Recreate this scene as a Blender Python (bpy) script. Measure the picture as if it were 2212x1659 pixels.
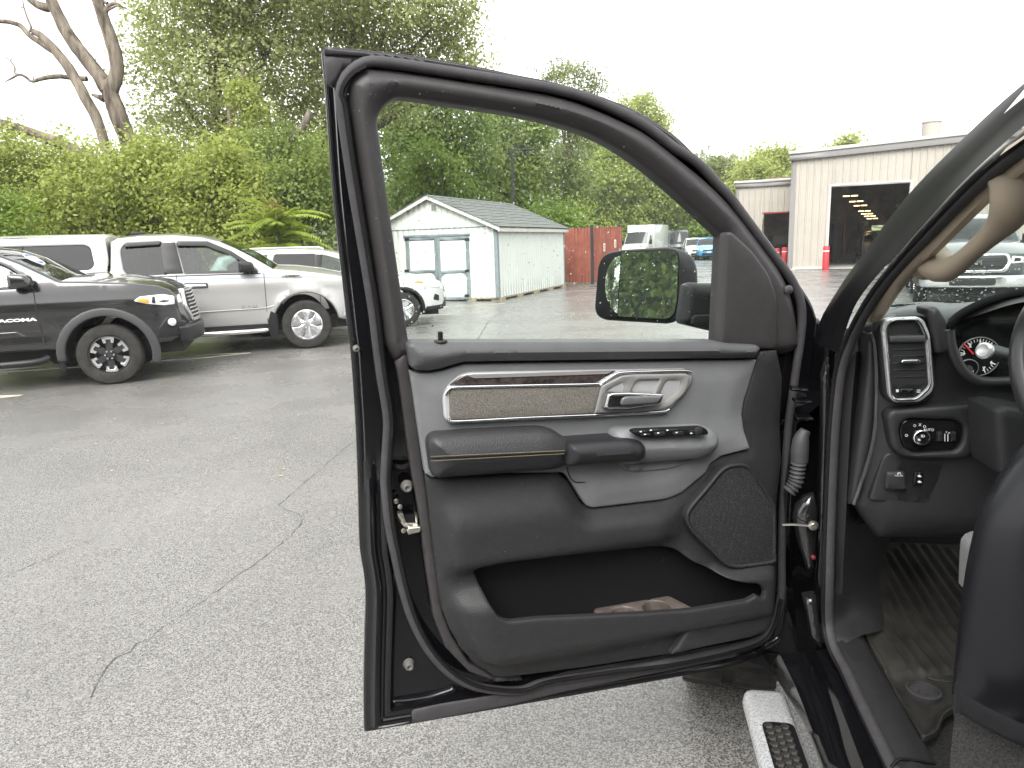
import bpy, bmesh, math, random
import numpy as np
from mathutils import Vector, Matrix, Euler
from mathutils.geometry import delaunay_2d_cdt

# ------------------------------------------------------------------ clear
for o in list(bpy.data.objects):
    bpy.data.objects.remove(o)
scene = bpy.context.scene
COL = scene.collection
rng = np.random.default_rng(7)
random.seed(7)

# ------------------------------------------------------------------ camera
W, H, F = 2212.0, 1659.0, 1533.0            # measured frame, focal length in its pixels
CAM = np.array([0.0, 0.0, 1.62])
PITCH, ROLL = math.radians(11.1), 0.033
_cf = np.array([0, math.cos(PITCH), -math.sin(PITCH)])
_u0 = np.array([0, math.sin(PITCH), math.cos(PITCH)])
_r0 = np.array([1.0, 0, 0])
_c, _s = math.cos(ROLL), math.sin(ROLL)
_cr = _c * _r0 - _s * _u0                     # camera right / up after roll
_cu = _s * _r0 + _c * _u0
camd = bpy.data.cameras.new('camera')
cam = bpy.data.objects.new('camera', camd)
COL.objects.link(cam)
camd.sensor_fit = 'HORIZONTAL'
camd.sensor_width = 36.0
camd.lens = F / W * 36.0
camd.clip_start, camd.clip_end = 0.03, 3000
cam.matrix_world = Matrix(((_cr[0], _cu[0], -_cf[0], CAM[0]), (_cr[1], _cu[1], -_cf[1], CAM[1]),
                           (_cr[2], _cu[2], -_cf[2], CAM[2]), (0, 0, 0, 1)))
scene.camera = cam

# ------------------------------------------------------------------ sky, sun, exposure
SUN_EL, SUN_AZ = math.radians(48), math.radians(200)
world = bpy.data.worlds.new('World')
scene.world = world
world.use_nodes = True
nt = world.node_tree
nt.nodes.clear()
sky = nt.nodes.new('ShaderNodeTexSky')
sky.sky_type = 'NISHITA'
sky.sun_disc = False
sky.sun_elevation, sky.sun_rotation = SUN_EL, SUN_AZ
sky.air_density, sky.dust_density, sky.ozone_density = 1.0, 6.0, 0.4
hs = nt.nodes.new('ShaderNodeHueSaturation')
hs.inputs['Saturation'].default_value = 0.12
nt.links.new(sky.outputs[0], hs.inputs['Color'])
bg1 = nt.nodes.new('ShaderNodeBackground')
bg1.inputs['Strength'].default_value = 0.05
nt.links.new(hs.outputs[0], bg1.inputs[0])
# unbroken cloud deck: soft, faintly mottled, pale
tc = nt.nodes.new('ShaderNodeTexCoord')
nz = nt.nodes.new('ShaderNodeTexNoise')
nz.inputs['Scale'].default_value = 1.6
nz.inputs['Detail'].default_value = 4
nt.links.new(tc.outputs['Generated'], nz.inputs['Vector'])
cr = nt.nodes.new('ShaderNodeValToRGB')
cr.color_ramp.elements[0].color = (0.86, 0.875, 0.89, 1)
cr.color_ramp.elements[0].position = 0.3
cr.color_ramp.elements[1].color = (1.0, 1.0, 0.985, 1)
cr.color_ramp.elements[1].position = 0.62
nt.links.new(nz.outputs[0], cr.inputs[0])
bg2 = nt.nodes.new('ShaderNodeBackground')
bg2.inputs['Strength'].default_value = 0.78
nt.links.new(cr.outputs[0], bg2.inputs[0])
ad = nt.nodes.new('ShaderNodeAddShader')
nt.links.new(bg1.outputs[0], ad.inputs[0])
nt.links.new(bg2.outputs[0], ad.inputs[1])
wo = nt.nodes.new('ShaderNodeOutputWorld')
nt.links.new(ad.outputs[0], wo.inputs[0])

sund = bpy.data.lights.new('sun', 'SUN')
sund.energy = 1.5
sund.angle = math.radians(40)
sund.color = (1.0, 0.97, 0.92)
sun = bpy.data.objects.new('sun', sund)
COL.objects.link(sun)
_sd = Vector((math.sin(SUN_AZ) * math.cos(SUN_EL), math.cos(SUN_AZ) * math.cos(SUN_EL), math.sin(SUN_EL)))
sun.rotation_euler = _sd.to_track_quat('Z', 'Y').to_euler()
sun.location = (0, 0, 30)

vs = scene.view_settings
vs.view_transform = 'Standard'
vs.look = 'None'
vs.gamma = 1.0
vs.exposure = 1.55
vs.use_curve_mapping = False
scene.cycles.use_denoising = True
scene.cycles.max_bounces = 8
scene.cycles.transparent_max_bounces = 24
scene.cycles.caustics_reflective = False
scene.cycles.caustics_refractive = False

# ------------------------------------------------------------------ projection helpers
def ray(x, y):
    return _cf + _cr * ((x - W / 2) / F) + _cu * ((H / 2 - y) / F)

def gz(x, y, z=0.0):
    d = ray(x, y)
    return CAM + d * ((z - CAM[2]) / d[2])

def at_y(x, y, Y):
    d = ray(x, y)
    return CAM + d * ((Y - CAM[1]) / d[1])

class Fr:
    """A real surface in the place: origin, two in-plane axes, normal; above height z0 it may lean by slope k."""
    def __init__(s, O, ux, uy, n, k=0.0, z0=0.0):
        s.O, s.ux, s.uy, s.n = [np.array(v, float) for v in (O, ux, uy, n)]
        s.k, s.z0 = k, z0
    def w3(s, a, b, w):
        a, b, w = np.asarray(a, float), np.asarray(b, float), np.asarray(w, float)
        ww = w + s.k * np.maximum(0, b - s.z0)
        return s.O + a[..., None] * s.ux + b[..., None] * s.uy + ww[..., None] * s.n
    def px(s, x, y, w=0.0):
        d = ray(x, y)
        q = CAM - s.O
        t = (w - q @ s.n) / (d @ s.n)
        p = q + d * t
        b = p @ s.uy
        if s.k and b > s.z0:
            t = (w + s.k * (q @ s.uy - s.z0) - q @ s.n) / (d @ s.n - s.k * (d @ s.uy))
            p = q + d * t
        return (p @ s.ux, p @ s.uy)
    def P(s, pts, w=0.0):
        return [s.px(p[0], p[1], w) for p in pts]
    def at(s, x, y, w=0.0):
        a, b = s.px(x, y, w)
        return s.w3(a, b, w)

# enlargements the outlines were read from -> measured frame
def tile(ox, oy, k):
    return lambda *pts: [((p[0] * k + ox, p[1] * k + oy) + tuple(p[2:])) for p in pts]
TA, TB = tile(553, 0, .25), tile(1106, 0, .25)
TC, TE, TG = tile(553, 622.1, .25), tile(1106, 622.1, .25), tile(553, 1244.2, .25)
Z1 = tile(0, 466.3, .34722)
Z2 = tile(811.9, 208.5, .35218)
Z3 = tile(1481.3, 164.6, .33066)
Z4 = tile(850.3, 713.2, .39684)
Z5 = tile(685.8, 1014.9, .36362)
Z6 = tile(1097.2, 987.5, .33065)
Z7 = tile(1645.8, 603.5, .3307)
Z8 = tile(1563.5, 1069.8, .35513)
Q0 = tile(0, 0, .375)

# ------------------------------------------------------------------ materials
MATS = {}
def mat(name, col, rough=.5, metal=0.0, spec=.5, bump=None, var=None, coat=0.0, rvar=None, emit=None, trans=None):
    """col linear rgb; bump [(kind,scale,strength,dist)]; var (scale, amount, second colour or None); rvar (scale, lo, hi)"""
    if name in MATS:
        return MATS[name]
    m = bpy.data.materials.new(name)
    m.use_nodes = True
    t = m.node_tree
    b = t.nodes['Principled BSDF']
    b.inputs['Base Color'].default_value = (*col, 1)
    b.inputs['Roughness'].default_value = rough
    b.inputs['Metallic'].default_value = metal
    b.inputs['Specular IOR Level'].default_value = spec
    if coat:
        b.inputs['Coat Weight'].default_value = coat
        b.inputs['Coat Roughness'].default_value = .02
    co = t.nodes.new('ShaderNodeTexCoord')
    if var:
        n = t.nodes.new('ShaderNodeTexNoise')
        n.inputs['Scale'].default_value = var[0]
        n.inputs['Detail'].default_value = 5
        n.inputs['Roughness'].default_value = .65
        t.links.new(co.outputs['Object'], n.inputs['Vector'])
        r = t.nodes.new('ShaderNodeValToRGB')
        c2 = var[2] if len(var) > 2 else tuple(c * (1 + var[1]) for c in col)
        c1 = tuple(c * (1 - var[1]) for c in col)
        r.color_ramp.elements[0].position, r.color_ramp.elements[1].position = .32, .68
        r.color_ramp.elements[0].color, r.color_ramp.elements[1].color = (*c1, 1), (*c2, 1)
        t.links.new(n.outputs[0], r.inputs[0])
        t.links.new(r.outputs[0], b.inputs['Base Color'])
    if rvar:
        n = t.nodes.new('ShaderNodeTexNoise')
        n.inputs['Scale'].default_value = rvar[0]
        n.inputs['Detail'].default_value = 4
        t.links.new(co.outputs['Object'], n.inputs['Vector'])
        mr = t.nodes.new('ShaderNodeMapRange')
        mr.inputs['From Min'].default_value, mr.inputs['From Max'].default_value = .3, .7
        mr.inputs['To Min'].default_value, mr.inputs['To Max'].default_value = rvar[1], rvar[2]
        t.links.new(n.outputs[0], mr.inputs[0])
        t.links.new(mr.outputs[0], b.inputs['Roughness'])
    if bump:
        prev = None
        for kind, sc, st, di in bump:
            if kind == 'v':
                n = t.nodes.new('ShaderNodeTexVoronoi'); out = n.outputs['Distance']
            else:
                n = t.nodes.new('ShaderNodeTexNoise'); out = n.outputs[0]
                n.inputs['Detail'].default_value = 3
            n.inputs['Scale'].default_value = sc
            t.links.new(co.outputs['Object'], n.inputs['Vector'])
            bp = t.nodes.new('ShaderNodeBump')
            bp.inputs['Strength'].default_value, bp.inputs['Distance'].default_value = st, di
            t.links.new(out, bp.inputs['Height'])
            if prev:
                t.links.new(prev.outputs[0], bp.inputs['Normal'])
            prev = bp
        t.links.new(prev.outputs[0], b.inputs['Normal'])
    if emit:
        b.inputs['Emission Color'].default_value = (*emit[0], 1)
        b.inputs['Emission Strength'].default_value = emit[1]
    MATS[name] = m
    return m

def glass_mat(name, tint, refl=.06, rough=.0, ior=1.45):
    """thin pane: tinted see-through plus a Fresnel surface reflection"""
    if name in MATS:
        return MATS[name]
    m = bpy.data.materials.new(name)
    m.use_nodes = True
    t = m.node_tree
    t.nodes.clear()
    tr = t.nodes.new('ShaderNodeBsdfTransparent')
    tr.inputs[0].default_value = (*tint, 1)
    gl = t.nodes.new('ShaderNodeBsdfGlossy')
    gl.inputs['Roughness'].default_value = rough
    f0 = ((ior - 1) / (ior + 1)) ** 2
    lw = t.nodes.new('ShaderNodeLayerWeight')
    lw.inputs[0].default_value = .5
    pw = t.nodes.new('ShaderNodeMath'); pw.operation = 'POWER'
    t.links.new(lw.outputs['Facing'], pw.inputs[0]); pw.inputs[1].default_value = 5.0
    fr = t.nodes.new('ShaderNodeMath'); fr.operation = 'MULTIPLY_ADD'
    t.links.new(pw.outputs[0], fr.inputs[0]); fr.inputs[1].default_value = 1 - 2 * f0; fr.inputs[2].default_value = 2 * f0
    mx = t.nodes.new('ShaderNodeMixShader')
    t.links.new(fr.outputs[0], mx.inputs[0])
    t.links.new(tr.outputs[0], mx.inputs[1])
    t.links.new(gl.outputs[0], mx.inputs[2])
    o = t.nodes.new('ShaderNodeOutputMaterial')
    t.links.new(mx.outputs[0], o.inputs[0])
    MATS[name] = m
    return m

def leaf_mat(name, c1, c2, c3, transl=.35, rough=.45):
    """leaf: colour differs leaf by leaf and in drifts through the crown; light passes partly through"""
    m = bpy.data.materials.new(name)
    m.use_nodes = True
    t = m.node_tree
    b = t.nodes['Principled BSDF']
    g = t.nodes.new('ShaderNodeNewGeometry')
    r = t.nodes.new('ShaderNodeValToRGB')
    e = r.color_ramp.elements
    e[0].color, e[1].color = (*c1, 1), (*c3, 1)
    k = e.new(.55); k.color = (*c2, 1)
    co = t.nodes.new('ShaderNodeTexCoord')
    n = t.nodes.new('ShaderNodeTexNoise')
    n.inputs['Scale'].default_value = .45
    n.inputs['Detail'].default_value = 2
    t.links.new(co.outputs['Object'], n.inputs['Vector'])
    mth = t.nodes.new('ShaderNodeMath'); mth.operation = 'MULTIPLY_ADD'
    t.links.new(g.outputs['Random Per Island'], mth.inputs[0])
    mth.inputs[1].default_value = .55
    mt2 = t.nodes.new('ShaderNodeMath'); mt2.operation = 'MULTIPLY_ADD'
    t.links.new(n.outputs[0], mt2.inputs[0]); mt2.inputs[1].default_value = 1.3; mt2.inputs[2].default_value = -.42
    t.links.new(mt2.outputs[0], mth.inputs[2])
    t.links.new(mth.outputs[0], r.inputs[0])
    t.links.new(r.outputs[0], b.inputs['Base Color'])
    b.inputs['Roughness'].default_value = rough
    b.inputs['Specular IOR Level'].default_value = .45
    tl = t.nodes.new('ShaderNodeBsdfTranslucent')
    t.links.new(r.outputs[0], tl.inputs[0])
    mx = t.nodes.new('ShaderNodeMixShader')
    mx.inputs[0].default_value = transl
    t.links.new(b.outputs[0], mx.inputs[1]); t.links.new(tl.outputs[0], mx.inputs[2])
    t.links.new(mx.outputs[0], t.nodes['Material Output'].inputs[0])
    MATS[name] = m
    return m

# ------------------------------------------------------------------ object helpers
def tag(o, label=None, cat=None, group=None, kind=None):
    if label: o['label'] = label
    if cat: o['category'] = cat
    if group: o['group'] = group
    if kind: o['kind'] = kind
    return o

def thing(name, label, cat, loc=(0, 0, 0), rotz=0.0, group=None):
    o = bpy.data.objects.new(name, None)
    COL.objects.link(o)
    o.location = loc
    o.rotation_euler = (0, 0, rotz)
    o.empty_display_size = .2
    return tag(o, label, cat, group)

def root_of(o):
    while o.parent:
        o = o.parent
    return o

def obj(name, V, Fc, m, par=None, smooth=True, world=False, sharp=None):
    """one mesh object; world=True means the vertices are in world space and are made local to the (unrotated) thing"""
    V = np.asarray(V, float)
    if world and par is not None:
        V = V - np.array(root_of(par).location)
    me = bpy.data.meshes.new(name)
    if isinstance(Fc, np.ndarray) and Fc.ndim == 2:
        n, k = Fc.shape
        me.vertices.add(len(V)); me.vertices.foreach_set('co', V.astype(np.float32).ravel())
        me.loops.add(n * k); me.loops.foreach_set('vertex_index', Fc.astype(np.int32).ravel())
        me.polygons.add(n)
        me.polygons.foreach_set('loop_start', np.arange(0, n * k, k, dtype=np.int32))
        me.polygons.foreach_set('loop_total', np.full(n, k, dtype=np.int32))
        me.update(calc_edges=True)
    else:
        me.from_pydata([tuple(v) for v in V], [], [tuple(int(i) for i in f) for f in Fc])
        me.update()
    if smooth:
        me.polygons.foreach_set('use_smooth', np.ones(len(me.polygons), dtype=bool))
        if sharp:
            me.set_sharp_from_angle(angle=math.radians(sharp))
    me.materials.append(m)
    o = bpy.data.objects.new(name, me)
    COL.objects.link(o)
    if par is not None:
        o.parent = par
    return o

def copy_tree(o, parent=None):
    c = o.copy()
    COL.objects.link(c)
    c.parent = parent
    for ch in [x for x in bpy.data.objects if x.parent == o]:
        copy_tree(ch, c)
    return c

# ------------------------------------------------------------------ shape helpers
def rp(pts, r=6, seg=5):
    """closed outline with rounded corners; a point may carry its own radius"""
    out = []
    n = len(pts)
    for i in range(n):
        p = np.array(pts[i][:2], float)
        a = np.array(pts[i - 1][:2], float)
        b = np.array(pts[(i + 1) % n][:2], float)
        rr = pts[i][2] if len(pts[i]) > 2 else r
        la, lb = np.linalg.norm(a - p), np.linalg.norm(b - p)
        k = min(rr, la * .48, lb * .48)
        if k < 1e-6:
            out.append(tuple(p)); continue
        p0, p1 = p + (a - p) / la * k, p + (b - p) / lb * k
        for j in range(seg + 1):
            t = j / seg
            out.append(tuple((1 - t) ** 2 * p0 + 2 * t * (1 - t) * p + t * t * p1))
    return out

def cat_line(pts, n, closed=False):
    """Catmull-Rom through points, n samples evenly by length"""
    P = np.array(pts, float)
    if len(P) == 2 and not closed:
        return P[0] + np.linspace(0, 1, n)[:, None] * (P[1] - P[0])
    if closed:
        Q = np.vstack([P[-1], P, P[0], P[1]])
        m = len(P)
    else:
        Q = np.vstack([2 * P[0] - P[1], P, 2 * P[-1] - P[-2]])
        m = len(P) - 1
    out = []
    for i in range(m):
        p0, p1, p2, p3 = Q[i], Q[i + 1], Q[i + 2], Q[i + 3]
        for t in np.linspace(0, 1, 12, endpoint=False):
            out.append(.5 * (2 * p1 + (p2 - p0) * t + (2 * p0 - 5 * p1 + 4 * p2 - p3) * t ** 2 + (3 * p1 - p0 - 3 * p2 + p3) * t ** 3))
    out.append(Q[m + 1] if closed else P[-1])
    out = np.array(out)
    L = np.concatenate([[0], np.cumsum(np.linalg.norm(np.diff(out, axis=0), axis=1))])
    s = np.linspace(0, L[-1], n + 1 if closed else n)
    if closed:
        s = s[:-1]
    return np.stack([np.interp(s, L, out[:, j]) for j in range(out.shape[1])], 1)

def dens(pts, res):
    out = []
    n = len(pts)
    for i in range(n):
        a, b = np.array(pts[i], float), np.array(pts[(i + 1) % n], float)
        L = np.linalg.norm(b - a)
        if L < 2e-4:
            continue
        k = max(1, int(math.ceil(L / res)))
        for j in range(k):
            out.append(a + (b - a) * j / k)
    return np.array(out)

def inside(P, poly):
    x, y = P[:, 0][:, None], P[:, 1][:, None]
    x0, y0 = poly[:, 0], poly[:, 1]
    x1, y1 = np.roll(x0, -1), np.roll(y0, -1)
    c = (y0 > y) != (y1 > y)
    with np.errstate(divide='ignore', invalid='ignore'):
        xi = (x1 - x0) * (y - y0) / (y1 - y0) + x0
    return (np.sum(c & (x < xi), axis=1) % 2) == 1

def bdist(P, loops):
    best = np.full(len(P), 1e9)
    for L in loops:
        a = L; b = np.roll(L, -1, axis=0); ab = b - a
        l2 = np.maximum((ab ** 2).sum(1), 1e-12)
        for i0 in range(0, len(P), 4000):
            p = P[i0:i0 + 4000]
            ap = p[:, None, :] - a[None]
            t = np.clip((ap * ab).sum(2) / l2, 0, 1)
            d = ap - t[..., None] * ab
            best[i0:i0 + 4000] = np.minimum(best[i0:i0 + 4000], np.sqrt((d ** 2).sum(2)).min(1))
    return best

def area2(p):
    return float(np.sum(p[:, 0] * np.roll(p[:, 1], -1) - np.roll(p[:, 0], -1) * p[:, 1]))

def panel_mesh(outl, edge, depth, holes, hf, res, w, bres, extra=None, rings=()):
    bres = bres or (res if res > .1 else min(res, .02))
    loops = [dens(outl, bres)] + [dens(h, bres) for h in holes]
    if area2(loops[0]) < 0:
        loops[0] = loops[0][::-1]
    loops = [loops[0]] + [h if area2(h) < 0 else h[::-1] for h in loops[1:]]
    pts, edges = [], []
    for L in loops:
        o = len(pts)
        pts += [tuple(p) for p in L]
        edges += [(o + i, o + (i + 1) % len(L)) for i in range(len(L))]
    nb = len(pts)
    ring = []
    if edge > 0 or rings:
        for L in loops:
            tg = np.roll(L, -1, axis=0) - np.roll(L, 1, axis=0)
            nr = np.stack([-tg[:, 1], tg[:, 0]], 1) / np.maximum(np.linalg.norm(tg, axis=1), 1e-9)[:, None]
            for d in ([edge * .12, edge * .42, edge] if edge > 0 else []) + list(rings):
                q = L + nr * d
                dd = bdist(q, loops)
                ring.append(q[dd > d * .97])
    lo, hi = loops[0].min(0), loops[0].max(0)
    gx, gy = np.meshgrid(np.arange(lo[0], hi[0], res), np.arange(lo[1], hi[1], res * .87))
    gx[1::2] += res / 2
    G = np.stack([gx.ravel(), gy.ravel()], 1)
    if len(G):
        G = G[bdist(G, loops) > max(.55 * res, edge * 1.2, (max(rings) + .6 * bres) if rings else 0)]
    C = np.vstack(ring + [G]) if (ring or len(G)) else np.zeros((0, 2))
    if extra is not None:
        C = np.vstack([C, np.array(extra)])
    if len(C):
        ok = inside(C, loops[0])
        for L in loops[1:]:
            ok &= ~inside(C, L)
        C = C[ok]
    allp = [Vector(p) for p in pts] + [Vector(p) for p in C]
    r = delaunay_2d_cdt(allp, edges, [], 1, 1e-6)
    V2 = np.array([(v.x, v.y) for v in r[0]])
    T = np.array([f for f in r[2] if len(f) == 3], dtype=int)
    cen = V2[T].mean(1)
    ok = inside(cen, loops[0])
    for L in loops[1:]:
        ok &= ~inside(cen, L)
    T = T[ok]
    d = bdist(V2, loops)
    hh = np.full(len(V2), float(w))
    if hf is not None:
        hh = hh + hf(V2[:, 0], V2[:, 1], d)
    if edge > 0:
        k = np.clip(1 - d / edge, 0, 1)
        hh = hh - edge * (1 - np.sqrt(np.maximum(0, 1 - k * k)))
    # boundary order on the output vertices
    A = V2[T]
    ar = (A[:, 1, 0] - A[:, 0, 0]) * (A[:, 2, 1] - A[:, 0, 1]) - (A[:, 2, 0] - A[:, 0, 0]) * (A[:, 1, 1] - A[:, 0, 1])
    T[ar < 0] = T[ar < 0][:, ::-1]
    eds = {}
    for t3 in T:
        for i in range(3):
            e = (t3[i], t3[(i + 1) % 3])
            if (e[1], e[0]) in eds:
                del eds[(e[1], e[0])]
            else:
                eds[e] = 1
    return V2, hh, T, list(eds.keys())

def panel(name, m, par, fr, outl, w=0.0, edge=.004, depth=.02, holes=(), hf=None, res=.02, world=True, sharp=None, pxl=True, extra=None, wo=None, hwo=None, bres=None, rings=()):
    """solid slab on a frame: outline (pixels if pxl, else metres on the frame), rounded rim, height field, side walls"""
    if pxl:
        outl = fr.P(outl, w if wo is None else wo)
        holes = [[fr.px(p[0], p[1], hwo(p[0], p[1])) for p in h] if callable(hwo) else fr.P(h, w if wo is None else wo) for h in holes]
    V2, hh, T, eds = panel_mesh(outl, edge, depth, holes, hf, res, w, bres, extra, rings)
    top = fr.w3(V2[:, 0], V2[:, 1], hh)
    faces = [tuple(t) for t in T]
    V = [tuple(p) for p in top]
    if depth > 0:
        bi = sorted({i for e in eds for i in e})
        base = w - depth
        low = fr.w3(V2[bi, 0], V2[bi, 1], np.minimum(hh[bi] - .0005, base) if hf is None else hh[bi] - depth)
        mp = {i: len(V) + j for j, i in enumerate(bi)}
        V += [tuple(p) for p in low]
        faces += [(a, mp[a], mp[b], b) for a, b in eds]
    if np.dot(np.cross(fr.ux, fr.uy), fr.n) < 0:
        faces = [f[::-1] for f in faces]
    return obj(name, V, faces, m, par, True, world, sharp or 50)

def tube(name, m, par, path, rad, sides=10, world=True, flat=1.0, flat_dir=None, caps=True, n=None, closed=False, smooth_path=True):
    """round (or flattened) bar along a path; rad may vary"""
    P = np.array(path, float)
    if smooth_path:
        n = n or max(8, len(P) * 5)
        R = np.atleast_1d(np.array(rad, float))
        P = cat_line(P, n, closed)
        R = np.interp(np.linspace(0, 1, len(P)), np.linspace(0, 1, len(R)), R) if len(R) > 1 else np.full(len(P), R[0])
    else:
        R = np.full(len(P), rad) if np.isscalar(rad) else np.array(rad, float)
    k = len(P)
    T = (np.roll(P, -1, 0) - np.roll(P, 1, 0)) if closed else np.gradient(P, axis=0)
    T /= np.maximum(np.linalg.norm(T, axis=1), 1e-9)[:, None]
    up = np.array(flat_dir if flat_dir is not None else (0, 0, 1.0), float)
    V = []
    prev = None
    for i in range(k):
        s = up - T[i] * (up @ T[i])
        if np.linalg.norm(s) < .15 and prev is not None:
            s = prev - T[i] * (prev @ T[i])
        elif np.linalg.norm(s) < .15:
            s = np.array([1.0, 0, 0]) - T[i] * T[i][0]
        elif prev is not None and flat_dir is None:
            s = prev - T[i] * (prev @ T[i])
        s /= np.linalg.norm(s)
        prev = s
        q = np.cross(T[i], s)
        for j in range(sides):
            a = 2 * math.pi * j / sides
            V.append(P[i] + R[i] * (math.cos(a) * s * flat + math.sin(a) * q))
    faces = []
    for i in range(k if closed else k - 1):
        for j in range(sides):
            a, b = i * sides + j, i * sides + (j + 1) % sides
            c, d = ((i + 1) % k) * sides + (j + 1) % sides, ((i + 1) % k) * sides + j
            faces.append((a, b, c, d))
    if caps and not closed:
        faces.append(tuple(range(sides))[::-1])
        faces.append(tuple((k - 1) * sides + j for j in range(sides)))
    return obj(name, V, faces, m, par, True, world, 60)

def ribbon(name, m, par, lines, n=24, world=True, closed=False, sharp=None, smooth_path=True):
    """skin lofted over polylines (all in world space)"""
    L = [cat_line(l, n) if smooth_path else np.array(l, float) for l in lines]
    n = len(L[0])
    V = np.vstack(L)
    faces = []
    k = len(L)
    for i in range(k if closed else k - 1):
        for j in range(n - 1):
            faces.append((i * n + j, i * n + j + 1, ((i + 1) % k) * n + j + 1, ((i + 1) % k) * n + j))
    return obj(name, V, faces, m, par, True, world, sharp)

def box_vf(c, s, R=None):
    c, s = np.array(c, float), np.array(s, float) / 2
    V = np.array([(x, y, z) for x in (-1, 1) for y in (-1, 1) for z in (-1, 1)], float) * s
    if R is not None:
        V = V @ np.array(R).T
    return V + c, [(0, 1, 3, 2), (4, 6, 7, 5), (0, 4, 5, 1), (2, 3, 7, 6), (0, 2, 6, 4), (1, 5, 7, 3)]

def box(name, m, par, c, s, world=False, bev=0.0, R=None, smooth=False):
    if bev <= 0:
        V, Fc = box_vf(c, s, R)
        return obj(name, V, Fc, m, par, smooth, world)
    bm = bmesh.new()
    V, Fc = box_vf((0, 0, 0), s)
    vs_ = [bm.verts.new(v) for v in V]
    for f in Fc:
        bm.faces.new([vs_[i] for i in f])
    bmesh.ops.bevel(bm, geom=bm.edges[:], offset=bev, segments=2, profile=.6, affect='EDGES')
    V = np.array([v.co[:] for v in bm.verts])
    bm.verts.index_update()
    Fc = [[v.index for v in f.verts] for f in bm.faces]
    bm.free()
    if R is not None:
        V = V @ np.array(R).T
    return obj(name, V + np.array(c, float), Fc, m, par, True, world, 40)

def boxes(name, m, par, items, world=False):
    V, Fc = [], []
    for it in items:
        v, f = box_vf(*it)
        o = sum(len(x) for x in V)
        V.append(v); Fc += [tuple(i + o for i in q) for q in f]
    return obj(name, np.vstack(V), Fc, m, par, False, world)

def lathe_vf(prof, sides, O, ax, ref=None, a0=0, a1=2 * math.pi):
    """prof [(radius, along)], revolved round axis ax through O"""
    ax = np.array(ax, float); ax /= np.linalg.norm(ax)
    r = np.array(ref if ref is not None else ((0, 0, 1) if abs(ax[2]) < .9 else (1, 0, 0)), float)
    r = r - ax * (r @ ax); r /= np.linalg.norm(r)
    q = np.cross(ax, r)
    V, Fc = [], []
    for (ra, al) in prof:
        for j in range(sides):
            a = a0 + (a1 - a0) * j / sides
            V.append(np.array(O) + ax * al + ra * (math.cos(a) * r + math.sin(a) * q))
    for i in range(len(prof) - 1):
        for j in range(sides):
            Fc.append((i * sides + j, i * sides + (j + 1) % sides, (i + 1) * sides + (j + 1) % sides, (i + 1) * sides + j))
    return V, Fc

def lathe(name, m, par, prof, O, ax, sides=24, world=False, sharp=40):
    V, Fc = lathe_vf(prof, sides, O, ax)
    if prof[-1][0] > 1e-4:
        Fc.append(tuple((len(prof) - 1) * sides + j for j in range(sides)))
    if prof[0][0] > 1e-4:
        Fc.append(tuple(range(sides))[::-1])
    return obj(name, V, Fc, m, par, True, world, sharp)

def text_obj(name, m, par, txt, fr, a, b, w, h, depth=.002, world=True, mirror=False, bold=0.0, align='CENTER', shear=0.0, squeeze=1.0):
    """lettering as thin raised letters on a frame, height h"""
    cu = bpy.data.curves.new('lettering', 'FONT')
    cu.body = txt
    cu.align_x = align
    cu.align_y = 'CENTER'
    cu.size = h * 1.4
    cu.extrude = depth
    cu.offset = bold
    cu.shear = shear
    cu.resolution_u = 2
    to = bpy.data.objects.new('lettering', cu)
    COL.objects.link(to)
    me = to.evaluated_get(bpy.context.evaluated_depsgraph_get()).to_mesh()
    V = np.array([v.co[:] for v in me.vertices]).reshape(-1, 3)
    Fc = [tuple(p.vertices) for p in me.polygons]
    bpy.data.objects.remove(to)
    if len(V) == 0:
        return None
    sx = -1 if mirror else 1
    P = fr.w3(a + sx * squeeze * V[:, 0], b + V[:, 1], w + V[:, 2])
    return obj(name, P, Fc, m, par, False, world)

def sstep(a, b, x):
    t = np.clip((x - a) / (b - a), 0, 1)
    return t * t * (3 - 2 * t)
# ================================================================== ground
ASP = bpy.data.materials.new('wet_asphalt')
ASP.use_nodes = True
_t = ASP.node_tree
_b = _t.nodes['Principled BSDF']
_co = _t.nodes.new('ShaderNodeTexCoord')
_v = _t.nodes.new('ShaderNodeTexVoronoi'); _v.inputs['Scale'].default_value = 230
_t.links.new(_co.outputs['Object'], _v.inputs['Vector'])
_r = _t.nodes.new('ShaderNodeValToRGB')
_r.color_ramp.elements[0].color, _r.color_ramp.elements[1].color = (.060, .058, .0555, 1), (.245, .236, .224, 1)
_r.color_ramp.elements[0].position, _r.color_ramp.elements[1].position = .2, .9
_bw = _t.nodes.new('ShaderNodeSeparateColor')
_t.links.new(_v.outputs['Color'], _bw.inputs[0]); _t.links.new(_bw.outputs[0], _r.inputs[0])
_n = _t.nodes.new('ShaderNodeTexNoise'); _n.inputs['Scale'].default_value = .55; _n.inputs['Detail'].default_value = 6
_t.links.new(_co.outputs['Object'], _n.inputs['Vector'])
_mx = _t.nodes.new('ShaderNodeMix'); _mx.data_type = 'RGBA'; _mx.blend_type = 'MULTIPLY'
_mr = _t.nodes.new('ShaderNodeMapRange'); _mr.inputs['From Min'].default_value, _mr.inputs['From Max'].default_value = .3, .7
_mr.inputs['To Min'].default_value, _mr.inputs['To Max'].default_value = .84, 1.1
_t.links.new(_n.outputs[0], _mr.inputs[0])
_mx.inputs[0].default_value = 1.0
_t.links.new(_r.outputs[0], _mx.inputs[6]); _t.links.new(_mr.outputs[0], _mx.inputs[7])
_t.links.new(_mx.outputs[2], _b.inputs['Base Color'])
_n2 = _t.nodes.new('ShaderNodeTexNoise'); _n2.inputs['Scale'].default_value = .8; _n2.inputs['Detail'].default_value = 5
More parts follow.
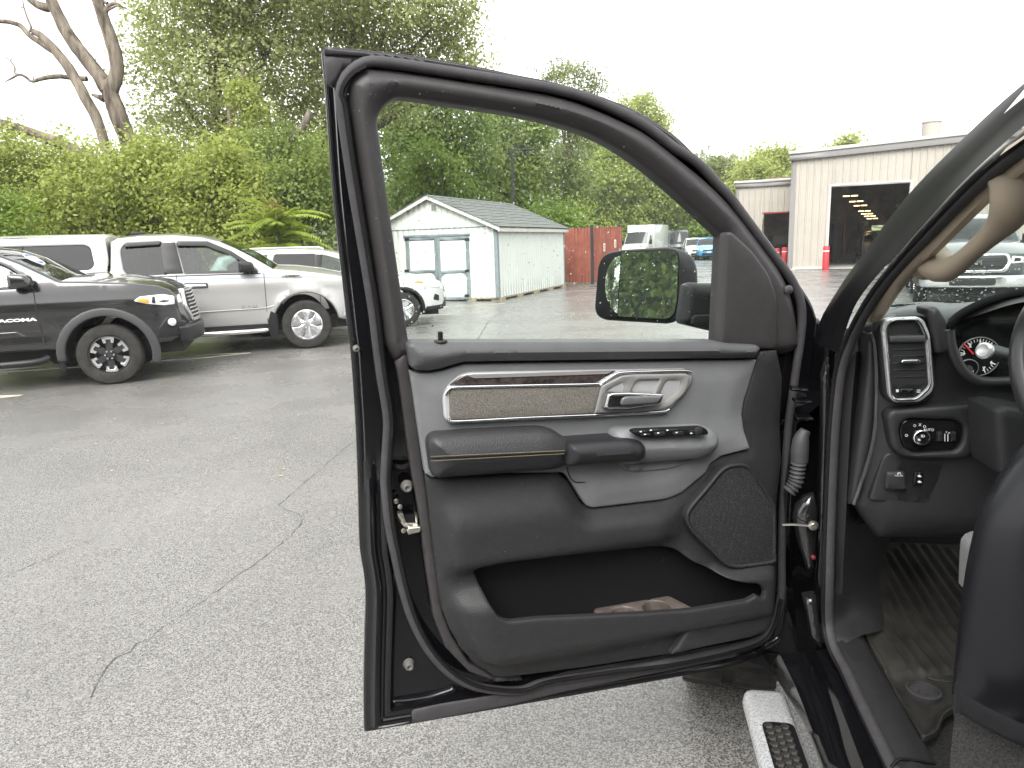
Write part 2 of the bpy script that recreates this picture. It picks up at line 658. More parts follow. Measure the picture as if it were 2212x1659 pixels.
_t.links.new(_co.outputs['Object'], _n2.inputs['Vector'])
_m2 = _t.nodes.new('ShaderNodeMapRange'); _m2.inputs['From Min'].default_value, _m2.inputs['From Max'].default_value = .35, .65
_m2.inputs['To Min'].default_value, _m2.inputs['To Max'].default_value = .15, .36
_t.links.new(_n2.outputs[0], _m2.inputs[0]); _t.links.new(_m2.outputs[0], _b.inputs['Roughness'])
_bp = _t.nodes.new('ShaderNodeBump'); _bp.inputs['Strength'].default_value = .42; _bp.inputs['Distance'].default_value = .004
_t.links.new(_v.outputs['Distance'], _bp.inputs['Height'])
_t.links.new(_bp.outputs[0], _b.inputs['Normal'])
_b.inputs['Specular IOR Level'].default_value = .6
g = [(-300, -300), (300, -300), (300, 400), (-300, 400)]
ground = tag(obj('asphalt_lot', [(x, y, 0) for x, y in g], [(0, 1, 2, 3)], ASP, None, False), kind='structure')
# ================================================================== vegetation
LF1 = leaf_mat('leaf_cottonwood', (.165, .185, .062), (.30, .335, .115), (.48, .52, .25), .62)
LF2 = leaf_mat('leaf_honeysuckle', (.160, .195, .036), (.315, .370, .078), (.52, .56, .22), .58)
LF3 = leaf_mat('leaf_dark', (.100, .145, .034), (.195, .265, .060), (.34, .40, .11), .58)
LF4 = leaf_mat('leaf_lime', (.10, .16, .018), (.17, .25, .032), (.27, .35, .060), .45)
LF5 = leaf_mat('leaf_pine', (.09, .115, .032), (.155, .19, .052), (.24, .27, .08), .4)
BARK = mat('bark', (.085, .068, .052), .9, spec=.2, var=(5, .45, (.17, .145, .118)), bump=[('n', 14, .9, .04), ('n', 45, .5, .015)])
DEAD = mat('dead_wood', (.085, .064, .047), .85, spec=.2, var=(3.5, .5, (.25, .212, .168)), bump=[('n', 10, .8, .03), ('n', 40, .5, .01)])
# stretch the grain of the dead wood along its length
for _m in (DEAD, BARK):
    for _nd in list(_m.node_tree.nodes):
        if _nd.type == 'TEX_NOISE':
            _mp = _m.node_tree.nodes.new('ShaderNodeMapping'); _mp.inputs['Scale'].default_value = (1.6, 1.6, .25)
            _c0 = [n for n in _m.node_tree.nodes if n.type == 'TEX_COORD'][0]
            _m.node_tree.links.new(_c0.outputs['Object'], _mp.inputs[0]); _m.node_tree.links.new(_mp.outputs[0], _nd.inputs['Vector'])

def leaves(P, N, size, rs, aspect=.75):
    """leaf-sized folded diamonds at points P facing N"""
    n = len(P)
    N = N / np.maximum(np.linalg.norm(N, axis=1), 1e-6)[:, None]
    A = rs.normal(size=(n, 3)); A -= N * (A * N).sum(1)[:, None]
    A /= np.maximum(np.linalg.norm(A, axis=1), 1e-6)[:, None]
    B = np.cross(N, A)
    s = size * (.6 + .8 * rs.random(n))[:, None]
    V = np.stack([P - A * s * .5, P + B * s * .5 * aspect - N * s * .10 - A * s * .05, P + A * s * .55 - N * s * .12, P - B * s * .5 * aspect - N * s * .10 - A * s * .05], 1).reshape(-1, 3)
    return V, np.arange(4 * n).reshape(n, 4)

def crown_points(clumps, n, rs, tuft=.30, per=14, shell=.45):
    C = np.array([c[:3] for c in clumps]); R = np.array([c[3:6] for c in clumps])
    wgt = (R[:, 0] * R[:, 2]) ** 1.1; wgt /= wgt.sum()
    m = max(1, n // per)
    k = rs.choice(len(clumps), m, p=wgt)
    d = rs.normal(size=(m, 3)); d /= np.linalg.norm(d, axis=1)[:, None]
    rad = (shell + (1 - shell) * rs.random(m) ** .6) * (1 + .16 * rs.normal(size=m))
    tc_ = C[k] + d * R[k] * rad[:, None]
    P = np.repeat(tc_, per, 0) + rs.normal(size=(m * per, 3)) * tuft * np.array([1, 1, .7]) * np.repeat(.5 + rs.random(m), per)[:, None]
    N = np.repeat(d, per, 0) * .8 + rs.normal(size=(m * per, 3)) * .65 + np.array([0, 0, .55])
    return P, N

def tubes_vf(paths):
    V, Fc = [], []
    o = 0
    for pts, rad, sides in paths:
        P = cat_line(pts, max(4, 3 * len(pts)))
        R = np.interp(np.linspace(0, 1, len(P)), np.linspace(0, 1, len(rad)), rad)
        Tn = np.gradient(P, axis=0); Tn /= np.maximum(np.linalg.norm(Tn, axis=1), 1e-9)[:, None]
        ref = np.array([.31, .2, .93])
        for i in range(len(P)):
            s = np.cross(Tn[i], ref); s /= np.linalg.norm(s); q = np.cross(Tn[i], s)
            for j in range(sides):
                a = 2 * math.pi * j / sides
                V.append(P[i] + R[i] * (math.cos(a) * s + math.sin(a) * q) * (1 + .06 * math.sin(i * 1.7 + j * 2.1)))
        for i in range(len(P) - 1):
            for j in range(sides):
                Fc.append((o + i * sides + j, o + i * sides + (j + 1) % sides, o + (i + 1) * sides + (j + 1) % sides, o + (i + 1) * sides + j))
        Fc.append(tuple(o + (len(P) - 1) * sides + j for j in range(sides)))
        o += len(P) * sides
    return V, Fc

def tree(name, label, cat, base, clumps, n, size, lm, seed, trunk_r=.2, group=None, shell=.45, tuft=.30, lean=(0, 0), trunk=True, aspect=.75, nlimb=9):
    """thing: trunk, limbs, crown; clumps in world space, base on the ground"""
    rs = np.random.default_rng(seed)
    t = thing(name, label, cat, tuple(base), 0, group)
    b = np.array(base, float)
    C = np.array(clumps, float)
    top = C[:, :3].mean(0)
    top = top - b
    if trunk:
        hgt = top[2] + .3 * C[:, 5].max()
        tp = [np.array([0, 0, -.1]), np.array([top[0] * .15 + lean[0], top[1] * .15 + lean[1], hgt * .35]), np.array([top[0] * .6 + lean[0], top[1] * .6 + lean[1], hgt * .7]), np.array([top[0], top[1], hgt])]
        V, Fc = tubes_vf([(tp, [trunk_r * 1.25, trunk_r, trunk_r * .6, trunk_r * .2], 9)])
        obj('trunk', V, Fc, BARK, t)
        sp = cat_line(tp, 20)
        paths = []
        for c in C[rs.permutation(len(C))[:nlimb]]:
            e = c[:3] - b
            i = int(np.clip(np.searchsorted(sp[:, 2], e[2] * .55), 3, 17))
            s = sp[i]
            mid = (s + e) / 2 + rs.normal(size=3) * .15 - np.array([0, 0, .1])
            paths.append(([s, mid, e], [trunk_r * .42, trunk_r * .25, trunk_r * .08], 6))
        V, Fc = tubes_vf(paths)
        obj('limbs', V, Fc, BARK, t)
    P, N = crown_points([tuple(c[:3] - b) + tuple(c[3:6]) for c in C], n, rs, tuft=tuft, shell=shell)
    ok = P[:, 2] > .05
    V, Fq = leaves(P[ok], N[ok], size, rs, aspect)
    obj('crown', V, Fq, lm, t, smooth=False)
    return t

def pxcl(pts, Y, dy=1.2, seed=0, squash=.9):
    """clumps measured in the picture, stood at their real distance with depth of their own"""
    rs = np.random.default_rng(seed)
    out = []
    for x, y, r in pts:
        c = at_y(x, y, Y + rs.uniform(-dy, dy))
        R = r / F * np.linalg.norm(c - CAM)
        out.append((c[0], c[1], c[2], R, R * 1.15, R * squash))
    return out

def base_at(x, Y):
    p = at_y(x, 560, Y)
    return (p[0], Y, 0.0)

# --- the tall trees behind the parked cars
tree('cottonwood_tree', 'tall broad cottonwood filling the sky left of the open door', 'tree', base_at(500, 25),
     pxcl([(335, 20, 62), (325, 95, 45), (322, 165, 40), (335, 235, 42), (400, 40, 80), (395, 130, 60), (400, 210, 60), (470, -20, 90), (480, 80, 80), (470, 170, 75), (450, 260, 65),
           (550, 20, 90), (560, 120, 80), (550, 215, 75), (560, 300, 65), (630, -30, 90), (480, -120, 110), (600, -130, 110), (380, 300, 50), (520, 350, 60), (335, 295, 46), (425, 335, 58), (480, 400, 60), (360, 350, 50), (600, 380, 60)], 25, 1.6, 1),
     44000, .115, LF1, 1, .33, 'tall trees behind the parked cars', shell=.5)
tree('cottonwood_tree', 'tall cottonwood rising behind the top corner of the open door frame', 'tree', base_at(660, 28),
     pxcl([(650, 60, 80), (640, 160, 75), (650, 250, 75), (640, 340, 70), (730, 0, 85), (740, 90, 75), (720, 190, 75), (700, 290, 65), (820, 10, 80), (820, 90, 65), (800, 170, 65), (900, -10, 75),
           (905, 65, 60), (880, 140, 60), (960, 30, 55), (985, 85, 45), (960, 130, 50), (1010, 120, 32), (1040, 132, 22), (1010, 20, 28), (690, 390, 70), (800, -100, 110), (930, -80, 60), (1000, 62, 30), (860, 220, 60)], 28, 1.8, 2),
     41000, .128, LF1, 2, .38, 'tall trees behind the parked cars', shell=.5, lean=(-.6, 0))
# --- shrubs in front
shr = 'leafy shrubs along the edge of the lot'
for i, (lab, bx, pts, Y, n, m_) in enumerate((
    ('yellow green shrub at the far left edge, above the black pickup cab', 20, [(-30, 400, 60), (20, 330, 45), (10, 440, 60), (60, 380, 50), (70, 450, 60), (15, 285, 26), (45, 300, 22), (-40, 330, 50), (20, 500, 60)], 20.5, 15000, LF2),
    ('shrub under the low dead limb at the left, behind the white camper cap', 160, [(120, 350, 42), (150, 420, 60), (185, 365, 45), (110, 460, 60), (200, 440, 60), (130, 300, 20), (190, 320, 22), (170, 490, 60), (235, 390, 40)], 20, 16000, LF2),
    ('large pale flowering shrub at the foot of the dead tree', 300, [(270, 345, 40), (310, 350, 50), (270, 420, 65), (340, 410, 65), (370, 350, 45), (300, 480, 65), (250, 480, 55), (330, 310, 30), (390, 450, 60)], 19.5, 20000, LF2),
    ('tall shrub with light new growth behind the silver pickup roof', 450, [(430, 400, 55), (470, 350, 45), (490, 430, 60), (420, 470, 60), (520, 385, 45), (545, 450, 55), (480, 490, 60), (500, 330, 26), (470, 315, 22)], 19, 19000, LF2),
    ('dark climbing shrub beside the fern leaved sumac', 620, [(590, 400, 60), (640, 360, 55), (650, 440, 60), (580, 470, 60), (700, 400, 55), (720, 470, 60), (560, 330, 45), (610, 300, 40), (690, 330, 50), (750, 430, 60)], 21, 21000, LF3))):
    pts = pts + [(bx - 60, 570, 62), (bx + 5, 580, 62), (bx + 65, 575, 62), (bx + 20, 530, 60)]
    tree('shrub', lab, 'shrub', base_at(bx, Y), pxcl(pts, Y, .8, 30 + i), int(n * 1.15), .095, m_, 40 + i, .05, shr, shell=.35, tuft=.22, nlimb=7)
for i, (lab, bx, m_) in enumerate((('darker back row shrub at the far left edge, above the black pickup', -10, LF3), ('darker back row shrub right behind the low dead limb', 150, LF3), ('darker back row shrub filling the foot of the forked dead tree', 320, LF1), ('darker back row shrub under the middle of the cottonwood', 470, LF3))):
    pts = [(bx - 60, 400, 60), (bx, 380 - 20 * (i % 2), 55), (bx + 60, 395, 60), (bx - 40, 470, 70), (bx + 40, 470, 70), (bx, 540, 75), (bx - 75, 540, 75), (bx + 75, 545, 75)]
    tree('shrub', lab, 'shrub', base_at(bx, 23.6), pxcl(pts, 23.6, .7, 300 + i), 13000, .12, m_, 310 + i, .05, 'back row of shrubs', shell=.2, tuft=.28, nlimb=6)
tree('sapling', 'bright lime green sapling at the left edge, behind the black pickup', 'sapling', base_at(10, 17), pxcl([(10, 450, 30), (40, 440, 22), (0, 490, 34), (35, 480, 26), (60, 455, 12), (45, 500, 24), (-20, 460, 30)], 17, .4, 5), 2600, .11, LF4, 50, .03, None, shell=.2, tuft=.2, aspect=.4, nlimb=5)

# --- dead tree: two stems and bare limbs
dY = 22.5
def q3(pts, Y=dY, dz=0):
    return [at_y(*Q0(p)[0], Y + dz * i) for i, p in enumerate(pts)]
def rr_(px_):
    return [v * .375 / F * (dY * 1.0) / 2 * 1.0 for v in px_]
dead = thing('dead_tree', 'bare dead tree with forked grey trunk leaning against the sky', 'tree', base_at(330, dY))
db = np.array(dead.location)
dparts = [('trunk', [([(900, 1400), (860, 1150), (790, 920), (730, 790), (680, 660), (635, 540), (612, 470)], [120, 112, 105, 100, 92, 92, 80])]),
          ('limb', [([(625, 520), (560, 420), (480, 320), (400, 210), (345, 110), (295, 0), (240, -120)], [86, 74, 72, 68, 62, 56, 40])]),
          ('limb', [([(640, 520), (672, 420), (668, 330), (630, 200), (590, 90), (555, -20), (520, -140)], [80, 70, 72, 68, 60, 54, 40])]),
          ('limb', [([(310, 40), (250, 40), (190, 10), (130, -40)], [50, 44, 36, 20])]),
          ('branch', [([(600, 95), (615, 50), (650, 20), (690, 25), (705, 45)], [28, 26, 20, 14, 6]), ([(612, 62), (650, 42), (685, 32), (740, 55)], [18, 14, 10, 6]), ([(620, 20), (600, 10), (595, -10)], [20, 14, 8])]),
          ('branch', [([(500, 455), (400, 446), (330, 440), (240, 452), (185, 470), (150, 445), (110, 428), (70, 450), (20, 476)], [28, 26, 24, 26, 24, 16, 14, 12, 3]), ([(110, 430), (85, 420), (85, 390), (60, 350), (30, 330), (0, 322)], [12, 10, 9, 8, 6, 3]), ([(60, 355), (68, 330), (75, 320)], [6, 5, 2]), ([(192, 462), (194, 430), (191, 412)], [8, 4, 2])]),
          ('branch', [([(600, 570), (560, 555), (530, 545)], [40, 26, 14])])]
for nm, ps in dparts:
    V, Fc = tubes_vf([([p - db for p in q3(a, dY)], rr_(b), 10) for a, b in ps])
    obj(nm, V, Fc, DEAD, dead)
dead2 = thing('dead_tree', 'slimmer dead stem curving up left in front of the forked dead tree', 'tree', base_at(310, 21.3))
db = np.array(dead2.location)
for nm, ps in [('trunk', [([(740, 1420), (720, 1130), (690, 1040), (640, 930), (600, 820), (560, 690), (490, 560), (420, 430), (350, 330), (270, 240), (215, 190), (190, 180)], [60, 58, 56, 54, 52, 50, 52, 54, 52, 50, 44, 30])]),
               ('branch', [([(300, 290), (230, 245), (165, 200), (120, 150), (60, 128), (0, 122), (-60, 118)], [34, 28, 26, 24, 22, 22, 18]), ([(160, 195), (180, 160), (160, 110), (140, 50), (130, 0)], [12, 10, 9, 8, 6]), ([(140, 50), (125, 40), (118, 55)], [6, 5, 2])]),
               ('limb', [([(640, 990), (560, 945), (470, 890), (370, 835), (230, 785), (110, 745), (0, 712), (-120, 680)], [40, 52, 56, 58, 56, 52, 50, 40])])]:
    V, Fc = tubes_vf([([p - db for p in q3(a, 21.3)], rr_(b), 10) for a, b in ps])
    obj(nm, V, Fc, DEAD if nm != 'limb' else mat('dark_dead_wood', (.075, .055, .042), .85, var=(4, .4, (.2, .16, .125)), bump=[('n', 12, .8, .03)]), dead2)
# grey stub trunks showing through the cottonwood
stub = thing('tree_stub', 'pale broken trunk wrapped in leaves in the middle of the cottonwood', 'tree', base_at(495, 23))
db = np.array(stub.location)
V, Fc = tubes_vf([([p - db for p in q3([(1330, 1500), (1325, 1000), (1325, 780), (1325, 620), (1305, 480)], 23)], rr_([46, 40, 38, 34, 20]), 8), ([p - db for p in q3([(1370, 620), (1390, 480), (1398, 390)], 23.2)], rr_([30, 24, 12]), 7)])
obj('trunk', V, Fc, DEAD, stub)
rs_ = np.random.default_rng(77)
pc = pxcl([(520, 200, 28), (545, 240, 30), (515, 300, 28), (555, 310, 34), (535, 360, 34), (565, 390, 34), (500, 380, 26), (575, 440, 34)], 22.6, .4, 3)
P, N = crown_points([tuple(np.array(c[:3]) - db) + tuple(c[3:6]) for c in pc], 8500, rs_, tuft=.16, shell=.3)
V, Fq = leaves(P, N, .09, rs_)
obj('ivy', V, Fq, LF2, stub, smooth=False)
lt = thing('leaning_trunk', 'dark leaning trunk behind the sumac, half hidden by leaves', 'tree', base_at(590, 22))
db = np.array(lt.location)
V, Fc = tubes_vf([([p - db for p in q3([(1570, 1400), (1590, 1060), (1610, 940), (1660, 830), (1740, 740), (1790, 640)], 22)], rr_([80, 72, 70, 60, 50, 34]), 9)])
obj('trunk', V, Fc, BARK, lt)

# --- sumac with feathered fronds
SUM = leaf_mat('leaf_sumac', (.14, .20, .022), (.23, .30, .040), (.36, .40, .075), .5)
SUMR = leaf_mat('leaf_sumac_red', (.16, .13, .03), (.24, .16, .05), (.34, .20, .08), .4)
def sumac(label, bx, by, Y, n, L0, seed, group):
    rs = np.random.default_rng(seed)
    b = base_at(bx, Y)
    t = thing('sumac', label, 'sumac', b, 0, group)
    topz = at_y(bx, by, Y)[2]
    V, Fc = tubes_vf([([np.array([0, 0, -.1]), np.array([.05, 0, topz * .5]), np.array([0, 0, topz])], [.05, .04, .025], 7)])
    obj('stem', V, Fc, BARK, t)
    for i in range(n):
        az = i * 2.4 + rs.uniform(-.3, .3)
        el = rs.uniform(.15, 1.3)
        L = L0 * rs.uniform(.75, 1.15)
        s = np.array([0, 0, topz * rs.uniform(.72, 1.0)])
        hd = np.array([math.cos(az), math.sin(az), 0])
        pts = [s + hd * L * u * math.cos(el) + np.array([0, 0, L * (u * math.sin(el) - .42 * u * u)]) for u in np.linspace(0, 1, 20)]
        pts = np.array(pts)
        VV, FF = [], []
        side = np.cross(hd, [0, 0, 1])
        for k in range(2, 20):
            tdir = pts[k] - pts[k - 1]; tdir /= np.linalg.norm(tdir)
            for sg in (-1, 1):
                ll = .24 * L0 / 1.1 * (1 - .55 * (k / 20) ** 2) * rs.uniform(.85, 1.1)
                ld = side * sg * .85 + tdir * .45 + np.array([0, 0, -.28]); ld /= np.linalg.norm(ld)
                wd = np.cross(ld, [0, 0, 1]); wd /= np.linalg.norm(wd)
                p = pts[k]
                o = len(VV)
                VV += [p, p + ld * ll * .35 + wd * ll * .17, p + ld * ll + np.array([0, 0, -ll * .12]), p + ld * ll * .35 - wd * ll * .17]
                FF.append((o, o + 1, o + 2, o + 3))
        o = len(VV)
        for k in range(20):
            VV += [pts[k] + side * .006, pts[k] - side * .006]
        FF += [(o + 2 * k, o + 2 * k + 1, o + 2 * k + 3, o + 2 * k + 2) for k in range(19)]
        obj('frond', VV, FF, SUMR if (el > 1.0 and rs.random() < .35) else SUM, t, smooth=False)
    return t
sumac('feathery yellow green sumac with reddish tips behind the silver pickup hood', 606, 468, 16.2, 34, 1.2, 5, 'sumac bushes')
sumac('small sumac tuft just behind the white camper cap', 232, 500, 17, 10, .55, 8, 'sumac bushes')

# --- trees beyond the shed
far = 'trees beyond the shed'
for i, (lab, bx, pts, Y, n, sz, m_) in enumerate((
    ('dark broad tree directly behind the shed gable', 900, [(850, 260, 60), (930, 260, 60), (880, 330, 60), (960, 330, 60), (1010, 270, 55), (900, 410, 60), (1000, 390, 60), (850, 440, 55), (960, 450, 60), (1040, 330, 45), (870, 200, 50), (950, 190, 50), (1040, 440, 50)], 38, 34000, .17, LF3),
    ('lime green maple over the left slope of the shed roof', 930, [(920, 345, 34), (950, 370, 34), (915, 390, 30), (970, 400, 32), (1000, 420, 26), (940, 415, 30), (900, 360, 24), (980, 365, 22)], 34, 9000, .15, LF4),
    ('thin dark tree behind the lamp post', 1110, [(1080, 260, 40), (1100, 310, 45), (1130, 360, 48), (1080, 390, 45), (1120, 440, 50), (1070, 210, 30), (1150, 290, 36), (1060, 455, 40)], 42, 16000, .20, LF3),
    ('tall airy pine whose top stands above the door frame', 1220, [(1190, 165, 20), (1215, 150, 22), (1245, 150, 22), (1240, 180, 20), (1275, 165, 20), (1290, 185, 18), (1200, 200, 28), (1270, 200, 22), (1225, 240, 40), (1180, 280, 42), (1255, 290, 40), (1215, 350, 48), (1180, 400, 45), (1250, 400, 45)], 46, 15000, .21, LF5),
    ('broad leafy tree right of the lamp post, above the red fence', 1300, [(1280, 290, 44), (1320, 320, 46), (1290, 380, 50), (1350, 380, 48), (1310, 440, 50), (1250, 450, 45), (1370, 440, 48), (1330, 480, 45), (1230, 390, 36), (1290, 510, 45), (1370, 510, 45)], 72, 30000, .25, LF2),
    ('tree with a ragged crown standing above the curved front of the door frame', 1400, [(1350, 230, 18), (1385, 220, 22), (1405, 245, 24), (1430, 258, 18), (1390, 280, 32), (1420, 300, 34), (1380, 340, 44), (1430, 360, 46), (1400, 420, 50), (1450, 430, 46), (1420, 480, 46), (1360, 300, 28), (1430, 520, 40)], 76, 26000, .26, LF2),
    ('pale green tree above the far row of cars', 1500, [(1470, 420, 36), (1500, 460, 36), (1530, 470, 30), (1480, 500, 40), (1540, 500, 32), (1510, 420, 24), (1450, 480, 36), (1480, 540, 30)], 80, 16000, .28, LF4),
    ('bright round bush at the foot of the far trees', 1525, [(1510, 500, 24), (1540, 505, 24), (1530, 530, 26), (1500, 528, 24), (1555, 530, 22)], 73, 6000, .30, LF4),
    ('small leafy bush between the shed roof and the red fence', 1190, [(1170, 470, 22), (1200, 465, 24), (1225, 475, 22), (1180, 495, 24), (1215, 500, 24)], 32.5, 6000, .13, LF4))):
    tree('tree', lab, 'tree', base_at(bx, Y), pxcl(pts, Y, 1.5, 60 + i), n, sz, m_, 70 + i, .22 if i not in (1, 7, 8) else .1, far, shell=.35 if i != 3 else .15, tuft=.45 if i != 3 else .4, aspect=.75 if i != 3 else .35)
for i, (lab, bx, pts, Y, n, sz, m_) in enumerate((
    ('olive green tree left of the workshop roofs', 1560, [(1545, 365, 20), (1570, 372, 22), (1550, 400, 28), (1580, 405, 26), (1535, 430, 30), (1570, 440, 30), (1600, 430, 26), (1555, 360, 12)], 75, 14000, .26, LF5),
    ('bright tree standing just behind the low workshop wing', 1650, [(1620, 365, 20), (1650, 345, 22), (1680, 345, 22), (1640, 380, 28), (1690, 370, 26), (1670, 400, 30), (1610, 400, 26), (1700, 335, 14), (1700, 400, 26)], 66, 18000, .23, LF2),
    ('tree top just showing over the tall workshop roof', 1840, [(1815, 312, 8), (1830, 306, 10), (1845, 312, 8), (1830, 330, 24)], 90, 2500, .4, LF2))):
    tree('tree', lab, 'tree', base_at(bx, Y), pxcl(pts, Y, 2, 90 + i), n, sz, m_, 95 + i, .25, 'trees beyond the workshop', shell=.35, tuft=.6)
# wooded hill far behind
HV, HQ = [], []
hx = np.linspace(-200, 330, 60)
rs_ = np.random.default_rng(9)
hz = 26 + 10 * np.sin(hx * .012 + 1.2) + 5 * np.sin(hx * .045)
hill_v, hill_f = [], []
for k, (yy, zz) in enumerate(((205, 0), (225, .45), (255, .8), (300, 1.0), (340, .8))):
    for j in range(60):
        hill_v.append((hx[j], yy + 6 * math.sin(j), -0.5 + hz[j] * zz + (rs_.normal() * 1.0 if zz else 0)))
for k in range(4):
    for j in range(59):
        hill_f.append((k * 60 + j, k * 60 + j + 1, k * 60 + 61 + j, k * 60 + 60 + j))
hill = tag(obj('hill', hill_v, hill_f, mat('hill_woods', (.03, .05, .018), .9, var=(.12, .4), spec=.1), None), kind='structure')
m_ = 22000
u = rs_.random(m_) * 58.9; v = rs_.random(m_) * 2.99
i0, k0 = u.astype(int), v.astype(int)
HVv = np.array(hill_v).reshape(5, 60, 3)
P = HVv[k0, i0] * (1 - (u - i0))[:, None] + HVv[k0, i0 + 1] * (u - i0)[:, None]
P2 = HVv[k0 + 1, i0] * (1 - (u - i0))[:, None] + HVv[k0 + 1, i0 + 1] * (u - i0)[:, None]
P = P * (1 - (v - k0))[:, None] + P2 * (v - k0)[:, None] + rs_.normal(size=(m_, 3)) * np.array([.5, .5, 1.2])
V, Fq = leaves(P, rs_.normal(size=(m_, 3)) + np.array([0, -.6, .8]), 2.0, rs_)
tag(obj('hillside_wood', V, Fq, LF5, None, False), 'far wooded hillside above the workshop', 'wood', kind='stuff')
# --- trees behind the viewer: what the door mirror and the black paint reflect
rear = ['dense tree behind the viewer, leftmost of the row the door mirror reflects', 'cottonwood behind the viewer, second from the left of the mirrored row', 'dark tree behind the viewer, third of the mirrored row',
        'tall cottonwood behind the viewer, fourth of the mirrored row', 'dark tree behind the viewer, fifth of the mirrored row', 'cottonwood behind the viewer, sixth of the mirrored row', 'dense tree behind the viewer, rightmost of the mirrored row']
for i, (x, y, h_, m_) in enumerate(((-27, -25, 10, LF3), (-20, -26, 12, LF1), (-13.5, -24, 11, LF3), (-8.5, -25, 12, LF3), (-3.5, -24, 11, LF3), (3, -26, 12, LF1), (10, -26, 11, LF3))):
    rs2 = np.random.default_rng(200 + i)
    cl = []
    for k in range(26):
        a = rs2.uniform(0, 6.28); rr = rs2.uniform(0, 3.2); zz = .6 + (h_ - 2) * k / 25
        s_ = 1.4 + .7 * rs2.random()
        cl.append((x + rr * math.cos(a), y + rr * math.sin(a), zz, s_, s_, s_ * .85))
    tree('tree', rear[i], 'tree', (x, y, 0), cl, 20000, .26, m_, 220 + i, .2, 'trees behind the viewer', shell=.3, tuft=.3)
# ================================================================== markings, cracks, litter
PNT = mat('worn_paint', (.42, .39, .32), .6, var=(6, .3, (.48, .455, .39)), bump=[('n', 90, .4, .003)])
def strip(name, pts, wd, m, z=.004, par=None):
    P = [np.array(p[:2]) for p in pts]
    V = []
    for i, p in enumerate(P):
        t = P[min(i + 1, len(P) - 1)] - P[max(i - 1, 0)]
        t = t / np.linalg.norm(t); nn = np.array([-t[1], t[0]])
        w_ = wd[i] if isinstance(wd, (list, np.ndarray)) else wd
        V += [(*(p + nn * w_ / 2), z), (*(p - nn * w_ / 2), z)]
    return obj(name, V, [(2 * i, 2 * i + 1, 2 * i + 3, 2 * i + 2) for i in range(len(P) - 1)], m, par, False)
HD = np.array([.951, .309]); HN = np.array([-.309, .951])
def park_line(nose, L=5.6):
    """hairpin stall divider: two parallel lines that meet in a point at the aisle"""
    n = np.array(nose[:2])
    a = n - HD * .55 + HN * .17; b = n - HD * .55 - HN * .17
    for s_, e_ in ((a - HD * L, a), (b - HD * L, b)):
        strip('bay_line', [s_, e_], .10, PNT, .004, ground)
    strip('bay_line', [a - HD * .03, n], .10, PNT, .0055, ground)
    strip('bay_line', [b - HD * .03, n], .10, PNT, .007, ground)
for nz_ in (gz(541, 763), gz(46, 855), gz(985, 679), gz(1092, 656)):
    park_line(nz_)
CRK = mat('crack_tar', (.022, .021, .020), .7)
def crack(px, w0, seed):
    rs = np.random.default_rng(seed)
    P = np.array([gz(x, y)[:2] for x, y in px])
    L = cat_line(np.c_[P, np.zeros(len(P))], 70)[:, :2]
    L += rs.normal(size=L.shape) * .006
    return strip('crack', L, list(w0 * (.2 + 1.3 * rs.random(70) ** 1.5)), CRK, .003, ground)
crack([(770, 948), (720, 990), (660, 1042), (616, 1078), (606, 1094), (648, 1112), (650, 1132), (610, 1172), (520, 1240), (410, 1318), (320, 1380), (250, 1425), (215, 1470), (190, 1530)], .0038, 1)
crack([(0, 1250), (60, 1225), (130, 1195), (200, 1165)], .003, 2)
crack([(360, 840), (330, 848), (250, 856)], .006, 3)
crack([(1030, 736), (1060, 690), (1090, 672)], .01, 4)
LIT = mat('fallen_leaf', (.42, .30, .07), .7, var=(3, .4))
V, Fc = [], []
rs_ = np.random.default_rng(21)
for _ in range(60):
    x, y = rs_.uniform(0, 770), 790 + 250 * rs_.random() ** 2.2
    p = gz(x, y); a = rs_.uniform(0, 6.28); s_ = rs_.uniform(.006, .014)
    o = len(V)
    for k in range(5):
        V.append((p[0] + s_ * math.cos(a + k * 1.257) * (1 if k != 0 else 1.6), p[1] + s_ * .7 * math.sin(a + k * 1.257), .006 + .003 * rs_.random()))
    Fc.append(tuple(o + k for k in range(5)))
tag(obj('leaf_litter', V, Fc, LIT, None, False), 'scattered small yellow leaves on the wet asphalt', 'leaves', kind='stuff')
# verge under the trees
VRG = mat('verge_grass', (.05, .075, .022), .9, var=(2, .5), spec=.1, bump=[('n', 20, .8, .05)])
vg = [at_y(-900, 560, 16.5), at_y(300, 560, 17.0), at_y(700, 560, 18.2), at_y(980, 560, 27.5), at_y(1260, 560, 31.5), at_y(1420, 560, 70), at_y(1540, 560, 100), at_y(1400, 560, 220), at_y(-900, 560, 220)]
tag(obj('grass_verge', [(p[0], p[1], .02) for p in vg], [tuple(range(len(vg)))], VRG, None, False), kind='structure')

# ================================================================== shed
SW = mat('shed_white_siding', (.60, .615, .585), .7, var=(1.2, .05), bump=[('n', 30, .2, .004)])
STR = mat('shed_grey_trim', (.17, .20, .215), .6, var=(4, .2))
SWT = mat('shed_white_trim', (.55, .545, .51), .6, var=(5, .1))
SHG = mat('grey_shingle', (.13, .135, .131), .85, var=(6, .35), bump=[('n', 60, .5, .01)])
WSK = mat('weathered_wood', (.30, .25, .17), .8, var=(5, .3))
BKI = mat('black_iron', (.012, .012, .013), .5)
c0 = np.array([-.30, 21.1, 0]); sx = np.array([.923, -.384, 0]); sd = np.array([.384, .923, 0])
shed = thing('shed', 'white garden shed with grey shingle roof and grey trimmed double doors', 'shed', tuple(c0))
WD, LN, WH, AP, FL = 4.34, 6.28, 2.17, 3.10, .10
SFr = Fr(c0, sx, UP0 if False else np.array([0, 0, 1.0]), -sd)        # front face, a<=0 to the left
SSd = Fr(c0, sd, np.array([0, 0, 1.0]), sx)                            # long side, a>=0 away
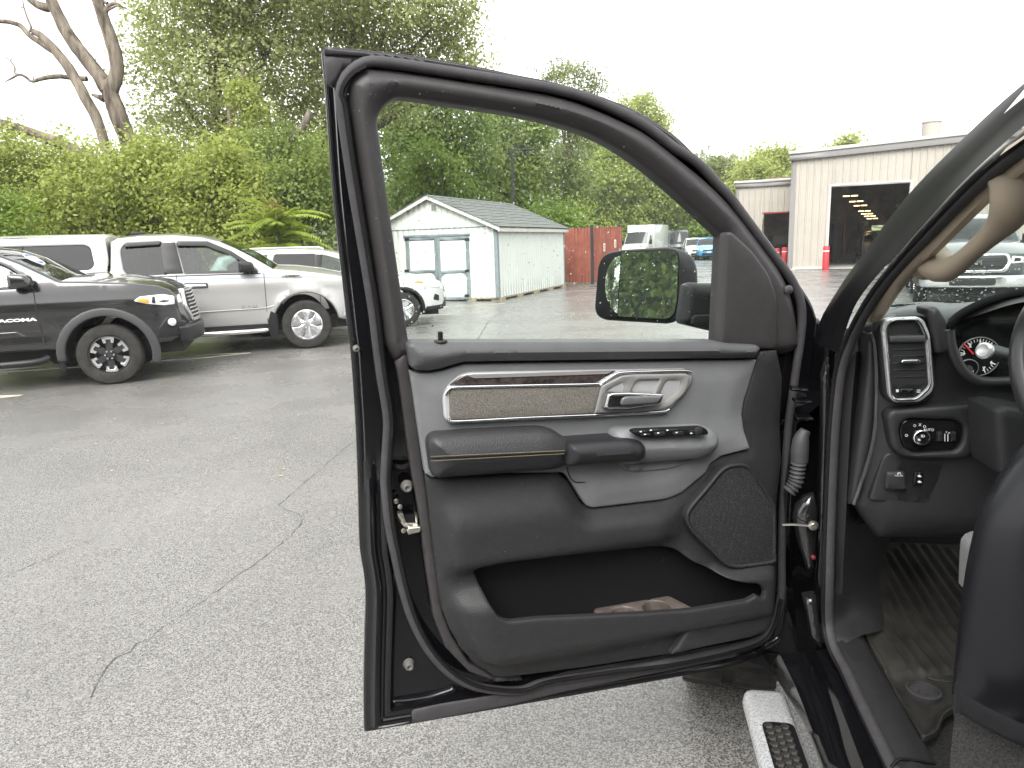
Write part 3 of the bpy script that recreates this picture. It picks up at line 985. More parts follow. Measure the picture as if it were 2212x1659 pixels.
def gable(a):
    return WH + (AP - WH) * (1 - abs(a + WD / 2) / (WD / 2))
def shp(name, m, fr, pts, par=shed, **k):
    k.setdefault('pxl', False); k.setdefault('res', .5); k.setdefault('edge', .004)
    return panel(name, m, par, fr, pts, **k)
fw = bpy.data.objects.new('front_wall', None); COL.objects.link(fw); fw.parent = shed
sw_ = bpy.data.objects.new('side_wall', None); COL.objects.link(sw_); sw_.parent = shed
nb = 22
for i in range(nb):
    a0, a1 = -WD + i * WD / nb, -WD + (i + 1) * WD / nb
    shp('siding_board', SW, SFr, [(a0 + .0015, FL), (a1 - .0015, FL), (a1 - .0015, WH - .02), (a0 + .0015, WH - .02)], par=fw, w=.0, depth=.03)
    shp('siding_board', SW, SFr, [(a0 + .004, WH + .01), (a1 - .004, WH + .01), (a1 - .004, gable(a1 - .004)), (a0 + .004, gable(a0 + .004))] if gable(a1) > WH + .03 and gable(a0) > WH + .03 else
        ([(a0 + .004, WH + .01), (a1 - .004, WH + .01), (a1 - .004, gable(a1 - .004))] if gable(a1) > gable(a0) else [(a0 + .004, WH + .01), (a1 - .004, WH + .01), (a0 + .004, gable(a0 + .004))]), par=fw, w=.004, depth=.03)
shp('gable_flashing', STR, SFr, [(-WD, WH - .02), (0, WH - .02), (0, WH + .012), (-WD, WH + .012)], par=fw, w=.010, depth=.03)
nb = 30
for i in range(nb):
    a0, a1 = i * LN / nb, (i + 1) * LN / nb
    shp('siding_board', SW, SSd, [(a0 + .0015, FL), (a1 - .0015, FL), (a1 - .0015, WH), (a0 + .0015, WH)], par=sw_, w=.0, depth=.03)
box('wall_core', SW, shed, np.array(c0 + sd * LN / 2 - sx * WD / 2) + np.array([0, 0, FL + (WH - FL) / 2]) - 0 * sx, (WD - .06, LN - .06, WH - FL), True, 0, np.stack([sx, sd, np.array([0, 0, 1.0])], 1))
shp('corner_board', STR, SFr, [(-.10, FL), (.012, FL), (.012, WH), (-.10, WH)], w=.018, depth=.03)
shp('corner_board', STR, SSd, [(-.01, FL), (.09, FL), (.09, WH), (-.01, WH)], w=.018, depth=.03)
shp('corner_board', STR, SSd, [(LN - .09, FL), (LN, FL), (LN, WH), (LN - .09, WH)], w=.018, depth=.03)
shp('corner_board', STR, SFr, [(-WD, FL), (-WD + .1, FL), (-WD + .1, WH), (-WD, WH)], w=.018, depth=.03)
# roof in shingle courses
roof_s = bpy.data.objects.new('roof', None); COL.objects.link(roof_s); roof_s.parent = shed
OV = .16
for sgn in (1, -1):
    ridge = c0 - sx * WD / 2 + np.array([0, 0, AP + .06]); eav = c0 + (sx * OV if sgn > 0 else -sx * (WD + OV)) + np.array([0, 0, WH - .02])
    dn = eav - ridge; ll = np.linalg.norm(dn); dn /= ll
    nn = np.cross(sd, dn); nn = nn if nn[2] > 0 else -nn
    RF = Fr(ridge, sd, -dn, nn)
    shp('roof_deck', WSK, RF, [(-.16, -ll), (LN + .16, -ll), (LN + .16, 0), (-.16, 0)], par=roof_s, w=-.03, depth=.03)
    nc = 17
    for i in range(nc):
        b0 = -ll * (i + 1) / nc - .015; b1 = -ll * i / nc
        cols = 14
        shp('shingle_course', SHG, RF, [(-.20 + .01 * math.sin(i * 7), b0), (LN + .18, b0), (LN + .18, b1), (-.20, b1)], par=roof_s, w=.012 if i % 2 else .016, depth=.012, hf=lambda a, b, d, b0=b0, b1=b1: -.014 * (b - b0) / (b1 - b0), res=.6, edge=0)
    shp('barge_board', SWT, SFr, [(-WD / 2, AP + .05), (OV if sgn > 0 else -WD - OV, WH - .04), (OV if sgn > 0 else -WD - OV, WH - .15), (-WD / 2, AP - .07)], w=.17, depth=.03)
shp('eave_fascia', SWT, SSd, [(-.16, WH - .17), (LN + .16, WH - .17), (LN + .16, WH - .045), (-.16, WH - .045)], w=OV - .02, depth=.03)
# vent in the gable
vent = shp('gable_vent', SWT, SFr, SFr.P(Z2((331, 660), (382, 655), (386, 706), (333, 710))), w=.03, depth=.03, edge=.01)
for i in range(5):
    yy = 668 + i * 7
    shp('vent_slat', STR, SFr, SFr.P(Z2((343, yy), (371, yy - 2), (371, yy + 2), (343, yy + 4))), w=.036, depth=.01, edge=0)
# double doors
for xa, xb in ((196, 366), (384, 558)):
    leaf_ = bpy.data.objects.new('door', None); COL.objects.link(leaf_); leaf_.parent = shed
    k_ = lambda x: (x - 375) * .03
    shp('door_board', SW, SFr, SFr.P(Z2((xa, 870), (xb, 862), (xb + 14, 1242), (xa + 14, 1244))), par=leaf_, w=.012, depth=.02)
    def bar(p, par=leaf_, w=.03, m=STR):
        shp('door_rail', m, SFr, SFr.P(Z2(*p)), par=par, w=w, depth=.02, edge=.003)
    bar(((xa - 14, 858), (xa + 8, 858), (xa + 24, 1244), (xa + 2, 1246)))
    bar(((xb - 8, 862), (xb + 12, 860), (xb + 28, 1242), (xb + 6, 1244)))
    bar(((xa, 862), (xb, 856), (xb, 880), (xa, 886)), w=.027)
    bar(((xa + 8, 1068), (xb + 8, 1060), (xb + 8, 1080), (xa + 8, 1088)), w=.027)
    bar(((xa + 12, 1232), (xb + 14, 1228), (xb + 14, 1246), (xa + 12, 1250)), w=.027)
    for cx_, cy_, sx_, sy_ in ((xa + 16, 1086, 1, 1), (xb + 2, 1080, -1, 1), (xa + 22, 1234, 1, -1), (xb + 10, 1230, -1, -1)):
        arc = [(cx_, cy_), (cx_ + 44 * sx_, cy_)] + [(cx_ + (44 - 44 * math.sin(t)) * sx_, cy_ + (44 - 44 * math.cos(t)) * sy_) for t in np.linspace(.12, 1.45, 7)] + [(cx_, cy_ + 44 * sy_)]
        shp('corner_brace', STR, SFr, SFr.P(Z2(*arc)), par=leaf_, w=.024, depth=.02, edge=.002)
    hx_ = xa - 4 if xa < 300 else xb + 4
    for hy in (878, 1070, 1222):
        shp('strap_hinge', BKI, SFr, SFr.P(Z2((hx_ - 14, hy - 8), (hx_ + 14, hy - 10), (hx_ + 14, hy + 6), (hx_ - 14, hy + 8))), par=leaf_, w=.036, depth=.01, edge=.002)
shp('door_header', STR, SFr, SFr.P(Z2((170, 852), (576, 838), (577, 852), (171, 868))), w=.04, depth=.03)
for i in range(5):
    a = .1 + i * (LN - .4) / 4
    box('skid_block', WSK, shed, c0 + sd * (a + .1) - sx * .10 + np.array([0, 0, .045]), (.35, .3, .09), True, 0, np.stack([sx, sd, np.array([0, 0, 1.0])], 1))
for i in range(4):
    box('skid_block', WSK, shed, c0 + sd * .14 - sx * (.9 + i * 1.1) + np.array([0, 0, .045]), (.3, .3, .09), True, 0, np.stack([sx, sd, np.array([0, 0, 1.0])], 1))
shp('sill_beam', WSK, SSd, [(.02, .05), (LN, .05), (LN, FL + .01), (.02, FL + .01)], w=-.01, depth=.06)
shp('sill_beam', WSK, SFr, [(-WD, .05), (-.02, .05), (-.02, FL + .01), (-WD, FL + .01)], w=-.01, depth=.06)

# ================================================================== red enclosure fence
RDW = mat('red_brown_boards', (.235, .060, .040), .75, var=(2.5, .25, (.29, .085, .055)), bump=[('n', 40, .3, .006)])
def fence(label, p0, p1, h):
    p0, p1 = np.array([*p0, 0.0]), np.array([*p1, 0.0])
    ux = (p1 - p0); L = np.linalg.norm(ux); ux /= L
    nn = np.array([ux[1], -ux[0], 0])
    f = thing('fence_panel', label, 'fence', tuple(p0), 0, 'red brown fence panels of the enclosure')
    FF = Fr(p0, ux, np.array([0, 0, 1.0]), nn)
    nb = max(3, int(L / .145))
    rs = np.random.default_rng(int(L * 100))
    for i in range(nb):
        a = i * L / nb
        panel('fence_board', RDW, f, FF, [(a + .002, .06), (a + L / nb - .003, .06), (a + L / nb - .003, h + .01 * rs.normal()), (a + .002, h + .01 * rs.normal())], w=.004 * rs.random(), edge=.002, depth=.02, res=.6, pxl=False)
    for z in (.4, h - .3):
        panel('fence_rail', RDW, f, FF, [(0, z), (L, z), (L, z + .1), (0, z + .1)], w=-.03, edge=0, depth=.05, res=1, pxl=False)
    for a in (0, L):
        box('fence_post', BKI, f, FF.w3(np.array(a), np.array((h + .08) / 2), np.array(-.06)), (.09, .09, h + .08), True)
    return f
fence('red brown fence panel touching the back corner of the shed', (2.05, 28.9), (3.22, 28.0), 2.18)
gate = fence('red brown fence panel with two white notices, right of the dark post', (3.38, 28.4), (4.72, 29.8), 2.20)
gf = Fr(np.array([3.38, 28.4, 0]), np.array([.692, .722, 0]), np.array([0, 0, 1.0]), np.array([.722, -.692, 0]))
NOT = mat('notice_white', (.62, .58, .55), .5)
for q in ((1403, 925), (1470, 902)):
    a, b = gf.px(*Z2(q)[0], .02)
    panel('notice', NOT, gate, gf, [(a - .06, b - .16), (a + .06, b - .16), (a + .06, b + .16), (a - .06, b + .16)], w=.02, edge=.002, depth=.01, res=.3, pxl=False)
    for k in range(4):
        panel('notice_print', mat('notice_red', (.25, .07, .06), .6), gate, gf, [(a - .04, b - .12 + k * .06), (a + .04, b - .12 + k * .06), (a + .04, b - .09 + k * .06), (a - .04, b - .09 + k * .06)], w=.0225, edge=0, depth=.001, res=.3, pxl=False)

# ================================================================== lamp post
lp = at_y(1113, 560, 33.0); lpz = at_y(1110, 322, 33.0)[2]
lamp = thing('lamp_post', 'slim black lamp post with a flat arm behind the shed roof', 'lamp post', (lp[0], 33.0, 0))
box('pole', BKI, lamp, (0, 0, lpz / 2), (.11, .11, lpz))
box('base', BKI, lamp, (0, 0, .06), (.32, .32, .12))
box('arm', BKI, lamp, (.32, 0, lpz - .05), (.55, .06, .07))
box('lamp_head', BKI, lamp, (.75, 0, lpz - .04), (.55, .28, .07), bev=.02)

# ================================================================== metal workshop
MTL = mat('pale_ribbed_steel', (.335, .312, .272), .45, spec=.4, var=(.8, .06))
MTR = mat('grey_steel_trim', (.19, .185, .18), .45, spec=.4)
RDP = mat('red_steel', (.30, .03, .03), .5)
CON = mat('concrete', (.33, .32, .30), .8, var=(2, .2))
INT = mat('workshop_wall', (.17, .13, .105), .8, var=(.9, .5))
bo = np.array([13.48, 34.49, 0]); bux = np.array([.93, -.3676, 0]); bn = np.array([-.3676, -.93, 0]); Z = np.array([0, 0, 1.0])
BF = Fr(bo, bux, Z, bn)
wk = thing('workshop', 'tall pale ribbed steel workshop with a wide open bay door', 'workshop', tuple(bo))
WL = 24.0
h0 = BF.px(1706, 338)[1]; _hr = BF.px(2085, 296); slope = (_hr[1] - h0) / _hr[0]
def rz(a):
    return h0 + slope * min(a, 14) - slope * max(0, a - 14)
dA0, dB1 = BF.px(1796, 404); dA1 = BF.px(1966, 399)[0]
def ribbed(par, fr, a0, a1, zb, ztf, w=0, pitch=.305, name='steel_sheet', m=MTL):
    """one cladding sheet with rolled ribs"""
    st = []
    a = a0
    while a < a1 - .01:
        e = min(a + pitch, a1)
        st += [(a, 0), (a + .03, .032), (a + .065, .032), (a + .095, 0)]
        if e - a > .25:
            st += [(a + .17, 0), (a + .18, .008), (a + .22, .008), (a + .23, 0)]
        a = e
    st = [s for s in st if s[0] <= a1] + [(a1, 0)]
    V = []
    for (x, h_) in st:
        V += [fr.w3(np.array(x), np.array(zb), np.array(w + h_)), fr.w3(np.array(x), np.array(ztf(x)), np.array(w + h_))]
    return obj(name, V, [(2 * i, 2 * i + 2, 2 * i + 3, 2 * i + 1) for i in range(len(st) - 1)], m, par, False, True)
a = 0.0
while a < WL - .1:
    e = min(a + .915, WL)
    if e <= dA0 or a >= dA1:
        ribbed(wk, BF, a, e, .05, rz)
    else:
        if a < dA0: ribbed(wk, BF, a, dA0, .05, rz)
        ribbed(wk, BF, max(a, dA0), min(e, dA1), dB1, rz)
        if e > dA1: ribbed(wk, BF, dA1, e, .05, rz)
    a = e
def wkp(name, m, pts, par=wk, fr=BF, **k):
    k.setdefault('edge', .006); k.setdefault('res', 2.0); k.setdefault('pxl', False)
    return panel(name, m, par, fr, pts, **k)
wkp('roof_trim', MTR, [(-.15, rz(0) - .22), (14, rz(14) - .22), (14, rz(14) + .10), (-.15, rz(0) + .10)], w=.18, depth=.2)
wkp('roof_edge', mat('pale_trim', (.40, .39, .36), .4), [(-.2, rz(0) + .06), (14, rz(14) + .06), (14, rz(14) + .20), (-.2, rz(0) + .20)], w=.24, depth=.3)
wkp('corner_trim', MTR, [(-.06, .05), (.16, .05), (.16, rz(0) - .2), (-.06, rz(0) - .2)], w=.05, depth=.1)
wkp('base_trim', mat('pale_trim', (.40, .39, .36), .4), [(0, 0), (dA0 - .1, 0), (dA0 - .1, .14), (0, .14)], w=.05, depth=.08)
for a_, b_ in ((dA0 - .12, dA0), (dA1, dA1 + .12)):
    wkp('door_jamb', mat('pale_trim', (.40, .39, .36), .4), [(a_, .0), (b_, .0), (b_, dB1 + .12), (a_, dB1 + .12)], w=.05, depth=.25)
wkp('door_lintel', mat('pale_trim', (.40, .39, .36), .4), [(dA0, dB1), (dA1, dB1), (dA1, dB1 + .12), (dA0, dB1 + .12)], w=.045, depth=.25)
# left flank, roof skin
ribbon('side_cladding', MTL, wk, [[BF.w3(np.array(0.), np.array(z), np.array(0.)) for z in (.05, h0)], [BF.w3(np.array(0.), np.array(z), np.array(-22.)) for z in (.05, h0)]], 2, smooth_path=False)
ribbon('roof_skin', MTR, wk, [[BF.w3(np.array(x), np.array(rz(x) + .1), np.array(0.2)) for x in (-.1, 14., 24.)], [BF.w3(np.array(x), np.array(rz(x) + .1), np.array(-22.)) for x in (-.1, 14., 24.)]], 3, smooth_path=False)
vp = BF.px(2032, 290); vc = BF.w3(np.array(vp[0]), np.array(vp[1] - .2), np.array(-2.5))
lathe('roof_vent', MTL, wk, [(.40, 0), (.40, 1.0), (.43, 1.02), (.43, 1.08), (.0001, 1.1)], vc, Z, 20, True)
# bay interior
def wkb(a, b, w): return BF.w3(np.array(float(a)), np.array(float(b)), np.array(float(w)))
ribbon('bay_floor', CON, wk, [[wkb(.3, .02, .3), wkb(.3, .02, -21)], [wkb(14, .02, .3), wkb(14, .02, -21)]], 2, smooth_path=False)
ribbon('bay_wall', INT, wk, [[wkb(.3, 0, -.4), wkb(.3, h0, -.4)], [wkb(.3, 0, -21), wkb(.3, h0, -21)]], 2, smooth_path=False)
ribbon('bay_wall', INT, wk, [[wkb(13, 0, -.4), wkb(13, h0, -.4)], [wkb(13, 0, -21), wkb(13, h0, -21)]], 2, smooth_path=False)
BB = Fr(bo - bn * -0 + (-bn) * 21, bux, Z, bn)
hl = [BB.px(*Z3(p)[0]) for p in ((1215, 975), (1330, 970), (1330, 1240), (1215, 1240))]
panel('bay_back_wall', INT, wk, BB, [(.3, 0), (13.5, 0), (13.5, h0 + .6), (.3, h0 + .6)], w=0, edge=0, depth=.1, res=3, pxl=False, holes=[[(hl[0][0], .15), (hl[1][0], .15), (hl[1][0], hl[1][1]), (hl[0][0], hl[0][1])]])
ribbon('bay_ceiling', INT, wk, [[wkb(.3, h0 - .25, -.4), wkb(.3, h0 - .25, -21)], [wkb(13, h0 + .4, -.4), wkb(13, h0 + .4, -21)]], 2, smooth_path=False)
LMP = mat('workshop_tube', (.9, .8, .55), .5, emit=((1.0, .72, .34), 1.6))
for i, (q, dpt) in enumerate((((1076, 782), 5), ((1114, 818), 8), ((1141, 845), 10.5), ((1167, 881), 14), ((1184, 899), 16), ((1203, 914), 18), ((1219, 930), 20))):
    Fd = Fr(bo - bn * dpt, bux, Z, bn)
    a_, b_ = Fd.px(*Z3(q)[0])
    for k in (-1, 1):
        box('strip_light', LMP, wk, Fd.w3(np.array(a_ + k * .19), np.array(b_), np.array(0.0)), (.30, .12, .05), True)
Fd = Fr(bo - bn * 9, bux, Z, bn)
STL = mat('lift_red', (.30, .03, .03), .5)
for x0_, x1_, y0_, y1_, m_, d_ in ((1020, 1045, 930, 1180, STL, 9), (960, 1060, 885, 905, mat('shelf_tan', (.30, .21, .13), .7), 12), (950, 1000, 960, 1240, mat('cabinet_dark', (.03, .03, .035), .6), 8), (1120, 1160, 960, 1090, BKI, 11), (1150, 1190, 950, 980, mat('duct_white', (.4, .4, .4), .6), 12), (1050, 1120, 1060, 1150, mat('bench_brown', (.20, .14, .10), .7), 14), (1130, 1200, 990, 1230, mat('stack_brown', (.26, .18, .13), .7), 17), (1370, 1420, 835, 855, mat('heater_grey', (.25, .25, .25), .6), 8), (1010, 1100, 1150, 1220, mat('bench_grey', (.06, .06, .06), .6), 9)):
    Fd = Fr(bo - bn * d_, bux, Z, bn)
    p0_, p1_ = Fd.px(*Z3((x0_, y1_))[0]), Fd.px(*Z3((x1_, y0_))[0])
    box('workshop_fitting', m_, wk, Fd.w3(np.array((p0_[0] + p1_[0]) / 2), np.array(max(.02, (p0_[1] + p1_[1]) / 2)), np.array(0.0)), (abs(p1_[0] - p0_[0]), .6, abs(p1_[1] - p0_[1])), True, 0, np.stack([bux, -bn, Z], 1))
# low wing
wo_ = bo - bn * 6.0
WF = Fr(wo_, bux, Z, bn)
wing = thing('workshop_wing', 'lower pale steel wing left of the tall workshop, with a dark open door', 'workshop', tuple(wo_))
wa0 = WF.px(1592, 400)[0]; wh = WF.px(1592, 400)[1]
oa0, ob1 = WF.px(1647, 459); oa1 = min(-.02, WF.px(1702, 459)[0])
a = wa0
while a < -.05:
    e = min(a + .915, 0.0)
    if e <= oa0: ribbed(wing, WF, a, e, .05, lambda x: wh)
    else:
        if a < oa0: ribbed(wing, WF, a, oa0, .05, lambda x: wh)
        ribbed(wing, WF, max(a, oa0), e, ob1, lambda x: wh)
    a = e
wkp('roof_trim', MTR, [(wa0 - .1, wh - .15), (0, wh - .15), (0, wh + .12), (wa0 - .1, wh + .12)], par=wing, fr=WF, w=.12, depth=.2)
wkp('roof_edge', mat('pale_trim', (.40, .39, .36), .4), [(wa0 - .15, wh + .08), (0, wh + .08), (0, wh + .2), (wa0 - .15, wh + .2)], par=wing, fr=WF, w=.18, depth=.3)
wkp('corner_trim', MTR, [(wa0 - .05, .05), (wa0 + .12, .05), (wa0 + .12, wh - .1), (wa0 - .05, wh - .1)], par=wing, fr=WF, w=.05, depth=.1)
wkp('door_header', RDP, [(oa0, ob1 - .07), (oa1, ob1 - .07), (oa1, ob1), (oa0, ob1)], par=wing, fr=WF, w=.0, depth=.1)
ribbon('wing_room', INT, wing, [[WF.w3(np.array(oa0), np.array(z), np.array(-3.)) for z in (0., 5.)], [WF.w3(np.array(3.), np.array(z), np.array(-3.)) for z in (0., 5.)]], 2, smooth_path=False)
ribbon('wing_flank', MTL, wing, [[WF.w3(np.array(wa0), np.array(z), np.array(0.)) for z in (.05, wh)], [WF.w3(np.array(wa0), np.array(z), np.array(-8.)) for z in (.05, wh)]], 2, smooth_path=False)
ribbon('wing_roof', MTR, wing, [[WF.w3(np.array(x), np.array(wh + .1), np.array(.1)) for x in (wa0, 3.)], [WF.w3(np.array(x), np.array(wh + .2), np.array(-8.)) for x in (wa0, 3.)]], 2, smooth_path=False)
box('parked_machine', mat('machine_dark', (.06, .055, .05), .6), wing, WF.w3(np.array((oa0 + oa1) / 2 + .3), np.array(1.4), np.array(-2.4)), (1.2, .8, .5), True)
# bollards
RB = mat('bollard_red', (.42, .018, .032), .45, var=(3, .15))
for lab, px_, top, Yb in (('red bollard at the left jamb of the wide bay door', 1784, 531, 33.0), ('red bollard at the right jamb of the low wing door', 1694, 534, 38.6), ('red bollard at the middle of the low wing door, partly hidden', 1678, 536, 39.6)):
    p = at_y(px_, 560, Yb); zt = at_y(px_, top, Yb)[2]
    b_ = thing('bollard', lab, 'bollard', (p[0], Yb, 0), 0, 'red bollards by the workshop doors')
    lathe('post', RB, b_, [(.14, 0), (.14, zt - .05), (.12, zt - .015), (.07, zt), (.0001, zt + .005)], (0, 0, 0), Z, 16)
    lathe('stripe', mat('stripe_white', (.7, .66, .64), .5), b_, [(.1435, zt - .26), (.1435, zt - .21)], (0, 0, 0), Z, 16)
# ================================================================== vehicles
VGL = glass_mat('car_glass', (.42, .52, .48), ior=1.5)
VGT = glass_mat('car_glass_tinted', (.035, .038, .040), ior=1.45)
VBK = mat('car_black_trim', (.013, .013, .014), .4, spec=.35)
VUN = mat('car_underside', (.012, .012, .012), .8)
VIN = mat('car_interior', (.05, .048, .046), .8)
VCH = mat('car_chrome', (.72, .72, .73), .10, 1.0)
VLM = mat('car_lamp_clear', (.75, .78, .80), .08, .3, coat=.8)
VAM = mat('car_lamp_amber', (.75, .26, .03), .2)
VTY = mat('car_tyre', (.018, .0175, .017), .8, spec=.3, var=(9, .35, (.036, .034, .031)), bump=[('n', 70, .5, .008)])
VRM = mat('car_alloy', (.62, .62, .64), .22, .95)
VRD = mat('car_alloy_dark', (.03, .03, .032), .4, .3)
def paint(name, col, metal=0.0, rough=.22):
    return mat(name, col, rough, metal, coat=.9)

def arch(cx, cz, r, a0=12, a1=168, n=14):
    """points over a wheel arch from front to rear"""
    return [(cx + r * math.cos(math.radians(a)), cz + r * math.sin(math.radians(a))) for a in np.linspace(a0, a1, n)]

def wheel(par, x, y, r, side, rim='six', wd=.26):
    w_ = bpy.data.objects.new('wheel', None); COL.objects.link(w_); w_.parent = par
    ax = np.array([0, side, 0.0]); O = np.array([x, y, r])
    rin = r * .62
    V, Fc = tyre_vf0(r, wd, O, ax, rin)
    obj('tyre', V, Fc, VTY, w_, True, False, 30)
    lathe('rim_barrel', VRD if rim == 'block' else VRM, w_, [(rin * 1.02, -wd * .4), (rin * 1.02, wd * .40), (rin * .95, wd * .42), (rin * .92, wd * .30), (rin * .90, -.02), (.0001, -.02)], O, ax, 36)
    nsp = {'six': 6, 'block': 6, 'five': 5}[rim]
    RF = Fr(O, np.array([side * -1.0, 0, 0]), np.array([0, 0, 1.0]), ax)
    for k in range(nsp):
        a = 2 * math.pi * k / nsp + (math.pi / 2 if rim != 'block' else math.pi / 6)
        c, s = math.cos(a), math.sin(a)
        def P(u, v): return (u * c - v * s, u * s + v * c)
        if rim == 'six':
            pts = [P(rin * .12, -.045), P(rin * .55, -.040), P(rin * .80, -.075), P(rin * .95, -.11), P(rin * .95, .11), P(rin * .80, .075), P(rin * .55, .040), P(rin * .12, .045)]
            m_ = VRM
        elif rim == 'block':
            pts = [P(rin * .62, -.028), P(rin * .62, -.06), P(rin * .93, -.075), P(rin * .93, .075), P(rin * .62, .06), P(rin * .62, .028), P(rin * .80, .028), P(rin * .80, -.028)]
            m_ = VRM
            panel('spoke_root', VRD, w_, RF, [P(rin * .15, -.035), P(rin * .9, -.05), P(rin * .9, .05), P(rin * .15, .035)], w=wd * .34, edge=.006, depth=.05, res=.2, pxl=False, world=False)
        else:
            pts = [P(rin * .12, -.03), P(rin * .60, -.028), P(rin * .93, -.055), P(rin * .93, .055), P(rin * .60, .028), P(rin * .12, .03)]
            m_ = VRM
        panel('spoke', m_, w_, RF, pts, w=wd * .40, edge=.008, depth=.04, res=.2, pxl=False, world=False)
    lathe('hub_cap', VRD if rim == 'block' else VRM, w_, [(rin * .28, wd * .30), (rin * .26, wd * .42), (rin * .16, wd * .43), (rin * .14, wd * .46), (.0001, wd * .46)], O, ax, 20)
    for k in range(6):
        a = 2 * math.pi * k / 6
        lathe('lug_nut', VCH, w_, [(.014, 0), (.012, .02), (.0001, .022)], O + np.array([rin * .21 * math.cos(a), side * wd * .42, rin * .21 * math.sin(a)]), ax, 8)
    return w_

def tyre_vf0(R_, wd, O, ax, rin, sides=40):
    pr = [(rin, -wd * .40), (rin * 1.06, -wd * .47), (R_ * .82, -wd * .5), (R_ * .94, -wd * .46), (R_ * .985, -wd * .38), (R_, -wd * .28), (R_, wd * .28), (R_ * .985, wd * .38),
          (R_ * .94, wd * .46), (R_ * .82, wd * .5), (rin * 1.06, wd * .47), (rin, wd * .40)]
    return lathe_vf(pr, sides, O, ax)

def vehicle(name, label, cat, S, pt, loc, rotz, group=None, both=True, rim='six', glass2=None, detail=True):
    """body sides with real cut-out windows and arches, top skin from nose to tail, glass, wheels, lamps, cabin"""
    t = thing(name, label, cat, loc, rotz, group)
    yf = S['yf']
    sides = (-1, 1)
    for sd_ in sides:
        fr = Fr((0, 0, 0), (1, 0, 0), (0, 0, 1), (0, sd_, 0))
        hf = lambda a, b, d: yf(a, b)
        b_ = panel('body_side', pt, t, fr, S['side'], w=0, edge=.035, depth=.0, holes=[w_[1] for w_ in S['wins']], hf=hf, res=S.get('res', .12), bres=S.get('bres', .06), pxl=False, world=False, sharp=35)
        for nm, poly, gm in S['wins']:
            panel(nm, gm, t, fr, poly, w=-.022, edge=0, depth=.004, hf=hf, res=.3, bres=.15, pxl=False, world=False)
        for nm, poly, mm, dw, eg in S.get('over', []):
            panel(nm, mm, t, fr, poly, w=dw, edge=eg, depth=.02, hf=hf, res=.12, bres=.05, pxl=False, world=False)
    for nm, i0, i1, mm in S['top']:
        prof = S['prof'][i0:i1 + 1]
        V = []
        n = 13
        for (x, z, cr_, bow) in prof:
            ye = float(yf(np.array(x), np.array(z))) - .035
            for u in np.linspace(-1, 1, n):
                V.append((x + bow * (1 - u * u), u * ye, z + cr_ * (1 - u * u)))
        Fc = [(i * n + j, i * n + n + j, i * n + n + j + 1, i * n + j + 1) for i in range(len(prof) - 1) for j in range(n - 1)]
        obj(nm, V, Fc, mm, t, True, False, 40)
    for x in S['axles']:
        for sd_ in sides:
            wheel(t, x, sd_ * (S['track'] / 2), S['r'], sd_, rim)
    box('underbody', VUN, t, ((S['ux'][0] + S['ux'][1]) / 2, 0, S['uz']), (S['ux'][1] - S['ux'][0], S['track'] - .35, .22))
    for sd_ in sides:
        for x in S['axles']:
            V, Fc = lathe_vf([(S['ar'], 0), (S['ar'], .45)], 20, (x, sd_ * (S['track'] / 2 + .06), S['r'] + .02), (0, -sd_, 0), a0=-1.75, a1=1.75)
            obj('wheel_well', VUN, Fc, VUN, t) if False else obj('wheel_well', V, [f for f in Fc if (f[1] % 20) != 0], VUN, t)
    cx0, cx1 = S['cab']
    box('cabin_floor', VIN, t, ((cx0 + cx1) / 2, 0, S['belt'] - .48), (cx1 - cx0, S['track'] - .2, .25))
    if detail:
        for x in S['seats']:
            for y in (-.40, .40):
                box('seat', VIN, t, (x, y, S['belt'] - .25), (.55, .5, .22), bev=.05)
                box('seat_back', VIN, t, (x - .28, y, S['belt'] + .02), (.16, .5, .62), bev=.05)
                box('head_rest', VIN, t, (x - .30, y, S['belt'] + .40), (.10, .26, .17), bev=.04)
        box('dashboard', VIN, t, (cx1 - .1, 0, S['belt'] - .08), (.45, S['track'] - .3, .2), bev=.05)
        mp = S['mirror']
        for sd_ in sides:
            m_ = panel('wing_mirror', S.get('mirmat', pt), t, Fr((mp[0], sd_ * mp[1], mp[2]), (1, 0, 0), (0, 0, 1), (0, sd_, 0)), rp([(-.13, -.10, .04), (.12, -.08, .05), (.10, .06, .06), (-.12, .09, .04)], .04), w=.10, edge=.05, depth=.16, res=.05, pxl=False, world=False)
            tube('mirror_stem', VBK, t, [(mp[0] + .05, sd_ * (mp[1] - .16), mp[2] - .10), (mp[0] + .02, sd_ * (mp[1]), mp[2] - .07)], .035, 8, world=False)
    return t

# ---------------- full size pickup (the silver one and the dark ones beyond the windscreen)
def y_ram(x, z):
    x, z = np.asarray(x, float), np.asarray(z, float)
    y = 1.015 - .05 * ((np.minimum(z, 1.33) - .85) / .5) ** 2 - np.maximum(0, z - 1.32) * .33 + .022 * np.exp(-((z - 1.12) / .06) ** 2)
    y = y - .20 * np.clip((x - .35) / .65, 0, 1) ** 2.2 + .035 * np.exp(-((np.hypot(x, z - .41) - .56) / .07) ** 2) + .035 * np.exp(-((np.hypot(x + 3.57, z - .41) - .56) / .07) ** 2)
    return y
ram_side = ([(.62, .46), (.97, .50), (1.0, .66), (.98, .85), (.95, 1.03), (.90, 1.12), (.66, 1.185), (.30, 1.255), (-.07, 1.31), (-.46, 1.355)] +
            [(-.79, 1.575), (-1.0, 1.70), (-1.24, 1.82), (-1.5, 1.895), (-1.9, 1.94), (-2.4, 1.94), (-2.72, 1.915), (-2.82, 1.86), (-2.86, 1.40), (-2.90, 1.36), (-4.93, 1.34), (-4.98, 1.28), (-4.96, .66), (-4.88, .56), (-4.15, .52)] +
            arch(-3.57, .41, .53, 188, -8)[::1][::-1][::-1] )
def bottom(outl, axles, r, zc, zs):
    return outl
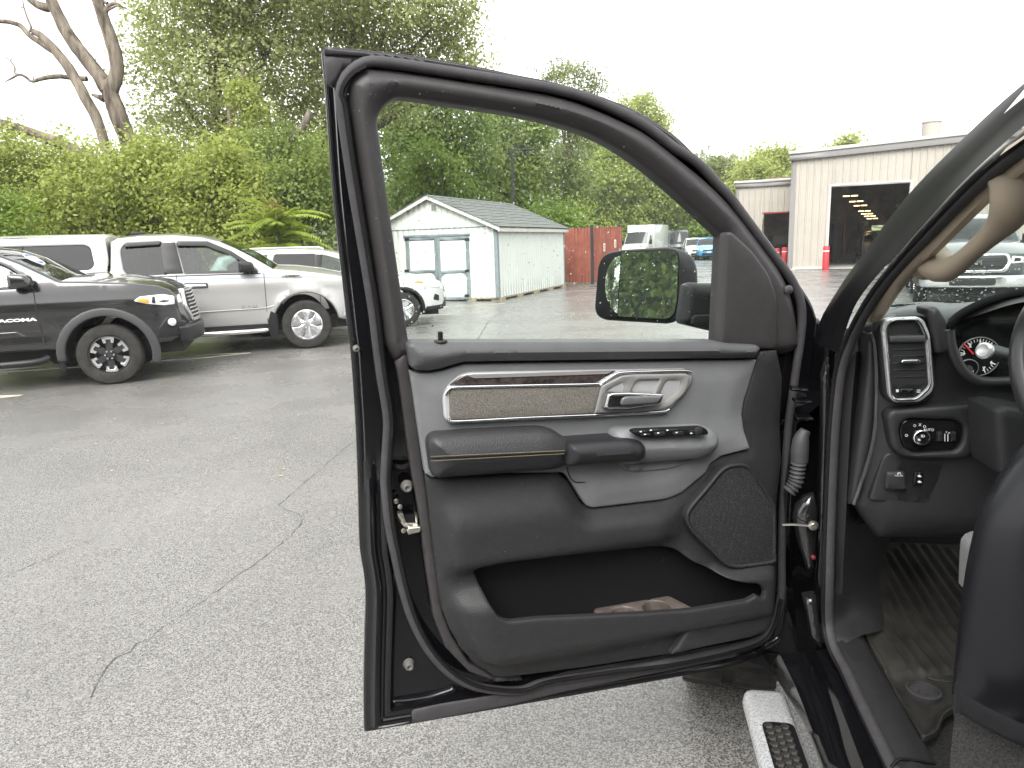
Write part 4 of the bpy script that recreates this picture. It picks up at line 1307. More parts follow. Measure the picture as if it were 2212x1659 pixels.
_arR = [(-3.57 + .53 * math.cos(math.radians(a)), .42 + .53 * math.sin(math.radians(a))) for a in np.linspace(170, 8, 16)]
_arF = [(.53 * math.cos(math.radians(a)), .42 + .53 * math.sin(math.radians(a))) for a in np.linspace(172, 8, 16)]
ram_side = ([(.62, .46), (.97, .50), (1.0, .66), (.98, .85), (.95, 1.03), (.90, 1.12), (.66, 1.185), (.30, 1.255), (-.07, 1.31), (-.46, 1.355), (-.79, 1.575), (-1.0, 1.70), (-1.24, 1.82), (-1.5, 1.895), (-1.9, 1.94), (-2.4, 1.94), (-2.72, 1.915),
             (-2.82, 1.86), (-2.86, 1.40), (-2.90, 1.36), (-4.93, 1.34), (-4.98, 1.28), (-4.96, .66), (-4.88, .56), (-4.15, .50)] + _arR + [(-3.0, .42), (-.58, .42)] + _arF)
ram_prof = [(.97, .50, 0, .10), (1.0, .66, 0, .14), (.98, .85, 0, .14), (.95, 1.03, 0, .13), (.90, 1.12, .02, .12), (.66, 1.185, .06, .08), (.30, 1.255, .085, .04), (-.07, 1.31, .09, 0), (-.46, 1.355, .06, .10),
            (-.79, 1.575, .05, .12), (-1.0, 1.70, .045, .10), (-1.24, 1.82, .04, .06), (-1.5, 1.895, .05, 0), (-1.9, 1.94, .05, 0), (-2.4, 1.94, .05, 0), (-2.72, 1.915, .05, 0), (-2.82, 1.86, .03, 0), (-2.86, 1.40, 0, -.04), (-2.90, 1.36, -.0, 0), (-4.93, 1.34, 0, 0), (-4.98, 1.28, 0, 0), (-4.96, .66, 0, 0)]
w_rear = rp([(-2.66, 1.40, .05), (-2.69, 1.72, .06), (-2.62, 1.82, .05), (-2.10, 1.84, .04), (-2.04, 1.34, .04), (-2.56, 1.33, .06)], .03)
w_front = rp([(-1.88, 1.82, .04), (-1.80, 1.33, .03), (-.70, 1.31, .03), (-.78, 1.40, .05), (-1.10, 1.62, .1), (-1.42, 1.79, .1)], .03)
def ram_spec(gl_r, extra=()):
    return dict(side=ram_side, prof=ram_prof, yf=y_ram, axles=(0, -3.57), track=1.74, r=.41, ar=.52, ux=(-4.7, .9), uz=.42, cab=(-2.8, -.5), belt=1.31, seats=(-1.45, -2.25), mirror=(-.86, 1.10, 1.42), mirmat=VBK,
                wins=[('rear_window', w_rear, gl_r), ('front_window', w_front, VGL)],
                top=[('front_fascia', 0, 4, None), ('hood', 4, 8, None), ('windscreen', 8, 11, VGL), ('roof', 11, 16, None), ('rear_screen', 16, 17, VGT), ('bed_cover', 18, 20, VBK), ('tailgate', 20, 21, None)], over=list(extra), bres=.05, res=.10)
def fill(S, pt):
    S = dict(S); S['top'] = [(a, b, c, pt if d is None else d) for a, b, c, d in S['top']]
    return S
FRF = Fr((1.0, 0, 0), (0, 1, 0), (0, 0, 1), (1, 0, 0))
def front_ram(t, pt, bump):
    def bf(a, b, d): return .14 * (1 - (a / .82) ** 2) - .05 * np.clip((b - .85) / .3, 0, 1)
    def fp(nm, m, pts, w, eg=.01, dp_=.04, holes=()):
        return panel(nm, m, t, FRF, pts, w=w, edge=eg, depth=dp_, hf=bf, res=.1, bres=.05, pxl=False, world=False, holes=holes)
    fp('grille', VBK, rp([(-.52, .80, .06), (.52, .80, .06), (.60, .95, .04), (.56, 1.10, .05), (-.56, 1.10, .05), (-.60, .95, .04)], .04), .015)
    for k in range(5):
        fp('grille_bar', VUN if k % 2 else VBK, [(-.50, .835 + k * .05), (.50, .835 + k * .05), (.51, .85 + k * .05), (-.51, .85 + k * .05)], .028, .004)
    fp('grille_surround', bump, rp([(-.56, .76, .06), (.56, .76, .06), (.64, .95, .04), (.59, 1.125, .05), (-.59, 1.125, .05), (-.64, .95, .04)], .04), .024, .01, .05, [rp([(-.50, .81, .06), (.50, .81, .06), (.58, .95, .04), (.54, 1.09, .05), (-.54, 1.09, .05), (-.58, .95, .04)], .04)])
    for s_ in (-1, 1):
        fp('headlamp', VLM, rp([(s_ * .63, .93), (s_ * .65, 1.08), (s_ * .88, 1.05), (s_ * .90, .95)], .03), .012)
        fp('headlamp_mask', VBK, rp([(s_ * .68, .97), (s_ * .69, 1.05), (s_ * .80, 1.035), (s_ * .80, .975)], .02), .0225, .003)
        fp('turn_lamp', VAM, rp([(s_ * .84, .97), (s_ * .84, 1.04), (s_ * .895, 1.03), (s_ * .90, .97)], .01), .0235, .003)
        fp('fog_lamp', VLM, rp([(s_ * .58, .58), (s_ * .74, .58), (s_ * .74, .65), (s_ * .58, .65)], .02), .055, .006)
    fp('bumper', bump, rp([(-.92, .46, .06), (.92, .46, .06), (.94, .70, .04), (-.94, .70, .04)], .04), .045, .03, .12)
    fp('air_intake', VUN, rp([(-.40, .50, .03), (.40, .50, .03), (.40, .64, .03), (-.40, .64, .03)], .03), .0465, .004)
    text_obj('emblem', bump, t, 'RAM', Fr((1.0 + .14 + .035, 0, 0), (0, 1, 0), (0, 0, 1), (1, 0, 0)), 0, .965, 0, .10, .012, world=False, bold=.004)
    return t

SILV = paint('silver_paint', (.33, .327, .318), .35, .28)
S_ = ram_spec(VGT, [
    ('pillar', [(-2.09, 1.34), (-2.12, 1.83), (-1.90, 1.83), (-1.82, 1.34)], VBK, .004, .004),
    ('mirror_sail', [(-.70, 1.31), (-.78, 1.40), (-.98, 1.54), (-.92, 1.31)], VBK, .004, .004),
    ('window_visor', rp([(-2.63, 1.775), (-2.12, 1.795), (-2.11, 1.85), (-2.60, 1.845)], .02), VBK, .03, .008),
    ('window_visor', rp([(-1.87, 1.77), (-1.45, 1.755), (-1.10, 1.60), (-.84, 1.43), (-.80, 1.46), (-1.08, 1.67), (-1.42, 1.835), (-1.86, 1.845)], .01), VBK, .03, .008),
    ('door_gap', [(-1.955, .5), (-1.945, .5), (-1.915, 1.32), (-1.925, 1.32)], VUN, .0025, 0), ('door_gap', [(-.625, .5), (-.615, .5), (-.605, 1.30), (-.615, 1.30)], VUN, .0025, 0),
    ('door_gap', [(-2.79, .8), (-2.78, .8), (-2.775, 1.34), (-2.785, 1.34)], VUN, .0025, 0),
    ('belt_moulding', [(-2.80, 1.305), (-.66, 1.285), (-.66, 1.30), (-2.80, 1.32)], VBK, .004, .002),
    ('pinstripe', [(-2.84, 1.255), (.4, 1.20), (.4, 1.215), (-2.84, 1.272)], mat('pinstripe_blue', (.22, .30, .42), .4), .003, 0),
    ('rocker_strip', rp([(-2.9, .40), (-.60, .40), (-.60, .47), (-2.9, .47)], .01), VBK, .01, .006),
    ('door_handle', rp([(-1.80, 1.13, .02), (-1.50, 1.125, .02), (-1.50, 1.165, .02), (-1.80, 1.17, .02)], .015), VCH, .045, .012),
    ('handle_recess', rp([(-1.83, 1.10, .03), (-1.47, 1.095, .03), (-1.47, 1.18, .03), (-1.83, 1.19, .03)], .02), VBK, .003, .002),
    ('mud_guard', rp([(-.60, .22), (-.47, .24), (-.46, .62), (-.56, .68), (-.62, .5)], .02), VBK, .02, .01),
    ('side_lamp', rp([(.64, 1.02), (.70, 1.10), (.92, 1.08), (.93, .98), (.74, .97)], .02), VLM, .006, .006),
    ('side_turn_lamp', rp([(.72, 1.00), (.78, 1.03), (.90, 1.02), (.91, .98)], .01), VAM, .014, .003),
    ('door_crease', [(-2.9, .70), (-.62, .72), (-.50, .76), (-.50, .775), (-.62, .735), (-2.9, .715)], SILV, .014, .006),
    ('bumper_end', rp([(.60, .50, .03), (.99, .52, .03), (1.0, .72, .03), (.66, .72, .03)], .03), VCH, .02, .02)])
# stand it where its front wheel touches the ground in the picture
HEAD = math.atan2(.309, .951)
def place(front_contact, half):
    p = np.array(front_contact[:2]) + HN * half
    return (p[0], p[1], 0)
ram = vehicle('pickup_truck', 'silver pickup with a white camper cap, parked side on behind the black pickup', 'pickup', fill(S_, SILV), SILV, place(gz(668, 753), .98), HEAD, 'pickups parked at the tree line')
front_ram(ram, SILV, VCH)
RSF = Fr((0, 0, 0), (1, 0, 0), (0, 0, 1), (0, -1, 0))
text_obj('lettering', VCH, ram, 'RAM', RSF, -.88, .755, 1.012, .055, .004, world=False, bold=.004, squeeze=1.6)
panel('hood_badge', VCH, ram, RSF, rp([(-.33, 1.205), (-.02, 1.185), (0, 1.215), (-.04, 1.25), (-.30, 1.265), (-.35, 1.235)], .02), w=1.005, edge=.006, depth=.03, res=.2, pxl=False, world=False)
text_obj('lettering', VUN, ram, 'eTORQUE', RSF, -.18, 1.225, 1.007, .030, .002, world=False, bold=.001)
for sd_ in (-1, 1):
    tube('side_step', VCH, ram, [(-2.85, sd_ * .95, .37), (-2.6, sd_ * 1.02, .36), (-.9, sd_ * 1.02, .36), (-.62, sd_ * .95, .37)], .04, 10, world=False)
box('roof_antenna', VBK, ram, (-2.55, 0, 2.0), (.20, .06, .06), bev=.02)
# camper cap on its bed
def y_cap(x, z):
    x, z = np.asarray(x, float), np.asarray(z, float)
    return .985 - np.maximum(0, z - 1.40) * .22
cap = bpy.data.objects.new('camper_cap', None); COL.objects.link(cap); cap.parent = ram
WCAP = paint('white_cap_paint', (.58, .58, .57), 0, .25)
cw = rp([(-4.75, 1.46, .05), (-3.12, 1.46, .06), (-3.06, 1.52, .05), (-3.09, 1.78, .05), (-3.16, 1.82, .05), (-4.75, 1.82, .05)], .04)
cap_o = rp([(-4.98, 1.365, .02), (-2.89, 1.385, .02), (-2.855, 1.60, .05), (-2.88, 1.91, .03), (-2.94, 1.945, .03), (-4.85, 1.945, .06), (-4.96, 1.8, .1)], .02)
for sd_ in (-1, 1):
    fr = Fr((0, 0, 0), (1, 0, 0), (0, 0, 1), (0, sd_, 0))
    panel('cap_side', WCAP, cap, fr, cap_o, w=0, edge=.04, depth=0, holes=[cw], hf=lambda a, b, d: y_cap(a, b), res=.15, bres=.06, pxl=False, world=False)
    panel('cap_window', VGT, cap, fr, cw, w=-.012, edge=0, depth=.004, hf=lambda a, b, d: y_cap(a, b), res=.3, bres=.2, pxl=False, world=False)
    panel('window_divider', VBK, cap, fr, [(-4.0, 1.46), (-3.97, 1.46), (-3.97, 1.82), (-4.0, 1.82)], w=.0, edge=.003, depth=.02, hf=lambda a, b, d: y_cap(a, b), res=.3, pxl=False, world=False)
    panel('window_frame', VBK, cap, fr, shift0(cw, .02) if False else [(x + (x + 3.9) * .012, z + (z - 1.64) * .06) for x, z in cw], w=-.004, edge=.004, depth=.01, hf=lambda a, b, d: y_cap(a, b), res=.3, bres=.1, pxl=False, world=False, holes=[cw])
V, Fc = [], []
cp = [(-2.87, 1.50), (-2.87, 1.70), (-2.885, 1.91), (-2.95, 1.945), (-4.0, 1.955), (-4.85, 1.945), (-4.95, 1.82), (-4.98, 1.40)]
for x, z in cp:
    ye = float(y_cap(x, z)) - .03
    for u in np.linspace(-1, 1, 9):
        V.append((x, u * ye, z + .06 * (1 - u * u) * (z > 1.75)))
obj('cap_top', V, [(i * 9 + j, i * 9 + 9 + j, i * 9 + 10 + j, i * 9 + j + 1) for i in range(7) for j in range(8)], WCAP, cap, True, False, 40)

# dark pickups facing us beyond the windscreen
DKG = paint('dark_green_grey_paint', (.014, .018, .018), .2, .25)
BKP = paint('black_car_paint', (.008, .008, .009), 0, .2)
S2 = dict(ram_spec(VGT)); S2['res'], S2['bres'] = .2, .1
dk = vehicle('pickup_truck', 'dark grey green pickup facing us, seen through the windscreen below the grab handle', 'pickup', fill(S2, DKG), DKG, (9.95, 15.5, 0), math.radians(-118), 'dark pickups facing the viewer')
front_ram(dk, DKG, VCH)
dk2 = vehicle('pickup_truck', 'black pickup with chrome bumper, mostly hidden behind the windscreen pillar', 'pickup', fill(S2, BKP), BKP, (12.6, 20.6, 0), math.radians(-118), 'dark pickups facing the viewer')
front_ram(dk2, BKP, VCH)

# ---------------- midsize black pickup on the left
def y_tac(x, z):
    x, z = np.asarray(x, float), np.asarray(z, float)
    y = .935 - .05 * ((np.minimum(z, 1.28) - .85) / .5) ** 2 - np.maximum(0, z - 1.28) * .36 + .018 * np.exp(-((z - 1.05) / .07) ** 2)
    y = y - .26 * np.clip((x - .25) / .85, 0, 1) ** 2.0 - .03 * np.exp(-((z - .72) / .07) ** 2) * (x < -.6)
    return y
_aF = [(.50 * math.cos(math.radians(a)), .40 + .50 * math.sin(math.radians(a))) for a in np.linspace(170, 10, 16)]
_aR = [(-3.24 + .50 * math.cos(math.radians(a)), .40 + .50 * math.sin(math.radians(a))) for a in np.linspace(170, 10, 16)]
tac_side = [(.56, .50), (.82, .50), (1.02, .58), (1.05, .74), (1.02, .88), (.97, 1.12), (.88, 1.19), (.70, 1.245), (.29, 1.30), (-.10, 1.335), (-.44, 1.355), (-.86, 1.60), (-1.10, 1.71), (-1.35, 1.765), (-1.7, 1.785), (-2.5, 1.77), (-2.72, 1.70), (-2.80, 1.35), (-4.25, 1.32), (-4.28, .70), (-4.2, .55), (-3.76, .52)] + _aR + [(-2.7, .50), (-.52, .50)] + _aF
tac_side = [(x if x < .5 else .5 + (x - .5) * .72, z) for x, z in tac_side]
tac_prof = [(.82, .50, 0, .16), (1.02, .58, 0, .18), (1.05, .74, 0, .18), (1.02, .88, 0, .18), (.97, 1.12, .01, .16), (.88, 1.19, .03, .13), (.70, 1.245, .06, .08), (.29, 1.30, .08, .03), (-.10, 1.335, .08, 0), (-.44, 1.355, .05, .10), (-.86, 1.60, .05, .12), (-1.10, 1.71, .045, .09), (-1.35, 1.765, .04, .03), (-1.7, 1.785, .05, 0),
            (-2.5, 1.77, .05, 0), (-2.72, 1.70, .03, 0), (-2.80, 1.35, 0, 0), (-4.25, 1.32, 0, 0), (-4.28, .70, 0, 0)]
tac_prof = [(x if x < .5 else .5 + (x - .5) * .72, z, c, b * .6) for x, z, c, b in tac_prof]
tw = rp([(-1.72, 1.30, .03), (-1.72, 1.67, .04), (-1.35, 1.665, .08), (-1.02, 1.545, .08), (-.80, 1.36, .04), (-.82, 1.31, .03)], .03)
tw2 = rp([(-2.55, 1.31, .04), (-2.58, 1.64, .05), (-1.84, 1.67, .04), (-1.80, 1.30, .03)], .03)
TLF = mat('flare_plastic', (.045, .045, .047), .55)
def band(cx, cz, r0, r1, a0, a1, n=18):
    A = np.radians(np.linspace(a0, a1, n))
    return [(cx + r1 * math.cos(a), cz + r1 * math.sin(a)) for a in A] + [(cx + r0 * math.cos(a), cz + r0 * math.sin(a)) for a in A[::-1]]
TS = dict(side=tac_side, prof=tac_prof, yf=y_tac, axles=(0, -3.24), track=1.60, r=.392, ar=.49, ux=(-4.0, .85), uz=.45, cab=(-2.7, -.45), belt=1.29, seats=(-1.4, -2.2), mirror=(-.82, 1.02, 1.385), mirmat=BKP, res=.09, bres=.04,
          wins=[('front_window', tw, VGL), ('rear_window', tw2, VGT)],
          top=[('front_fascia', 0, 4, BKP), ('hood', 4, 9, BKP), ('windscreen', 9, 12, VGL), ('roof', 12, 15, BKP), ('rear_screen', 15, 16, VGT), ('bed_cover', 16, 17, VBK), ('tailgate', 17, 18, BKP)],
          over=[('wheel_flare', band(0, .40, .495, .60, -18, 186), TLF, .035, .02), ('wheel_flare', band(-3.24, .40, .495, .60, -6, 186), TLF, .035, .02),
                ('door_gap', [(-.715, .56), (-.705, .56), (-.735, 1.30), (-.745, 1.30)], VUN, .0025, 0), ('belt_moulding', [(-2.6, 1.275), (-.80, 1.285), (-.80, 1.30), (-2.6, 1.29)], VBK, .005, .002),
                ('mirror_sail', [(-.80, 1.31), (-.81, 1.36), (-.98, 1.50), (-.96, 1.31)], VBK, .004, .003),
                ('mud_flap', rp([(-.60, .22), (-.53, .22), (-.50, .50), (-.56, .56)], .02), VBK, .0, .01),
                ('door_sculpt', rp([(-2.6, .74), (-.98, .76), (-.86, .68), (-2.6, .66)], .01), BKP, .02, .02),
                ('headlamp', rp([(.36, 1.065, .03), (.44, 1.12, .02), (.70, 1.135, .02), (.83, 1.10, .02), (.83, .99, .02), (.70, .985, .02), (.50, 1.02, .02)], .02), VLM, .006, .012),
                ('turn_lamp', rp([(.39, 1.068), (.43, 1.095), (.54, 1.085), (.54, 1.035), (.49, 1.03)], .01), VAM, .010, .004),
                ('headlamp_mask', rp([(.57, 1.03), (.58, 1.11), (.61, 1.112), (.61, 1.02)], .01), VBK, .010, .003),
                ('bumper_end', rp([(.58, .56, .03), (.90, .58, .03), (.92, .76, .03), (.72, .84, .03), (.61, .70, .03)], .02), VBK, .018, .02),
                ('fog_recess', rp([(.71, .72), (.73, .83), (.82, .82), (.84, .70), (.79, .68)], .02), VUN, .040, .004)])
tac = vehicle('pickup_truck', 'black midsize pickup with black wheel flares and a blue sticker on its windscreen', 'pickup', TS, BKP, place(gz(248, 829), .86), HEAD, 'pickups parked at the tree line', rim='block')
lathe('fog_lamp', VLM, tac, [(.05, 0), (.05, .03), (.03, .045), (.0001, .048)], (.77, -float(y_tac(.77, .76)) - .04, .765), (.5, -.85, 0), 16)
text_obj('lettering', mat('badge_white', (.8, .8, .8), .3), tac, 'TACOMA', RSF, -.98, .90, .945, .036, .004, world=False, bold=.002, squeeze=2.2)
TF_ = Fr((.90, 0, 0), (0, 1, 0), (0, 0, 1), (1, 0, 0))
def tb(a, b, d): return .11 * (1 - (a / .72) ** 2) - .07 * np.clip((b - .80) / .35, 0, 1)
def tp_(nm, m, pts, w, eg=.01, holes=()):
    return panel(nm, m, tac, TF_, pts, w=w, edge=eg, depth=.05, hf=tb, res=.1, bres=.05, pxl=False, world=False, holes=holes)
tp_('grille', VUN, rp([(-.42, .76, .04), (.42, .76, .04), (.52, .95, .04), (.46, 1.15, .05), (-.46, 1.15, .05), (-.52, .95, .04)], .03), .012)
tp_('grille_surround', VCH, rp([(-.46, .72, .05), (.46, .72, .05), (.57, .95, .04), (.50, 1.18, .05), (-.50, 1.18, .05), (-.57, .95, .04)], .03), .024, .012, [rp([(-.41, .77, .04), (.41, .77, .04), (.51, .95, .04), (.45, 1.14, .05), (-.45, 1.14, .05), (-.51, .95, .04)], .03)])
for k in range(7):
    tp_('grille_bar', VCH, [(-.44 + .0 * k, .80 + k * .05), (.44, .80 + k * .05), (.45, .822 + k * .05), (-.45, .822 + k * .05)], .024, .004)
tp_('bumper', VBK, rp([(-.80, .48, .06), (.80, .48, .06), (.84, .70, .05), (-.84, .70, .05)], .04), .06, .03)
tp_('headlamp', VLM, rp([(-.60, 1.0), (-.62, 1.12), (-.74, 1.10), (-.74, 1.0)], .02), .012)
for sd_ in (-1, 1):
    tube('side_step', VBK, tac, [(-2.5, sd_ * .86, .40), (-2.3, sd_ * .95, .36), (-.95, sd_ * .95, .36), (-.70, sd_ * .86, .40)], .045, 8, world=False)
    lathe('skid_hook', VBK, tac, [(.03, -.06), (.03, .06)], (.66, sd_ * .4, .40), (1, 0, 0), 8)
# window sticker
stc = np.array([-.98, -.62, 1.50]); sn = np.array([.50, -.15, .85]); sn /= np.linalg.norm(sn)
su = np.cross([0, 0, 1.0], sn); su /= np.linalg.norm(su); sv = np.cross(sn, su)
STF = Fr((-.80, -.50, 1.615), su, sv, sn)
ell = lambda a, b: [(a * math.cos(t), b * math.sin(t)) for t in np.linspace(0, 2 * math.pi, 28, endpoint=False)]
panel('sticker', WHT0 if False else mat('sticker_white', (.75, .75, .78), .5), tac, STF, ell(.10, .14), w=.03, edge=0, depth=.004, res=.2, pxl=False, world=False)
panel('sticker_print', mat('sticker_blue', (.06, .10, .38), .5), tac, STF, ell(.085, .122), w=.0325, edge=0, depth=.002, res=.2, pxl=False, world=False)
for k, h_ in ((.045, .03), (0, .05), (-.05, .03)):
    panel('sticker_print', mat('sticker_white', (.75, .75, .78), .5), tac, STF, [(-.06, k - h_ / 2), (.06, k - h_ / 2), (.055, k + h_ / 2), (-.055, k + h_ / 2)], w=.0345, edge=0, depth=.001, res=.2, pxl=False, world=False)

# ---------------- sport utility cars
def y_suv(x, z):
    x, z = np.asarray(x, float), np.asarray(z, float)
    y = .93 - .06 * ((np.minimum(z, 1.05) - .7) / .5) ** 2 - np.maximum(0, z - 1.02) * .34
    return y - .28 * np.clip((x - .2) / .75, 0, 1) ** 2.2 - .16 * np.clip((-3.2 - x) / .65, 0, 1) ** 2
_aF = [(.42 * math.cos(math.radians(a)), .37 + .42 * math.sin(math.radians(a))) for a in np.linspace(172, 8, 14)]
_aR = [(-2.78 + .42 * math.cos(math.radians(a)), .37 + .42 * math.sin(math.radians(a))) for a in np.linspace(172, 8, 14)]
suv_side = [(.50, .30), (.86, .32), (.92, .50), (.90, .70), (.82, .88), (.55, .985), (.10, 1.05), (-.36, 1.09), (-.86, 1.38), (-1.20, 1.55), (-1.6, 1.645), (-2.3, 1.68), (-3.0, 1.655), (-3.5, 1.56), (-3.72, 1.25), (-3.80, .95), (-3.78, .55), (-3.6, .36), (-3.24, .36)] + _aR + [(-2.3, .33), (-.46, .33)] + _aF
suv_prof = [(.86, .32, 0, .12), (.92, .50, 0, .16), (.90, .70, 0, .16), (.82, .88, .01, .14), (.55, .985, .04, .10), (.10, 1.05, .06, .04), (-.36, 1.09, .05, .10), (-.86, 1.38, .05, .12), (-1.20, 1.55, .045, .08), (-1.6, 1.645, .045, 0), (-2.3, 1.68, .045, 0), (-3.0, 1.655, .045, 0), (-3.5, 1.56, .03, 0), (-3.72, 1.25, 0, 0), (-3.80, .95, 0, 0), (-3.78, .55, 0, 0)]
sw1 = rp([(-.72, 1.12, .03), (-1.22, 1.45, .1), (-1.55, 1.545, .03), (-1.62, 1.10, .03)], .02)
sw2 = rp([(-1.72, 1.10, .03), (-1.67, 1.56, .03), (-2.45, 1.575, .05), (-2.60, 1.12, .03)], .02)
sw3 = rp([(-2.72, 1.13, .03), (-2.58, 1.57, .03), (-3.05, 1.545, .04), (-3.35, 1.38, .06), (-3.30, 1.20, .04)], .02)
def suv_spec(res=.12, bres=.06):
    return dict(side=suv_side, prof=suv_prof, yf=y_suv, axles=(0, -2.78), track=1.62, r=.36, ar=.41, ux=(-3.5, .8), uz=.32, cab=(-3.2, -.4), belt=1.05, seats=(-1.4, -2.2), mirror=(-.82, 1.0, 1.16), res=res, bres=bres,
                wins=[('front_window', sw1, VGL), ('rear_window', sw2, VGT), ('quarter_window', sw3, VGT)],
                top=[('front_fascia', 0, 3, None), ('hood', 3, 6, None), ('windscreen', 6, 8, VGL), ('roof', 8, 12, None), ('rear_screen', 12, 13, VGT), ('tailgate', 13, 15, None)],
                over=[('sill_cladding', rp([(-2.36, .32), (-.42, .32), (-.42, .42), (-2.36, .42)], .01), VBK, .012, .01), ('arch_cladding', band(0, .37, .41, .47, -4, 184), VBK, .012, .01), ('arch_cladding', band(-2.78, .37, .41, .47, -4, 184), VBK, .012, .01),
                      ('headlamp', rp([(.20, .93, .02), (.32, .96, .02), (.62, .93, .02), (.84, .83, .02), (.84, .77, .02), (.60, .80, .02)], .02), VLM, .008, .01), ('turn_lamp', rp([(.24, .925), (.32, .95), (.46, .93), (.44, .885)], .01), VAM, .013, .004),
                      ('fog_lamp', rp([(.66, .54), (.70, .66), (.80, .62), (.80, .50)], .02), VBK, .010, .008), ('bumper_lip', rp([(.46, .30, .02), (.90, .32, .02), (.91, .42, .02), (.50, .40, .02)], .02), VBK, .012, .015),
                      ('door_gap', [(-.63, .42), (-.62, .42), (-.70, 1.08), (-.71, 1.08)], VUN, .0025, 0), ('door_gap', [(-1.66, .42), (-1.65, .42), (-1.66, 1.08), (-1.67, 1.08)], VUN, .0025, 0), ('pillar', [(-1.73, 1.10), (-1.68, 1.56), (-1.54, 1.55), (-1.61, 1.10)], VBK, .003, .003),
                      ('door_handle', rp([(-1.55, .94), (-1.33, .94), (-1.33, .97), (-1.55, .97)], .01), VCH, .03, .01)])
def front_suv(t, pt):
    Ff = Fr((.90, 0, 0), (0, 1, 0), (0, 0, 1), (1, 0, 0))
    def bf(a, b, d): return .16 * (1 - (a / .68) ** 2) - .10 * np.clip((b - .62) / .3, 0, 1) ** 2
    for nm, m_, pts, w_ in (('grille', VBK, rp([(-.46, .66, .03), (.46, .66, .03), (.40, .80, .03), (-.40, .80, .03)], .03), .012), ('air_intake', VBK, rp([(-.55, .36, .04), (.55, .36, .04), (.48, .54, .04), (-.48, .54, .04)], .03), .018),
                            ('number_plate', mat('plate_white', (.6, .6, .6), .5), rp([(-.16, .56), (.16, .56), (.16, .64), (-.16, .64)], .01), .02)):
        panel(nm, m_, t, Ff, pts, w=w_, edge=.008, depth=.04, hf=bf, res=.15, bres=.08, pxl=False, world=False)
    for s_ in (-1, 1):
        panel('front_lamp', VLM, t, Ff, rp([(s_ * .48, .72), (s_ * .46, .82), (s_ * .62, .84), (s_ * .64, .74)], .02), w=.006, edge=.008, depth=.04, hf=bf, res=.2, bres=.1, pxl=False, world=False)
    return t
WHP = paint('white_car_paint', (.52, .52, .515), 0, .2)
kia = vehicle('suv', 'white sport utility car parked beside the shed, its nose seen through the door glass', 'suv', fill(suv_spec(.1, .05), WHP), WHP, place(gz(873, 706), .85), HEAD, None, rim='five')
front_suv(kia, WHP)
for sd_ in (-1, 1):
    tube('roof_rail', VCH, kia, [(-1.5, sd_ * .66, 1.66), (-1.7, sd_ * .66, 1.70), (-2.9, sd_ * .64, 1.70), (-3.1, sd_ * .63, 1.66)], .02, 8, world=False)
bayp = at_y(1822, 560, 38.0)
bay = vehicle('suv', 'white car standing inside the workshop bay', 'suv', fill(suv_spec(.25, .12), WHP), WHP, (bayp[0] + 3.0, 40.2, 0.03), math.radians(-112), None, rim='five', detail=False)
front_suv(bay, WHP)
# far row of cars seen over the mirror
proto = None
for lab, col, px_, Yc, rot in (('white sport utility car at the left of the far row', (.62, .62, .60), 1505, 56, -100), ('bright blue car second in the far row', (.03, .26, .52), 1530, 55, -103), ('silver car at the right of the far row, by the door frame', (.42, .41, .40), 1552, 57, -105)):
    p = at_y(px_, 560, Yc)
    pt = paint('far_paint_%d' % int(px_), col, .1, .25)
    if proto is None:
        proto = vehicle('car', lab, 'car', fill(suv_spec(.3, .15), pt), pt, (p[0], Yc, 0), math.radians(rot), 'far row of parked cars', rim='five', detail=False)
        front_suv(proto, pt)
        base_pt = pt
        o = proto
    else:
        o = copy_tree(proto)
        o.location, o.rotation_euler = (p[0], Yc, 0), (0, 0, math.radians(rot))
        tag(o, lab, 'car', 'far row of parked cars')
        for ch in [x for x in bpy.data.objects if x.parent == o and x.type == 'MESH']:
            if ch.data.materials[0] == base_pt:
                ch.material_slots[0].link = 'OBJECT'; ch.material_slots[0].material = pt
